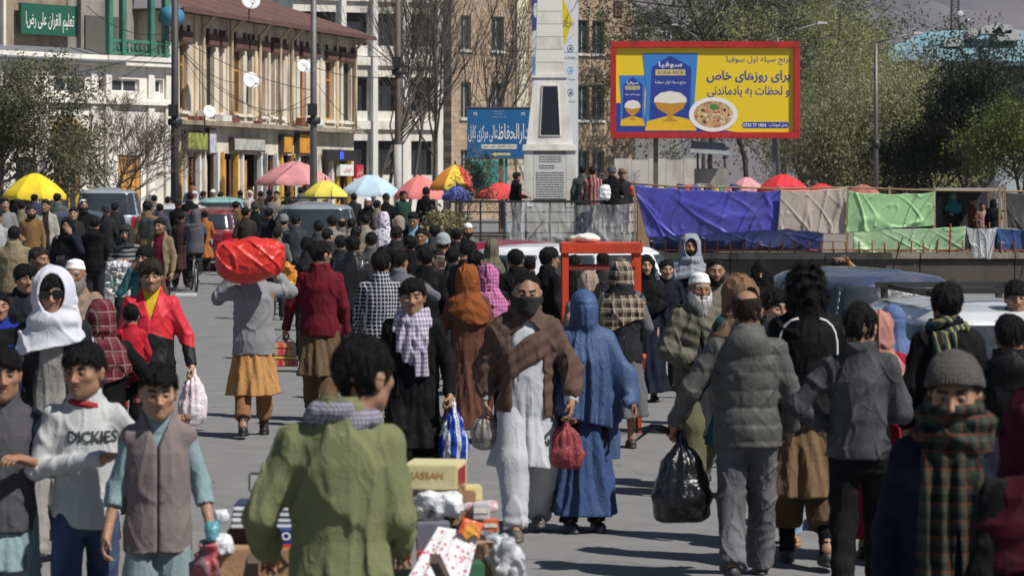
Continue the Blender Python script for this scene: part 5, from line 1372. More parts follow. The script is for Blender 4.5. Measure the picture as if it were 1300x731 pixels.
def tree(px, py0, s, h, label, name='tree', leaves=6000, leaf=.07, lcol=(.09, .12, .03), bcol=(.12, .095, .075), levels=3, nb=(9, 6, 5), spread=.75, up=.4, droop=0., r0=.14, seed=1, spread_leaf=.35, trunk_frac=.75, hang=0.0, g=None, group=None, lean=(0, 0), cat='tree', low=.35):
    rnd = random.Random(seed); Y = FPX / s; g = gz(Y) if g is None else g
    r = empty(name, ((px - 650) / s, Y, g), rnd.uniform(0, 6), label, cat, group)
    tubes, tips = limbs(rnd, h * trunk_frac, spread, levels, nb, up, droop, r0, lean, low)
    t0, t1 = MB(), MB()
    for pts, rad, lv in tubes:
        (t0 if lv < 1 else t1).tube(pts, [max(x, .006) for x in rad], 7 if lv == 0 else (5 if lv == 1 else 3), False)
    t0.build('trunk', bark(bcol), r); t1.build('branches', bark(bcol), r)
    if leaves:
        R_ = np.random.default_rng(seed); T = np.array([t[0][:] for t in tips]); i = R_.integers(0, len(T), leaves)
        c = T[i] + R_.normal(0, spread_leaf, (leaves, 3)) * np.array((1, 1, .8)); c[:, 2] -= np.abs(R_.normal(0, hang, leaves)) if hang else 0
        c[:, 2] = np.maximum(c[:, 2], .25)
        a = R_.normal(0, 1, (leaves, 3)); a[:, 2] -= hang * 3; a /= np.linalg.norm(a, axis=1)[:, None]; b = np.cross(a, R_.normal(0, 1, (leaves, 3))); b /= np.linalg.norm(b, axis=1)[:, None]
        sz = (leaf * R_.uniform(.6, 1.4, leaves))[:, None]; w_ = .42 if hang or leaf < .05 else .5
        V = np.stack([c - a * sz, c + b * sz * w_, c + a * sz, c - b * sz * w_], 1).reshape(-1, 3)
        tag(link('crown', np_mesh('crown', V, np.arange(len(V)).reshape(-1, 4), False), leafmat(lcol), r))
    return r
tree(4, 240, 45, 4.3, 'dense dark green juniper tree in front of the corner house', 'juniper_tree', 24000, .05, (.15, .155, .085), levels=3, nb=(16, 7, 4), spread=.72, up=.5, r0=.1, seed=3, spread_leaf=.17, trunk_frac=.85, low=.1)
tree(146, 250, 44.3, 3.7, 'leafless spreading tree before the corner house door', 'bare_tree', 2600, .024, (.12, .12, .05), (.13, .105, .085), levels=4, nb=(14, 6, 5, 4), spread=.7, up=.7, r0=.075, seed=5, spread_leaf=.06, trunk_frac=.8, low=.2)
for i, (px, h, sd, s) in enumerate(((462, 8.5, 11, 31), (486, 10, 12, 32), (515, 10.5, 13, 31), (548, 10, 14, 32), (580, 9, 15, 33))):
    tree(px, 240, s, h, ('bare poplar at the end of the shop terrace', 'bare poplar standing left of the weathered pole', 'tall bare poplar standing right of the weathered pole', 'bare budding poplar before the white concrete block', 'bare budding poplar beside the blue signboard')[i], 'poplar_tree', 900 + 350 * i, .03, (.16, .11, .05) if i < 3 else (.2, .13, .05), (.115, .1, .088), levels=3, nb=(15, 6, 4), spread=.42, up=1.1, r0=.085, seed=sd, spread_leaf=.08, trunk_frac=.8, group='bare poplars')
tree(770, 235, 43, 2.6, 'leafless grey shrub behind the obelisk platform', 'bare_shrub', 200, .02, (.12, .1, .06), (.2, .17, .145), levels=3, nb=(12, 6, 4), spread=1.0, up=.5, r0=.05, seed=21, spread_leaf=.05, g=.6, trunk_frac=.7, cat='shrub')
tree(590, 250, 47, 2.4, 'thin pale green sapling beside the turquoise banner', 'sapling', 1400, .035, (.14, .15, .05), (.15, .12, .09), levels=3, nb=(9, 5, 3), spread=.6, up=.7, r0=.03, seed=22, spread_leaf=.1, cat='shrub')
tree(556, 285, 58, 1.6, 'dry straw coloured plant beside the fence corner', 'dry_shrub', 2600, .05, (.26, .24, .13), (.25, .22, .14), levels=2, nb=(14, 6), spread=.5, up=.6, r0=.02, seed=23, spread_leaf=.1, cat='shrub')
wl = (.33, .34, .14)
for i, (px, s, h, sd, lb, lf) in enumerate(((1050, 29, 8.9, 31, 'tall pale green willow behind the lamp and the billboard edge', 15000), (1100, 30, 7.0, 32, 'pale green willow just left of the tall street lamp', 13000), (1150, 31, 5.6, 33, 'pale willow before the blue roofed hall', 14000),
                                    (1010, 34, 5.4, 34, 'low olive willow below the billboard corner', 9000), (1130, 36, 4.7, 35, 'low bushy willow behind the green tarpaulin', 13000), (1050, 36, 4.4, 36, 'low bushy willow behind the beige sheet', 9000), (1150, 27, 7.6, 37, 'budding tree with bare twigs rising over the blue roof', 1100))):
    tree(px, 235, s, h, lb, 'willow_tree', int(lf * 1.15), .06, (wl, (.31, .32, .14), (.36, .36, .17), (.29, .29, .15), (.34, .335, .17), (.28, .275, .15), (.32, .28, .16))[i], (.10, .085, .07), levels=3, nb=(11, 7, 5), spread=.75, up=.5, droop=.5, r0=.13, seed=sd, spread_leaf=.3, hang=.42, g=.95, trunk_frac=.78, low=.12, group='willows behind the stalls')
pn = (.03, .05, .022)
for i, (px, s, h, sd, lb) in enumerate(((905, 23, 13.5, 41, 'dark pine rising behind the left part of the billboard'), (950, 24, 14, 42, 'dark pine rising behind the middle of the billboard'), (995, 24, 12.8, 43, 'dark pine rising behind the right end of the billboard'), (1030, 22, 12.0, 47, 'dark tree top between the pines and the willows'))):
    tree(px, 235, s, h, lb, 'pine_tree', 11000, .085, (.06, .085, .045) if i % 2 else (.12, .15, .06), (.07, .055, .045), levels=3, nb=(18, 7, 4), spread=1.1, up=.3, droop=.3, r0=.16, seed=sd, spread_leaf=.22, g=.8, trunk_frac=.88, group='pines behind the billboard')
tree(1216, 235, 38, 4.1, 'narrow dark cypress before the hall wall', 'cypress_tree', 16000, .06, (.03, .045, .022), (.07, .055, .045), levels=3, nb=(18, 7, 4), spread=.7, up=.8, r0=.1, seed=44, spread_leaf=.17, g=.95, trunk_frac=.85)
tree(1195, 235, 37, 3.6, 'dark leafy bush left of the cypress', 'dark_bush', 12000, .06, (.035, .05, .022), (.07, .055, .045), levels=3, nb=(12, 7, 4), spread=.9, up=.5, r0=.08, seed=48, spread_leaf=.2, g=.95, trunk_frac=.75)
tree(1296, 240, 40, 3.5, 'bright green bush at the end of the hall', 'green_bush', 11000, .055, (.12, .15, .04), (.09, .07, .055), levels=3, nb=(12, 7, 4), spread=.9, up=.4, r0=.08, seed=45, spread_leaf=.2, g=.95, trunk_frac=.75)
for i, (px, h, sd) in enumerate(((1198, 9.6, 51), (1222, 9.0, 52))):
    tree(px, 235, 19.5, h, ('dark conifer beyond the blue roof beside the dishes', 'dark conifer beyond the roof vents of the hall')[i], 'conifer_tree', 5000, .12, (.03, .045, .025), (.07, .055, .045), levels=2, nb=(16, 8), spread=1.1, r0=.15, seed=sd, spread_leaf=.3, g=.8, trunk_frac=.95)

# low white wall, kiosk, white slab behind the stalls
lw = empty('garden_wall', ((780 - 650) / 42, FPX / 42, .6), 0, 'weathered whitewashed garden wall behind the stalls', 'wall')
for i in range(5): box('wall_panel', plain((.58, .56, .52), .9, var=.2, vs_=2, bmp=.4, grime=((.26, .23, .2), 1.8)), lw, i * .52 + .004, i * .52 + .516, 0, .25, 0, 2.6 - .04 * (i % 2))
kk = empty('kiosk', ((903 - 650) / 46, FPX / 46, .95), 0, 'concrete watch kiosk with tilted tin roof below the billboard', 'kiosk')
box('hut', conc, kk, -.42, .42, 0, .8, 0, 1.9, bevel=.02)
for x in (-.4, .34): box('post', wood_d, kk, x, x + .06, .02, .08, 1.9, 2.5)
MB().add([(-.6, -.35, 2.35), (.5, -.35, 2.28), (.42, .9, 2.62), (-.5, .9, 2.68), (-.6, -.35, 2.32), (.5, -.35, 2.25), (.42, .9, 2.59), (-.5, .9, 2.65)], [(0, 1, 2, 3), (7, 6, 5, 4), (0, 4, 5, 1), (1, 5, 6, 2), (2, 6, 7, 3), (3, 7, 4, 0)]).build('tin_roof', tin, kk)
tag(box('white_slab', white_p, None, (1060 - 650) / 33.4, (1074 - 650) / 33.4, 108, 108.3, .5, 2.35 + (237 - 172) / 34), 'tall white panel standing among the low willows', 'panel')
# ------------------------------------------------------------------ cars
def carpaint(col, rough=.22):
    key = ('paint', col, rough)
    if key in MATS: return MATS[key]
    m, nt, b = mat_new(key)
    d = ramp(nt, noise(nt, coords(nt), 3, 6), [(.35, 0), (.8, 1)])
    c = mixc(nt, mth(nt, 'MULTIPLY', d, .35), col, (.3, .27, .23)); lk(nt, c, b.inputs['Base Color'])
    b.inputs['Coat Weight'].default_value = .6; b.inputs['Metallic'].default_value = .15
    lk(nt, ramp(nt, noise(nt, coords(nt), 6, 5), [(.3, rough), (.8, rough + .3)]), b.inputs['Roughness'])
    return m
tyre_m = plain((.02, .02, .02), .85); rim_m = plain((.35, .35, .36), .4, metal=.7); redl = plain((.35, .01, .015), .2, var=.3, vs_=15); clearl = plain((.7, .7, .68), .15)
_wheel = {}
def wheel(parent, x, y, rad, sg):
    if rad not in _wheel:
        t = MB().lathe([(rad * .62, -.1), (rad * .9, -.105), (rad, -.07), (rad, .07), (rad * .9, .105), (rad * .62, .1)], 24, 'x')
        r_ = MB().lathe([(0, .06), (rad * .2, .07), (rad * .3, .05), (rad * .58, .06), (rad * .64, .1), (rad * .64, -.1), (0, -.1)], 20, 'x')
        for k in range(5):
            a = 2 * math.pi * k / 5; r_.bar((.075, 0, 0), (.09, rad * .58 * math.cos(a), rad * .58 * math.sin(a)), .05, .03)
        a, b = t.build('tyre', tyre_m), r_.build('rim', rim_m); _wheel[rad] = (a.data, b.data); bpy.data.objects.remove(a); bpy.data.objects.remove(b)
    w_ = empty('wheel', (x, y, rad)); w_.parent = parent
    if sg < 0: w_.rotation_euler = (0, 0, math.pi)
    link('tyre', _wheel[rad][0], None, w_); link('rim', _wheel[rad][1], None, w_)
def car(px, pyroof, s, rz, label, col, kind='sedan', rack=False, H=None, h=.03, lamp=redl, name=None, front=False):
    """rear end faces local -y"""
    L, W, Hh = {'sedan': (4.4, 1.7, 1.44), 'suv': (4.8, 1.88, 1.88), 'wagon': (4.4, 1.7, 1.47)}[kind]
    Hh = H or Hh; Y = FPX / s; g = gz(Y)
    r = empty(name or {'suv': 'parked_suv'}.get(kind, 'parked_car'), ((px - 650) / s, Y, g), R(rz), label, 'car', 'vehicles in the crowd')
    wr = .36 if kind == 'suv' else .3; belt = .62 * Hh if kind != 'suv' else .6 * Hh
    if kind == 'suv': cab = [(belt - .25, W / 2 - .02, 2.1, 0, -.28), (belt, W / 2 - .03, 1.98, 0, -.3), (Hh - .12, W / 2 - .17, 1.66, 0, -.42), (Hh - .03, W / 2 - .28, 1.5, 0, -.45), (Hh + .02, .2, .8, 0, -.45)]
    elif kind == 'wagon': cab = [(belt - .2, W / 2 - .02, 1.8, 0, -.32), (belt, W / 2 - .04, 1.72, 0, -.33), (Hh - .1, W / 2 - .2, 1.36, 0, -.45), (Hh - .03, W / 2 - .3, 1.2, 0, -.48), (Hh + .02, .2, .7, 0, -.48)]
    else: cab = [(belt - .2, W / 2 - .02, 1.5, 0, -.12), (belt, W / 2 - .04, 1.36, 0, -.12), (Hh - .1, W / 2 - .22, .82, 0, -.15), (Hh - .03, W / 2 - .32, .68, 0, -.16), (Hh + .02, .2, .4, 0, -.16)]
    def fcab(x, y, z): return loft((x, y, z), cab, 5.0)
    def fbody(x, y, z):
        P = (x, y, z)
        low = sbox(P, (0, 0, (belt + .2) / 2 + .04), (W / 2, L / 2, (belt - .12) / 2), .13)
        nose = smax(low, (z - belt + .02) + .16 * np.maximum(y - .7, 0) + (.10 * np.maximum(-y - 1.2, 0) if kind == 'sedan' else 0), .05)
        d = smin(nose, fcab(x, y, z), .05)
        d = d - .012 * np.exp(-((z - belt * .78) / .03) ** 2)
        for yy in (L * .31, -L * .30):
            d = smax(d, -(np.maximum(np.sqrt((y - yy) ** 2 + (z - wr) ** 2) - wr - .055, W / 2 - .3 - np.abs(x))), .02)
        return d
    pm = carpaint(col)
    bd = sdf_obj('body', fbody, (-W / 2, -L / 2 - .05, .1), (W / 2, L / 2 + .05, Hh + .03), h, pm, r, slack=.08)
    zb, zt = belt + .05, Hh - .13
    def glass(nm, reg):
        sdf_obj(nm, lambda x, y, z: np.maximum(np.maximum(fcab(x, y, z) - .012, np.maximum(zb - z, z - zt)), reg(x, y, z)), (-W / 2, -L / 2, zb - .05), (W / 2, L / 2, zt + .05), h, glassmat((.018, .022, .026), .05), r, slack=.06)
    cyb = cab[1][4]; hw = W / 2
    slope = lambda z: np.interp(z, [belt, Hh - .12], [cab[1][2], cab[2][2]]); cyz = lambda z: np.interp(z, [belt, Hh - .12], [cab[1][4], cab[2][4]])
    sx = lambda z: np.interp(z, [belt, Hh - .12], [cab[1][1], cab[2][1]])
    glass('rear_window', lambda x, y, z: np.maximum(np.abs(x) - (sx(z) - .09), y - (cyz(z) - slope(z) + .16)))
    glass('windscreen', lambda x, y, z: np.maximum(np.abs(x) - (sx(z) - .09), (cyz(z) + slope(z) - .16) - y))
    for sg in (-1, 1):
        for j in range(2 if kind == 'sedan' else 3):
            n = 2 if kind == 'sedan' else 3
            glass('side_window', lambda x, y, z: np.maximum((sx(z) - .10) - x * sg, np.abs((y - cyz(z)) / (slope(z) - .12) - (-1 + (2 * j + 1) / n)) * .9 - .9 / n + .05))
    for sg in (-1, 1):
        for y in (L * .31, -L * .30): wheel(r, sg * (W / 2 - .11), y, wr, sg)
        z0, z1 = (belt - .28, belt - .02) if kind != 'suv' else (belt - .34, belt + .02)
        sdf_obj('tail_lamp', lambda x, y, z: np.maximum(fbody(x, y, z) - .012, np.maximum(np.maximum((hw - .34) - x * sg, y + L / 2 - .22), np.maximum(z0 - z, z - z1))), (-hw - .05, -L / 2 - .08, z0 - .05), (hw + .05, -L / 2 + .35, z1 + .05), .02, lamp, r, slack=.05)
        sdf_obj('headlamp', lambda x, y, z: np.maximum(fbody(x, y, z) - .012, np.maximum(np.maximum((hw - .4) - x * sg, L / 2 - .2 - y), np.maximum(belt - .36 - z, z - belt + .16))), (-hw - .05, L / 2 - .35, belt - .4), (hw + .05, L / 2 + .08, belt - .1), .03, clearl, r, slack=.05)
        mz = belt + .06; my = cyb + cab[1][2] - .55
        MB().box(sg * hw - .02 * sg, sg * (hw + .2), my, my + .1, mz, mz + .14).build('mirror', pm, r, bevel=.03)
    MB().box(-hw + .06, hw - .06, -L / 2 - .06, -L / 2 + .05, .36, .56).build('bumper', plain((.05, .05, .052), .5) if kind != 'suv' else pm, r, bevel=.04)
    MB().box(-hw + .06, hw - .06, L / 2 - .05, L / 2 + .06, .36, .56).build('bumper', pm, r, bevel=.04)
    MB().box(-.26, .26, -L / 2 - .075, -L / 2 - .06, .62, .75).build('number_plate', plain((.7, .7, .68), .5, grime=((.1, .1, .1), 30)), r)
    if rack:
        rk = MB()
        for sg in (-1, 1): rk.bar((sg * (hw - .38), cyb - 1.2, Hh + .08), (sg * (hw - .38), cyb + .9, Hh + .08), .05, .04)
        for y in (-.9, .5): rk.bar((-hw + .25, cyb + y, Hh + .10), (hw - .25, cyb + y, Hh + .10), .06, .04)
        for sg in (-1, 1):
            for y in (-1.1, .8): rk.bar((sg * (hw - .38), cyb + y, Hh - .02), (sg * (hw - .38), cyb + y, Hh + .07), .05, .05)
        rk.build('roof_rack', black_i, r)
    MB().tube([(.35, cyb - .2, Hh - .02), (.36, cyb - .5, Hh + .35)], .006, 4).build('aerial', black_i, r)
    return r
car(137, 237, 47.5, 8, 'silver four wheel drive wagon with red tail lamp behind the crowd', (.30, .34, .40), 'suv')
car(96, 262, 52, 165, 'dark blue saloon car beside the silver four wheel drive', (.03, .045, .09), 'sedan')
car(281, 258, 51, -6, 'dark red hatchback seen from behind beside the brown cloak', (.20, .015, .03), 'wagon')
car(228, 262, 47, 175, 'white saloon car behind the dark red hatchback', (.62, .64, .66), 'sedan')
car(283, 250, 44, 4, 'pale green saloon car roof beyond the dark red hatchback', (.25, .48, .48), 'wagon', H=1.55)
car(398, 248, 58, 7, 'large grey silver four wheel drive with wide rear window', (.25, .29, .33), 'suv', rack=True)
car(640, 303, 76, 80, 'dark red car parked along the black fence', (.26, .012, .03), 'sedan')
car(682, 312, 84, 96, 'white car parked before the black fence', (.68, .7, .72), 'wagon')
car(1072, 356, 118, 12, 'dark blue car parked below the retaining wall', (.045, .06, .12), 'wagon', h=.024)
car(1212, 396, 160, 4, 'white car with black roof rack behind the denim jacket', (.66, .68, .7), 'wagon', rack=True, h=.022)

# ------------------------------------------------------------------ umbrellas
def umbrella(px, pytop, pyrim, wpx, s, label, cols, g=None, tilt=0.0, fringe=True):
    Y = FPX / s; g = gz(Y) if g is None else g; zt = CAMZ - (pytop - HOR) / s - g; zr = CAMZ - (pyrim - HOR) / s - g; rad = wpx / 2 / s
    r = empty('market_umbrella', ((px - 650) / s, Y, g), 0, label, 'umbrella', 'market umbrellas')
    n = 8
    for k in range(n):
        V, Fc = [], []; m, q = 7, 7
        a0, a1 = 2 * math.pi * (k + .5) / n, 2 * math.pi * (k + 1.5) / n
        for i in range(m):
            t = i / (m - 1)
            for j in range(q):
                u = j / (q - 1); a = a0 + (a1 - a0) * u; sc_ = 1 - .055 * 4 * u * (1 - u) * t
                z = zt - (zt - zr) * (t ** 1.6) - .02 * 4 * u * (1 - u) * t
                V.append((rad * t * math.cos(a) * sc_, rad * t * math.sin(a) * sc_, z + .012 * math.sin(7 * u + 9 * t + k)))
        for i in range(m - 1):
            for j in range(q - 1): Fc.append((i * q + j, i * q + j + 1, (i + 1) * q + j + 1, (i + 1) * q + j))
        if fringe:
            b0 = len(V)
            for j in range(q): x, y, z = V[(m - 1) * q + j]; V.append((x * 1.005, y * 1.005, z - .11 - .02 * (j % 2)))
            for j in range(q - 1): Fc.append(((m - 1) * q + j, (m - 1) * q + j + 1, b0 + j + 1, b0 + j))
        link('panel', np_mesh('panel', V, Fc), plain(cols[k % len(cols)], .75, var=.12, vs_=3, bmp=.2, grime=(tuple(c * .75 for c in cols[k % len(cols)]), 2)), r)
        MB().tube([(0, 0, zt - .06), (rad * .97 * math.cos(a0), rad * .97 * math.sin(a0), zr - .015)], .008, 4, False).build('rib', steel, r)
    MB().tube([(0, 0, 0), (0, 0, zt + .08)], .022, 8).build('pole', plain((.3, .28, .25), .6), r)
    MB().lathe([(.02, zt), (.035, zt + .03), (.01, zt + .12)], 8).build('finial', black_i, r)
umbrella(44, 220, 247, 82, 47, 'plain yellow market umbrella left of the silver car', [(.78, .58, .02)])
umbrella(374, 205, 230, 104, 40, 'large dusty pink umbrella before the shop terrace', [(.62, .26, .27)])
umbrella(413, 229, 247, 60, 43, 'small yellow umbrella above the grey four wheel drive', [(.70, .58, .08)])
umbrella(470, 222, 244, 82, 40, 'pale blue umbrella between the yellow and the coral ones', [(.46, .62, .74)])
umbrella(533, 223, 247, 68, 42, 'coral red umbrella beside the pale blue one', [(.72, .20, .20)])
umbrella(578, 209, 236, 68, 43, 'rainbow striped umbrella in orange yellow red and green', [(.75, .28, .04), (.76, .55, .06), (.55, .05, .04), (.1, .3, .12)])
umbrella(635, 232, 247, 66, 44, 'red umbrella half hidden behind the blue signboard post', [(.62, .06, .06)])
umbrella(580, 236, 248, 40, 46, 'small blue umbrella below the rainbow striped one', [(.08, .1, .4)])
umbrella(948, 225, 240, 46, 50, 'faded pink umbrella behind the blue tarpaulin', [(.66, .30, .32)], .95)
umbrella(994, 221, 241, 70, 52, 'bright red umbrella behind the blue tarpaulin', [(.66, .03, .04)], .95)
umbrella(1043, 233, 243, 44, 50, 'small red umbrella behind the beige sheet', [(.62, .03, .04)], .95)
umbrella(1095, 234, 244, 44, 50, 'brownish red umbrella behind the green tarpaulin', [(.36, .12, .09)], .95)

# stall poles and the goods laid on the terrace edge
sp = empty('stall_frame', (2.7, 60.6, .95), 0, 'rough wooden stall frame carrying the tarpaulins', 'stall')
wdm = plain((.30, .2, .11), .85, var=.3, vs_=6)
for px in (806, 850, 905, 940, 988, 1076, 1130, 1187, 1270, 1277): box('post', wdm, sp, (px - 650) / 59.7 - 2.72, (px - 650) / 59.7 - 2.67, -.02, .03, 0, CAMZ - (236 - HOR) / 59.7 - .95)
MB().tube([((px - 650) / 59.7 - 2.7, 0, CAMZ - (py - HOR) / 59.7 - .95) for px, py in ((800, 233), (860, 237), (940, 238), (990, 240), (1075, 238), (1190, 242), (1275, 243), (1330, 243))], .02, 6).build('top_rail', wdm, sp)
MB().box((1187 - 650) / 59.7 - 2.7, (1272 - 650) / 59.7 - 2.7, .1, 2.2, 1.33, 1.37).build('roof_cloth', plain((.45, .4, .38), .8, var=.4, vs_=9), sp)
MB().box((1187 - 650) / 59.7 - 2.7, (1277 - 650) / 59.7 - 2.7, 2.2, 2.25, 0, 1.35).build('back_cloth', plain((.03, .03, .04), .9), sp)
rn = random.Random(12); cols = [(.5, .06, .04), (.06, .08, .35), (.4, .38, .36), (.03, .03, .04), (.55, .35, .12), (.1, .25, .2), (.45, .2, .25), (.02, .03, .12)]
names = ['red', 'blue', 'grey', 'black', 'ochre', 'green', 'pink', 'navy']
for i in range(16):
    px = 805 + i * 8.5; c = i % 8; s = 56.5; o = at(px, 238 - rn.random() * 4, s)
    def f(x, y, z): return sbox((x, y, z), (0, 0, 0), (.11, .1, .13), .06) + .03 * vn(x * 14 + i, y * 14, z * 14)
    tag(sdf_obj('garment_bundle', f, (-.2, -.2, -.22), (.2, .2, .22), .02, plain(cols[c], .85, var=.3, vs_=12), None, loc=(o.x, o.y, o.z - .12)), 'folded %s garment bundle laid along the stall edge above the blue tarpaulin' % names[c], 'clothes', 'clothes on the stall edge')
box('display_table', wdm, sp, 0.1, 2.75, 2.7, 3.3, .0, 1.28)

# ------------------------------------------------------------------ hand carts, bags and goods
redp = plain((.62, .06, .02), .5, var=.15, vs_=5, grime=((.35, .05, .02), 4))
def handcart():
    s = 134.0; Y = FPX / s; r = empty('red_handcart', ((764 - 650) / s, Y, 0), 0, 'red painted handcart with tall open frame behind the burqa', 'cart')
    Z = lambda py: CAMZ - (py - HOR) / s
    X = lambda px: (px - 764) / s
    MB().box(X(712), X(816), -.02, .9, Z(322), Z(309)).build('top_board', redp, r, bevel=.006)
    for x in (X(714), X(806)):
        for y in (.0, .84): MB().box(x, x + .06, y, y + .05, .45, Z(322)).build('post', redp, r)
    for y in (.02, .86): MB().box(X(714), X(806), y, y + .035, Z(340) - .02, Z(340) + .01).build('crossbar', plain((.2, .03, .02), .6), r)
    MB().box(X(712), X(814), -.1, 1.1, .42, .5).build('bed', plain((.25, .15, .08), .8), r)
    for sg in (-1, 1):
        MB().bar((sg * .36, -.1, .46), (sg * .36, -.85, .80), .04).build('handle', redp, r)
        w_ = empty('wheel', (sg * .36, .35, .3)); w_.parent = r
        MB().lathe([(.26, -.022), (.3, -.022), (.3, .022), (.26, .022), (.26, -.022)], 24, 'x').build('tyre', tyre_m, w_)
        sp_ = MB().lathe([(0, .03), (.04, .03), (.04, -.03), (0, -.03)], 10, 'x')
        for k in range(8): a = 2 * math.pi * k / 8; sp_.bar((0, 0, 0), (0, .27 * math.cos(a), .27 * math.sin(a)), .012)
        sp_.build('spokes', redp, w_)
    MB().bar((X(808), -.05, .85), (X(812), -.05, .02), .03).build('prop_leg', redp, r)
    o = sdf_obj('sack', lambda x, y, z: ell((x, y, z), (0, 0, 0), (.14, .12, .05)) + .02 * vn(x * 12, y * 12, z * 12), (-.2, -.2, -.1), (.2, .2, .1), .015, plain((.7, .68, .62), .8), None, loc=((747 - 650) / s, Y + .3, Z(309) + .04))
    tag(o, 'white cloth bundle lying on the red handcart roof', 'bundle')
    tag(sdf_obj('black_sack', lambda x, y, z: ell((x, y, z), (0, 0, 0), (.2, .25, .3)) + .04 * vn(x * 8, y * 8, z * 8), (-.3, -.35, -.4), (.3, .35, .4), .02, plain((.02, .02, .022), .4), None, loc=((740 - 650) / s, Y + .45, .79)), 'dark sack standing inside the red handcart', 'sack')
handcart()

def plastic(key, col, rough=.25, var=.1, alpha=None):
    return plain(col, rough, var=var, vs_=8, bmp=.9, bs=22, spec=.6, key=key, alpha=alpha)
def bag(name, label, loc, w_, d_, h_, mat, seed=0, h=.012, neck=True, mats=None, rz=0, cat='bag'):
    """hanging carrier bag: loc is the hand; the bag falls below it"""
    def f(x, y, z):
        t = np.clip(-z / h_, 0, 1); rx = np.interp(t, [0, .12, .3, .7, 1], [.1, .2, .62, 1, .88]) * w_ / 2; ry = np.interp(t, [0, .12, .3, .7, 1], [.12, .25, .7, 1, .8]) * d_ / 2
        d = (np.sqrt((x / rx) ** 2 + (y / ry) ** 2) - 1) * np.minimum(rx, ry)
        th = np.arctan2(y, x); d = d + .012 * (1 - t) * np.sin(11 * th + seed + 3 * vn(x * 6, y * 6, z * 6)) + .016 * (.5 - np.abs(vn(x * 11 + seed, y * 11, z * 8))) + .006 * vn(x * 30, y * 30, z * 24)
        return smax(smax(d, -h_ - z + .02 * vn(x * 7, y * 7 + seed, z), .04), z - .03, .01)
    o = sdf_obj(name, f, (-w_ * .65, -d_ * .65, -h_ - .03), (w_ * .65, d_ * .65, .06), h, mat, None, loc=loc, rz=rz, slack=.04)
    return tag(o, label, cat)
def crate(name, mat, parent, c, sz, rz=0.0, bevel=.006):
    o = MB().box(-sz[0] / 2, sz[0] / 2, -sz[1] / 2, sz[1] / 2, 0, sz[2]).build(name, mat, parent, loc=c, bevel=bevel); o.rotation_euler = (0, 0, rz); return o
card = plain((.36, .22, .12), .85, var=.18, vs_=5, bmp=.2, grime=((.24, .14, .07), 4)); card_d = plain((.07, .05, .042), .85, var=.3)
def goods_cart():
    s = 300.0; Y = FPX / s; r = empty('goods_cart', ((450 - 650) / s, Y, 0), 0, 'low wooden handcart piled with goods before the green jacket', 'cart')
    MB().box(-.62, .62, -.3, .95, .56, .62).build('bed', plain((.16, .1, .06), .85, var=.3), r)
    for x in (-.63, .60): MB().box(x, x + .03, -.28, .93, .621, .70).build('side_board', plain((.2, .12, .07), .85, var=.3), r)
    for sg in (-1, 1):
        MB().bar((sg * .45, -.3, .6), (sg * .36, -.78, .88), .04).build('handle', plain((.1, .07, .05), .8), r)
        w_ = empty('wheel', (sg * .55, .4, .28)); w_.parent = r
        MB().lathe([(.22, -.03), (.28, -.03), (.28, .03), (.22, .03), (.22, -.03)], 20, 'x').build('tyre', tyre_m, w_)
        MB().lathe([(0, .035), (.23, .03), (.23, -.03), (0, -.035)], 16, 'x').build('rim', steel, w_)
    for sg in (-1, 1): MB().bar((sg * .4, -.2, .56), (sg * .4, -.22, .0), .04).build('leg', wdm, r)
    return r
goods_cart()
def on(px, py, s): return at(px, py, s)
def tagged_box(name, label, cat, mat, px0, px1, py0, py1, s, dep, rz=0.0, group=None):
    a = at((px0 + px1) / 2, py1, s); w_ = (px1 - px0) / s; h_ = (py1 - py0) / s
    o = crate(name, mat, None, (a.x, a.y + dep / 2, a.z), (w_, dep, h_), rz); return tag(o, label, cat, group)
GC = 'goods piled on the front cart'
b = tagged_box('cardboard_box', 'open brown cardboard box at the near corner of the goods cart', 'box', card, 268, 374, 697, 768, 303, .3, .05, GC)
tagged_box('cardboard_box', 'small dark carton wedged behind the striped packs', 'box', card_d, 288, 330, 672, 697, 298, .2, 0, GC)
strp = cloth((.75, .75, .76), (.03, .035, .09), 'stripes', .32, rough=.35, wr=.1, spec=.5)
for i in range(4):
    tagged_box('paper_ream', 'white ream with dark edge lines, number %s up in the stack on the cart' % ('one', 'two', 'three', 'four')[i], 'paper pack', plain((.74, .75, .77), .4, var=.05), 292 + i, 372, 664 - i * 7.2, 670.6 - i * 7.2, 300, .26, .03 * (i % 2), GC)
    tagged_box('paper_ream', 'thin dark blue sleeve between the white reams, layer %s' % ('one', 'two', 'three', 'four')[i], 'paper pack', plain((.025, .03, .08), .4), 293 + i, 371, 662.4 - i * 7.2, 663.8 - i * 7.2, 300, .255, 0, GC)
pb = tagged_box('printed_carton', 'blue and red carton with white letters on the cart', 'box', plain((.02, .035, .2), .4), 335, 372, 672, 697, 301.5, .2, 0, GC)
hw2, hh2 = .5 * 37 / 301.5, 25 / 301.5
box('red_band', plain((.5, .05, .03), .4), pb, -hw2 - .001, hw2 + .001, -.103, -.1005, .0, hh2 * .27)
text('carton_lettering', 'POO', plain((.8, .8, .8), .4), pb, 0, -.1035, hh2 * .68, hw2 * 1.7, hh2 * .42, bold=.02)
hb = tagged_box('printed_carton', 'cream carton with orange letters on top of the goods', 'box', plain((.62, .56, .30), .5, var=.08), 516, 586, 590, 622, 292, .3, -.12, GC)
text('carton_lettering', 'HASSAN', plain((.5, .25, .06), .5), hb, -.02, -.152, .065, .16, .032, bold=.02)
box('red_panel', plain((.3, .02, .03), .4), hb, .1215, .1225, -.13, .1, .012, .09)
tagged_box('cream_carton', 'small cream carton beside the red and blue packet', 'box', plain((.66, .58, .28), .5, var=.08), 588, 611, 617, 636, 290, .1, .1, GC)
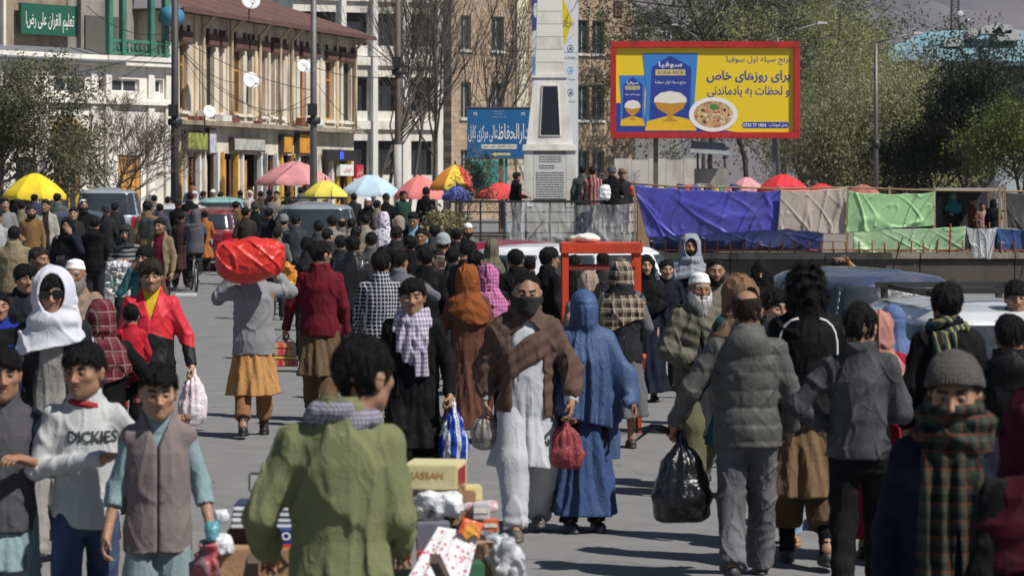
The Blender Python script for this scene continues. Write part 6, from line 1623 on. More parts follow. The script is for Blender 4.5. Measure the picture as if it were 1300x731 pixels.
tagged_box('grey_carton', 'flat grey carton under the printed paper sheet', 'box', plain((.16, .16, .2), .5), 528, 570, 665, 700, 297, .25, 0, GC)
tagged_box('cardboard_box', 'folded brown cardboard flap beside the plastic bundle', 'box', card, 596, 628, 690, 760, 300, .12, -.5, GC)
tagged_box('cardboard_box', 'tan carton under the cream carton on the cart', 'box', card, 525, 600, 623, 668, 291, .3, .1, GC)
tagged_box('green_crate', 'green plastic crate at the end of the goods cart', 'box', plain((.05, .14, .08), .5), 570, 612, 716, 775, 304, .25, .1, GC)
for i, (a, b_, c, d, sS, dep, col, lb) in enumerate(((532, 566, 700, 724, 298, .2, (.5, .05, .06), 'small red carton low on the goods cart'), (566, 590, 692, 716, 302, .12, (.06, .12, .4), 'small blue carton beside the brown flap'), (600, 622, 640, 660, 293, .1, (.5, .5, .52), 'small pale carton under the cream one'), (612, 632, 660, 676, 294, .1, (.55, .12, .04), 'little orange carton at the cart edge'), (528, 560, 726, 760, 300, .2, (.62, .6, .55), 'large pale carton below the red one'), (386, 420, 640, 697, 299, .2, (.3, .18, .1), 'upright brown carton behind the green jacket'))):
    q_ = tagged_box('small_carton', lb, 'box', plain(col, .45, var=.25, vs_=12), a, b_, c, d, sS, dep, .06 * (i - 2), GC); w2, h2 = (b_ - a) / sS, (d - c) / sS
    box('label_band', plain((.7, .68, .6), .5, var=.3, vs_=30), q_, -w2 * .42, w2 * .42, -dep / 2 - .0035, -dep / 2 - .001, h2 * .45, h2 * .75)
fm = plain((.78, .77, .78), .35, var=.04, vs_=4)
def flor():
    m, nt, b = mat_new('printed paper'); v = coords(nt)
    vo = nd(nt, 'ShaderNodeTexVoronoi'); vo.inputs['Scale'].default_value = 46; lk(nt, v, vo.inputs['Vector'])
    c = mixc(nt, mth(nt, 'LESS_THAN', vo.outputs['Distance'], .34), (.78, .76, .77), ramp(nt, noise(nt, v, 30, 2), [(.35, (.6, .12, .25)), (.5, (.5, .2, .28)), (.65, (.55, .3, .15))]))
    lk(nt, c, b.inputs['Base Color']); b.inputs['Roughness'].default_value = .35; return m
sheet('wrapping_sheet', 'white wrapping sheet printed with pink hearts lying over the goods', 'paper', flor(), [(556, 668), (608, 676), (590, 745), (515, 740)], 11.85, 30, 24, .0, .006, 4, 3, GC, lean=-.12)
sheet('snack_packet', 'red and yellow snack packet on the printed sheet', 'packet', plain((.6, .08, .04), .3, var=.5, vs_=20, grime=((.7, .5, .05), 12)), [(588, 656), (614, 664), (608, 682), (580, 676)], 11.85, 12, 10, .0, .012, 3, 6, GC, lean=-.04)
def lump(name, label, px, py, s, r3, mat, cat='bag', amp=.03, fr=11, h=.009, group=GC):
    o = at(px, py, s); sd = px % 7
    return tag(sdf_obj(name, lambda x, y, z: (.5 * ell((x, y, z), (0, 0, 0), r3) + .5 * sbox((x, y, z), (0, 0, 0), r3, min(r3) * .6)) + amp * .8 * (.4 - np.abs(vn(x * fr * 2.2 + sd, y * fr * 2.2, z * fr * 2.2))) + amp * (.45 - np.abs(vn(x * fr + sd, y * fr, z * fr))) + .3 * amp * vn(x * fr * 2.7, y * fr * 2.7, z * fr * 2.7), [-a * 1.35 - .02 for a in r3], [a * 1.35 + .02 for a in r3], h, mat, None, loc=o), label, cat, group)
wpl = plastic('white bag', (.62, .63, .65), .3)
lump('plastic_bag', 'knotted white plastic bag on top of the goods', 556, 637, 292, (.1, .08, .06), wpl)
lump('milk_packet', 'white packet with red and blue bands on the goods', 605, 643, 290, (.09, .05, .032), plain((.6, .6, .65), .3, var=.2, vs_=5, grime=((.5, .03, .04), 9)), 'packet', .012)
lump('milk_packet', 'blue banded packet under the red and blue packet', 596, 650, 288, (.1, .06, .03), plain((.05, .09, .4), .3, var=.4, vs_=6, grime=((.65, .65, .68), 8)), 'packet', .012)
lump('plastic_bag', 'clear plastic bag of goods hanging at the cart side', 640, 708, 300, (.07, .1, .1), plastic('clear bag', (.5, .52, .55), .15, alpha=.75), amp=.04)
lump('plastic_bag', 'crumpled clear bag beside the printed sheet', 620, 672, 292, (.06, .08, .04), plastic('clear bag', (.5, .52, .55), .15, alpha=.75), amp=.03)
lump('plastic_bag', 'dark grey plastic bag under the knotted white one', 540, 655, 293, (.08, .08, .05), plastic('grey bag', (.10, .1, .1), .3), amp=.03)
lump('plastic_bag', 'white foam lump at the cart corner beside the boys', 282, 690, 303, (.05, .06, .05), plastic('white bag', (.62, .63, .65), .3), amp=.03)
lump('plastic_bag', 'small teal plastic bag at the cart corner', 270, 672, 303, (.035, .04, .04), plastic('teal bag', (.1, .3, .33), .3), amp=.02)
lump('plastic_bag', 'white crumpled wrapper above the teal bag', 281, 655, 302, (.03, .03, .035), wpl, amp=.02)
lump('plastic_bag', 'grey and red bundle low at the cart corner', 264, 714, 303, (.06, .08, .10), plain((.12, .12, .14), .5, var=.4, vs_=8, grime=((.5, .03, .04), 9)), amp=.03)
st = MB().tube([at(586, 622, 288), at(583, 650, 288), at(572, 680, 286), at(560, 705, 285), at(552, 735, 284), at(548, 770, 284)], .012, 8); tag(st.build('black_strap', plain((.012, .012, .012), .4)), 'black rubber strap hanging down over the goods cart', 'strap')
mm_ = at(325, 612, 312); mr_ = empty('side_mirror', (mm_.x, mm_.y, .6), 0, 'small black framed mirror on a stem beside the green sleeve', 'mirror')
MB().box(-.03, .03, -.01, .01, mm_.z - .64, mm_.z - .56).build('frame', black_i, mr_, bevel=.006); MB().box(-.022, .022, -.0125, -.0105, mm_.z - .632, mm_.z - .568).build('glass', plain((.4, .42, .4), .15), mr_); MB().tube([(0, 0, 0), (.01, 0, mm_.z - .63)], .007, 6).build('stem', black_i, mr_)

# low shelf of packs carried by the striped hoodie man, tray, bicycle
for i in range(4):
    lump('snack_bundle', ('pile of foil snack packs, topmost layer carried by striped hoodie', 'pile of foil snack packs, upper middle layer', 'pile of foil snack packs, lower middle layer', 'pile of foil snack packs, lowest layer')[i], 152 - i * 1.0, 338 + i * 10.5, 84, (.2, .16, .085), plain(((.5, .5, .52), (.42, .4, .36), (.4, .48, .46), (.6, .55, .55))[i], .25, var=.6, vs_=18, bmp=.6, bs=30), 'packets', .05, 12, .014, 'foil snack packs')
tag(crate('paper_tray', plain((.62, .64, .66), .5, var=.1), None, at(236, 376, 76), (.34, .26, .045)), 'white tray of paper goods beside the walking man', 'tray')
def bicycle():
    s = 59.0; Y = FPX / s; r = empty('bicycle', ((246 - 650) / s, Y, gz(Y)), R(12), 'bicycle with white wrapped frame ridden by the grey hooded person', 'bicycle')
    bm_ = plain((.03, .03, .03), .5)
    for y in (-.52, .5):
        w_ = empty('wheel', (0, y, .335)); w_.parent = r
        MB().lathe([(.3, -.02), (.335, -.018), (.335, .018), (.3, .02), (.3, -.02)], 28, 'x').build('tyre', tyre_m, w_)
        q = MB()
        for k in range(12): a = 2 * math.pi * k / 12; q.bar((0, 0, 0), (0, .3 * math.cos(a), .3 * math.sin(a)), .006)
        q.build('spokes', steel_l, w_)
    MB().tube([(0, -.52, .335), (0, -.12, .75), (0, .33, .78), (0, -.06, .3), (0, -.12, .75)], .018, 6).build('frame', plain((.6, .6, .6), .5, var=.3, vs_=10), r)
    MB().tube([(0, .5, .335), (0, .36, .72), (0, .32, .98)], .016, 6).build('fork', bm_, r)
    MB().tube([(-.28, .22, 1.0), (-.2, .32, 1.0), (.2, .32, 1.0), (.28, .22, 1.0)], .014, 6).build('handlebar', bm_, r)
    MB().add([(-.09, -.28, .84), (.09, -.28, .84), (.03, .05, .83), (-.03, .05, .83), (-.08, -.28, .79), (.08, -.28, .79), (.02, .05, .79), (-.02, .05, .79)], [(0, 1, 2, 3), (7, 6, 5, 4), (0, 4, 5, 1), (1, 5, 6, 2), (2, 6, 7, 3), (3, 7, 4, 0)]).build('saddle', bm_, r, bevel=.015)
    MB().tube([(0, -.12, .75), (0, -.12, .82)], .014, 6).build('seat_post', bm_, r)
    MB().box(-.12, .12, -.72, -.3, .68, .7).build('carrier', bm_, r)
    for sg in (-1, 1): MB().bar((0, -.06, .3), (sg * .12, -.06 + sg * .1, .3 - sg * .1), .03).build('pedal', bm_, r)
bicycle()
# ------------------------------------------------------------------ the crowd
BLK, CHAR, GRY, LGRY, NAVY, BRN, TAN, KHAKI, OLV, TEAL, WHT = (.0075, .0075, .0085), (.022, .023, .026), (.13, .13, .135), (.42, .42, .43), (.011, .014, .028), (.085, .052, .036), (.32, .2, .1), (.25, .2, .13), (.11, .11, .065), (.06, .19, .19), (.7, .7, .7)
G = 'people crowding the street'
def H(style='short', mat=None, **o): return ('hair', mat or HAIR, dict(style=style, **o))
def beardm(L=.015, mat=None): return ('beard', mat or HAIR, dict(len=L))
def capw(col=(.75, .75, .74)): return ('cap', plain(col, .8, var=.08, vs_=20, bmp=.4, bs=80))
def bean(col, **o): return ('beanie', plain(col, .95, var=.2, vs_=20, bmp=.8, bs=90), o)
def W(kind, col, bot=CHAR, bkind='trousers', **o): return [(bkind, cloth(bot)), (kind, cloth(col) if not hasattr(col, 'node_tree') else col, o)]
def pt(root, p, k, sg, dn=.09):
    bpy.context.view_layer.update()
    e, w_ = Vector(p.el[sg]), Vector(p.wr[sg]); q = w_ + (w_ - e).normalized() * dn
    return root.matrix_basis @ (q * k)
# ---- foreground
def fore():
    # teen pushing the goods cart
    person(434, 437, 345, 184, 'young man in olive green jacket and checked neck scarf pushing the goods cart',
           [('trousers', cloth(CHAR)), ('jacket', cloth((.175, .19, .095), wr=.6), {'off': .03, 'hem': .66, 'flare': .02, 'sleeve': .068, 'collar': 1.1, 'fold': 1.2}), ('scarf', cloth((.3, .29, .34), (.06, .06, .1), 'check', .55), {'r': .04, 'z': 1.475})],
           [H('short', line=-.02, t=.018)], (((.20, .03, 1.12), (.22, -.24, .98)), ((.30, .03, 1.13), (.27, -.28, .96))), 'walk', 'b', hx=-.075, yaw=-42, tilt=3, group=G, hd={'curl': (1.2, 1.2)}, hs=1.14)
    # boys on the left
    rb, p, k = person(108, 443, 268, 8, 'boy in pale grey hooded sweatshirt with dark lettering and blue jeans',
           [('jeans', cloth((.03, .045, .095), (.07, .1, .18), 'fade')), ('jacket', cloth((.47, .48, .48), wr=.5), {'hem': .82, 'hood': 1, 'sleeve': .058, 'collar': .4, 'name': 'hooded_sweatshirt', 'fold': .8}), ('scarf', cloth((.3, .03, .04)), {'r': .018, 'z': 1.47, 'maj': .066})],
           [H('fringe', line=.014, t=.016)], (((.27, -.02, 1.12), (-.10, -.27, 1.2)), ((.30, .10, 1.25), (.45, .05, 1.385))), 'walk', 'b', yaw=-28, tilt=2, hs=1.15, build=.95, group=G, hd={'curl': (.4, .7), 'hdir': (None, (.5, -.75, -.35)), 'palm': (None, (0, .3, -1))})
    hood = [c for c in rb.children if c.name.startswith('hooded')][0]
    tx = text('chest_lettering', 'DICKIES', plain((.03, .035, .04), .8), rb, .035, -.4, 1.295 * k, .235, .058, bold=.03)
    bm = bmesh.new(); bm.from_mesh(tx.data); bmesh.ops.triangulate(bm, faces=bm.faces[:])
    for _ in range(2): bmesh.ops.subdivide_edges(bm, edges=[e for e in bm.edges if e.calc_length() > .007], cuts=1); bmesh.ops.triangulate(bm, faces=bm.faces[:])
    bm.to_mesh(tx.data); bm.free()
    co = np.zeros(len(tx.data.vertices) * 3, np.float32); tx.data.vertices.foreach_get('co', co); co = co.reshape(-1, 3)
    for c in co:
        ok, loc, nrm, _ = hood.ray_cast(Vector((c[0], -.6, c[2])), Vector((0, 1, 0)))
        c[1] = (loc.y if ok else -.15) - .006
    tx.data.vertices.foreach_set('co', co.ravel()); tx.data.update()
    person(201, 470, 276, 6, 'boy in mauve grey zipped vest over light blue shirt and trousers',
           [('shalwar', cloth((.22, .29, .30))), ('shirt', cloth((.23, .32, .335)), {'hem': .78, 'slen': .42, 'off': .008, 'sleeve': .054, 'cuff': .05}), ('vest', cloth((.20, .165, .165), wr=.4), {'hem': .78, 'zip': 1, 'vee': 1.34, 'off': .042, 'fold': .6, 'collar': 1.2})],
           [H('fringe', line=.014, t=.019)], (((.255, .03, 1.12), (.27, -.06, .88)), ((.265, .03, 1.12), (.285, -.07, .88))), 'stand', 'a', yaw=4, tilt=6, hs=1.15, build=.86, group=G, hd={'curl': (.6, .5)})
    person(2, 448, 268, 22, 'boy in charcoal vest over light blue shirt holding his arm bent',
           [('shalwar', cloth((.22, .29, .30))), ('shirt', cloth((.23, .32, .335)), {'hem': .6, 'slen': .6, 'sleeve': .056, 'cuff': .05}), ('vest', cloth((.075, .073, .08)), {'hem': .80, 'zip': 1, 'off': .036})],
           [H('fringe', line=.012, t=.019)], (((.255, .03, 1.12), (.2, -.2, 1.1)), ((.285, -.02, 1.13), (.06, -.24, 1.2))), 'stand', 'b', yaw=-8, hs=1.17, group=G)
    # scarf-covered figure at bottom right and the red hood beside it
    tart = cloth((.013, .018, .015), (.05, .06, .048), 'plaid', .55, col3=(.18, .055, .028))  # tartan colours lowered to stand in for shade over the wearer
    person(1212, 459, 352, -8, 'person in dark jacket with badges, grey beanie and tartan scarf over the face',
           [('trousers', cloth(CHAR)), ('jacket', cloth(NAVY), {'hem': .7, 'sleeve': .07, 'off': .04}), ('scarf', tart, {'r': .06, 'z': 1.475, 'maj': .085, 'flat': .6, 'ends': [(-.05, .07, .85, True), (.05, .05, .95, True)]})],
           [bean((.075, .068, .062), line=.035), ('balaclava', tart), H('short')], ('hang', 'bent'), 'stand', 'b', yaw=-6, tilt=4, group=G)  # beanie grey darkened likewise, shade put into its colour
    person(1316, 500, 380, 200, 'person in dark red hood at the side of the tartan scarf',
           [('trousers', cloth(CHAR)), ('coat', cloth(BLK), {}), ('hijab', cloth((.05, .007, .014)), {'face': (.05, .07)})], [], ('hang', 'hang'), group=G)
    # man with black bag
    r, p, k = person(948, 369, 212, 178, 'man in grey quilted hooded jacket carrying a black plastic bag',
           [('jeans', cloth((.09, .09, .097), (.16, .16, .17), 'fade', wr=.8), {'r': (.105, .085, .084), 'fold': 1.3}), ('jacket', cloth((.085, .085, .08), wr=.5, rough=.6, spec=.3), {'quilt': .105, 'hood': 1, 'hem': .80, 'off': .034, 'sleeve': .07, 'fold': .8})],
           [H('bald', by=.05, bs=.8, br=.07, mat=HAIR2)], (((.26, .0, 1.12), (.275, -.14, .9)), ((.33, .04, 1.14), (.43, -.06, .93))), 'walk', 'b', build=1.05, group=G, hd={'curl': (.5, 1.5), 'stubble': .3}, shoe=(.05, .05, .05))
    h = pt(r, p, k, 1, .07)
    bk = plain((.008, .008, .009), .28, var=.4, vs_=6, bmp=.9, bs=16, spec=.6)
    bag('plastic_bag', 'full black plastic bag hanging from the hand of the quilted jacket man', (h.x + .06, h.y - .02, h.z), .38, .34, .52, bk, 3, .010)
    tl = MB()
    for a in ((-.16, .02), (-.22, -.05), (-.13, .05), (-.24, .01)): tl.tube([(0, 0, 0), (a[0] * .5, -.02, .035), (a[0], -.03, a[1])], [.02, .016, .006], 6)
    tag(tl.build('bag_ties', bk, None, loc=(h.x, h.y, h.z + .01)), 'loose black tie ends of the plastic bag above the fist', 'bag tie')
    # black and white jacket, brown skirted shirt
    rc, _, kc = person(1024, 340, 205, 180, 'man with long curly hair, black jacket with white shoulder piping and brown long shirt',
           [('sock-', cloth(BLK)), ('sock+', cloth(BLK)), ('shalwar', cloth((.10, .065, .04)), {'end': .2}), ('kameez', cloth((.165, .105, .058)), {'hem': .42, 'off': .004, 'sleeve': .04}), ('jacket', cloth(BLK, rough=.7), {'hem': .84, 'collar': .9, 'off': .036})],
           [H('long', t=.02)], ('swf', 'swf'), 'walk2', 'b', group=G, hs=1.1)
    jk = [c for c in rc.children if c.name.startswith('jacket')][0]
    for sg in (-1, 1):
        pts = []
        for x, z in ((.06, 1.455), (.10, 1.44), (.135, 1.41), (.155, 1.37), (.165, 1.32), (.168, 1.26), (.165, 1.2)):
            ok, loc, n_, _ = jk.ray_cast(Vector((sg * x * kc, .6, z * kc)), Vector((0, -1, 0)))
            if ok: pts.append(loc + n_ * .003)
        MB().tube(pts, .008, 6).build('piping', plain((.7, .7, .68), .7), rc)
    person(1092, 389, 226, 172, 'man in faded grey denim jacket and black trousers seen from behind',
           [('jeans', cloth(BLK), {'r': (.1, .078, .07)}), ('jacket', cloth((.04, .04, .045), (.095, .095, .105), 'fade', wr=.7), {'hem': .86, 'off': .03, 'sleeve': .066, 'collar': .8, 'fold': 1.3})],
           [H('short', t=.018, mess=1.4, line=-.02)], ('bent', 'elbowback'), 'walk', 'a', group=G, yaw=-8, hs=1.1)
    person(1115, 396, 200, 170, 'woman in pink headscarf and red dress walking beside the denim jacket',
           [('kameez', cloth((.30, .012, .035)), {'hem': .15, 'flare': .06}), ('hijab', cloth((.42, .2, .17)), {'face': (.05, .075), 'low': 1.1})], [], ('hang', 'bent'), 'stand', 'a', group=G)
    person(1133, 389, 186, 185, 'woman in faded blue burqa beyond the denim jacket', [('burqa', cloth((.10, .15, .30)), {'hem': .1, 'front': .1})], [], ('bent', 'bent'), 'stand', group=G)
    gs = cloth((.03, .05, .045), (.25, .22, .1), 'vstripes', .9)
    person(1202, 361, 205, 186, 'man in black clothes with dark green fringed scarf seen from behind',
           [('shalwar', cloth(BLK)), ('kameez', cloth(BLK)), ('jacket', cloth((.008, .008, .009)), {'off': .034}), ('scarf', gs, {'r': .04, 'ends': [(.05, .07, 1.1, False)], 'z': 1.475})], [H('short', t=.022, line=-.035)], ('hang', 'hang'), 'walk', 'b', group=G)
    person(1283, 402, 226, 175, 'person in black padded hooded coat beside the white car', [('trousers', cloth(BLK)), ('jacket', cloth(BLK, rough=.5), {'quilt': .1, 'hem': .62, 'off': .04, 'hood': 1})], [H('short')], group=G)
    person(1290, 358, 172, 10, 'black haired boy looking over the padded black coat', W('jacket', BLK), [H('fringe', line=-.004)], yaw=-15, group=G)
    # couple in the middle
    def reg(x, y, z):
        chest = np.maximum(np.abs(z - 1.235 - .62 * x + .3 * np.maximum(x - .1, 0)) - .105, np.maximum(np.abs(x) - .32, y + .02))
        hang = np.maximum(np.maximum(.10 - x, .68 + .5 * (x - .3) - z), y - .16)
        left = np.maximum(np.maximum(x + .11, .84 - .3 * (x + .2) - z), -1.0 + 0 * z)
        yoke = np.where(y > .02, 1.02 - z, np.maximum(1.34 + .9 * np.maximum(.0, .12 - np.abs(x)) - z, 0 * z - 1))
        return np.minimum(np.minimum(chest, hang), np.minimum(left, yoke))
    pg = cloth((.47, .48, .505), wr=.5)
    r, p, k = person(669, 350, 188, 4, 'man in pale grey long shirt, brown wool shawl and black face mask',
           [('shalwar', pg, {'fold': 1.3}), ('kameez', pg, {'hem': .47, 'fold': 1.1}), ('shawl', cloth((.115, .072, .056), wr=.5), {'region': reg, 'slope': .65})],
           [H('short', t=.006, line=.042), ('mask', plain((.012, .012, .013), .85, var=.3))], (((.27, .06, 1.12), (.28, .03, .9)), ((.30, -.02, 1.12), (.285, -.14, .9))), 'walk', 'b', yaw=-4, tilt=2, group=G, hd={'curl': (.9, .6)}, shoe=(.10, .09, .075), hs=1.12)
    h = pt(r, p, k, -1, .07)
    bag('plastic_bag', 'thin clear plastic bag in the hand of the masked man', (h.x, h.y, h.z + .02), .2, .16, .27, plastic('film bag', (.22, .2, .19), .2, alpha=.7), 5, .010)
    blu = cloth((.05, .092, .20), wr=.8, rough=.6, spec=.35)
    r, p, k = person(741, 370, 186, 12, 'woman in blue burqa walking beside the masked man',
           [('trousers', cloth(NAVY)), ('kameez', cloth((.045, .08, .18), wr=.7), {'hem': .13, 'flare': .03, 'name': 'dress', 'off': .01}), ('burqa', blu, {'hem': .55, 'front': .80, 'wide': .80, 'tilt': -.25})], [], (((.25, -.04, 1.13), (.2, -.2, .92)), ((.28, -.06, 1.13), (.32, -.16, .95))), 'stand', 'c', group=G, shoe=(.03, .035, .04))
    h = pt(r, p, k, -1, .06)
    bag('cloth_bag', 'dark rose patterned cloth bag carried below the blue burqa', (h.x - .0, h.y - .03, h.z - .02), .26, .2, .34, cloth((.25, .05, .06), (.35, .12, .12), 'dots', .6, rough=.5), 7, .010)
    # teen with white scarf
    r, p, k = person(524, 357, 176, -4, 'teenage boy in black clothes with white and violet checked scarf',
           [('shalwar', cloth(BLK)), ('kameez', cloth(BLK), {'hem': .5}), ('jacket', cloth((.008, .008, .009)), {'open': (.06, .1), 'hem': .68}), ('scarf', cloth((.52, .48, .58), (.11, .09, .15), 'check', 1.1), {'r': .042, 'bib': 1.12, 'ends': [(.06, .05, 1.02, True)]})],
           [H('fringe', line=.014, t=.018)], ('hang', ((.275, .02, 1.12), (.29, -.08, .89))), 'walk', 'b', yaw=4, group=G, hd={'curl': (.5, 1.2)}, hs=1.12)
    h = pt(r, p, k, 1, .07)
    bag('carrier_bag', 'blue and white printed carrier bag held by the teenage boy', (h.x + .02, h.y, h.z + .02), .22, .16, .44, cloth((.012, .05, .36), (.6, .62, .66), 'vstripes', 1.6, rough=.35, spec=.5), 2, .010)
    # porter, maroon shirt
    r, p, k = person(322, 322, 135, 184, 'porter in grey blazer and mustard long shirt with a red sack on his shoulders',
           [('sock-', cloth((.06, .045, .04))), ('sock+', cloth((.06, .045, .04))), ('shalwar', cloth((.25, .12, .055)), {'end': .14, 'r': (.1, .085, .075)}), ('kameez', cloth((.46, .24, .09)), {'hem': .40, 'flare': .03}), ('jacket', cloth((.25, .25, .26), wr=.5), {'hem': .78, 'off': .034, 'sleeve': .07})],
           [H('short')], (((.34, -.08, 1.38), (.2, -.06, 1.56)), ((.33, -.12, 1.32), (.21, -.08, 1.52))), 'walk', 'b', tilt=18, group=G, hd={'curl': (1.1, 1.1)}, shoe=(.012, .012, .012), build=1.04)
    c = at(318, 331, 137)
    rs = sdf_obj('red_sack', lambda x, y, z: (np.abs(x / .30) ** 4 + np.abs(y / .21) ** 4 + np.abs((z - .10 * x - .25 * np.maximum(x * -1 - .12, 0)) / (.20 - .10 * np.abs(x))) ** 4) ** .25 * .19 - .19 - .012 * np.exp(-(vn(x * 5 + 3, y * 5, z * 7 + x * 6) / .13) ** 2) - .009 * np.exp(-(vn(x * 11 - z * 6, y * 11, z * 9) / .15) ** 2) + .02 * vn(x * 4, y * 4, z * 4 + 5), (-.38, -.28, -.3), (.38, .28, .3), .0115, plain((.60, .03, .022), .38, var=.12, vs_=4, bmp=.5, bs=14, spec=.5), None, loc=(c.x, c.y - .06, c.z), slack=.04)
    tag(rs, 'bulging bright red plastic sack carried on the porter head and shoulders', 'sack')
    r, p, k = person(407, 308, 126, 176, 'man in maroon shirt and brown long shirt carrying packets',
           [('shalwar', cloth((.13, .085, .05))), ('kameez', cloth((.13, .085, .05)), {'hem': .44, 'off': .006}), ('jacket', cloth((.13, .012, .02), wr=.4), {'hem': .82, 'off': .034, 'sleeve': .06, 'name': 'maroon_shirt', 'collar': .7})],
           [H('short', t=.018, line=-.01)], ('hang', ((.29, .0, 1.12), (.36, -.08, .88))), 'walk2', 'a', yaw=-38, group=G, hd={'curl': (.5, 1.3), 'stubble': .6})
    h = pt(r, p, k, 1, .07)
    pk = empty('snack_carrier', (h.x, h.y, h.z - .3), .1, 'clear carrier of red and yellow snack boxes in the maroon shirt man hand', 'packets')
    for i, (c_, z) in enumerate((((.5, .03, .03), .0), ((.62, .48, .05), .075), ((.5, .04, .06), .11), ((.62, .1, .05), .185))): MB().box(-.14 + .01 * i, .14 - .008 * i, -.1, .1, z, z + (.07, .03, .07, .06)[i]).build('box', plain(c_, .35, var=.4, vs_=14, grime=((.7, .6, .3), 9)), pk, bevel=.008)
    MB().tube([(-.1, 0, .24), (0, 0, .33), (.1, 0, .24)], .006, 5).build('handle', plain((.6, .6, .6), .3), pk)
    lump('snack_bag', 'yellow and red snack bag beyond the porter elbow', 364, 350, 128, (.1, .08, .13), plain((.6, .35, .04), .35, var=.5, vs_=9, grime=((.5, .04, .03), 8)), 'bag', .03, 10, .012, None)
fore()
def mid():
    per = person
    per(483, 320, 131, 180, 'man in navy and white checked shirt seen from behind', [('trousers', cloth(CHAR)), ('shirt', cloth((.012, .014, .028), (.62, .63, .66), 'check', 1.25, wr=.3), {'hem': .72, 'off': .022, 'fold': .7})], [H('short', t=.016, line=-.02)], ('hang', 'swf'), 'walk', 'a', group=G)
    per(507, 319, 116, 178, 'man in slate grey jacket with raised elbow behind the checked shirt', W('jacket', (.13, .135, .15)), [H('short')], (((.42, .0, 1.22), (.2, -.1, 1.4)), 'hang'), group=G, yaw=-30)
    per(448, 300, 101, 180, 'man in black leather jacket with brown collar', [('trousers', cloth(CHAR)), ('jacket', plain((.012, .012, .013), .32, var=.4, vs_=7, bmp=.5, bs=12), {'off': .036, 'sleeve': .07}), ('scarf', cloth((.13, .085, .06)), {'r': .026, 'z': 1.47, 'maj': .08})], [H('short', t=.018, line=-.02)], group=G)
    per(391, 302, 94, 180, 'dark haired person between the porter and the maroon shirt', W('jacket', CHAR), [H('short', t=.02)], group=G, yaw=-20)
    pl = cloth((.075, .035, .033), (.22, .17, .13), 'plaid', 1.6, col3=(.5, .46, .4))
    per(562, 299, 97, 178, 'man in maroon plaid blanket shawl and grey knitted cap', [('shalwar', cloth(GRY)), ('shawl', pl, {'region': lambda x, y, z: .68 - z, 'slope': .2})], [bean((.33, .35, .37), line=.035), H('short')], ('bent', 'bent'), group=G, build=1.08)
    per(592, 306, 108, 150, 'bare necked dark haired man looking down beside the plaid shawl', W('shirt', CHAR, neck=False), [H('short', t=.016)], group=G, tilt=14, skin='b')
    per(540, 316, 112, 182, 'dark haired boy between the grey jacket and the plaid shawl', W('jacket', BLK), [H('short', t=.018)], group=G)
    per(503, 288, 84, 182, 'dark haired man with white paper behind the checked shirt', W('jacket', CHAR), [H('short', t=.018)], ('bent', 'bent'), group=G)
    per(525, 270, 70, -8, 'man in light blue shirt and dark waistcoat looking down', [('shalwar', cloth((.2, .32, .4))), ('kameez', cloth((.2, .34, .43))), ('vest', cloth(NAVY), {'open': (.06, .09), 'off': .034})], [H('short', t=.018)], ('bent', 'hang'), group=G, tilt=16)
    per(487, 270, 66, 176, 'woman in white and violet patterned headscarf and black coat', [('coat', cloth(BLK), {'hem': .3}), ('hijab', cloth((.62, .6, .66), (.22, .18, .28), 'dots', 2.2), {'low': 1.12})], [], group=G)
    r_, p_, k_ = per(594, 337, 138, 178, 'woman in rust orange headscarf and brown belted dress', [('coat', cloth((.115, .05, .036), wr=.5), {'hem': .14, 'flare': .05, 'off': .022, 'name': 'dress', 'sleeve': .054}), ('hijab', cloth((.24, .075, .022)), {'low': 1.22, 'bl': -.05, 'diag': -.7})], [], ('hang', ((.26, .03, 1.12), (.25, -.03, .88))), 'stand', 'a', group=G, shoe=(.3, .22, .17), build=.95)
    per(620, 336, 126, 182, 'woman in pink checked headscarf and black coat', [('coat', cloth(BLK), {'hem': .2}), ('hijab', cloth((.42, .09, .25), (.55, .3, .42), 'check', 1.3), {'low': 1.14})], [], group=G)
    per(624, 305, 90, 175, 'woman in olive headscarf and black coat', [('coat', cloth(BLK)), ('hijab', cloth((.13, .12, .085)), {'low': 1.2})], [], group=G)
    per(655, 317, 114, 188, 'man in black with a dark bag strap beside the parked white car', W('jacket', BLK), [H('short', t=.013)], group=G, yaw=-15)
    per(697, 316, 112, 120, 'dark haired person in black turned towards the parked white car', W('coat', BLK), [H('short', t=.03)], group=G)
    per(594, 284, 70, 5, 'man in white skullcap standing beyond the plaid shawl', W('kameez', GRY, GRY, 'shalwar'), [capw(), beardm(.02)], group=G)
    per(587, 299, 76, 8, 'young man peering out below the white skullcap man', W('jacket', BLK), [H('fringe')], group=G)
    dp = cloth((.055, .035, .03), (.30, .24, .18), 'plaid', .75, col3=(.6, .52, .42))
    per(788, 331, 141, 185, 'woman in brown and cream plaid headscarf and grey sleeved coat', [('coat', cloth((.12, .12, .125)), {'hem': .3, 'off': .03}), ('vest', cloth(CHAR), {'off': .04, 'hem': .8}), ('hijab', dp, {'low': 1.14, 'diag': .35})], [], ('bent', 'hang'), group=G)
    per(747, 345, 140, 182, 'woman in beige checked headscarf beside the red handcart', [('coat', cloth((.2, .17, .15)), {'hem': .25}), ('hijab', cloth((.27, .2, .16), (.38, .3, .25), 'check', 1.2), {'low': 1.18})], [], group=G)
    per(820, 324, 116, 6, 'woman in black headscarf and dark navy gown facing the street', [('kameez', cloth(NAVY), {'hem': .12}), ('hijab', cloth(BLK), {'low': 1.05, 'face': (.055, .075)})], [], group=G, skin='d')
    gh = cloth((.30, .31, .37))
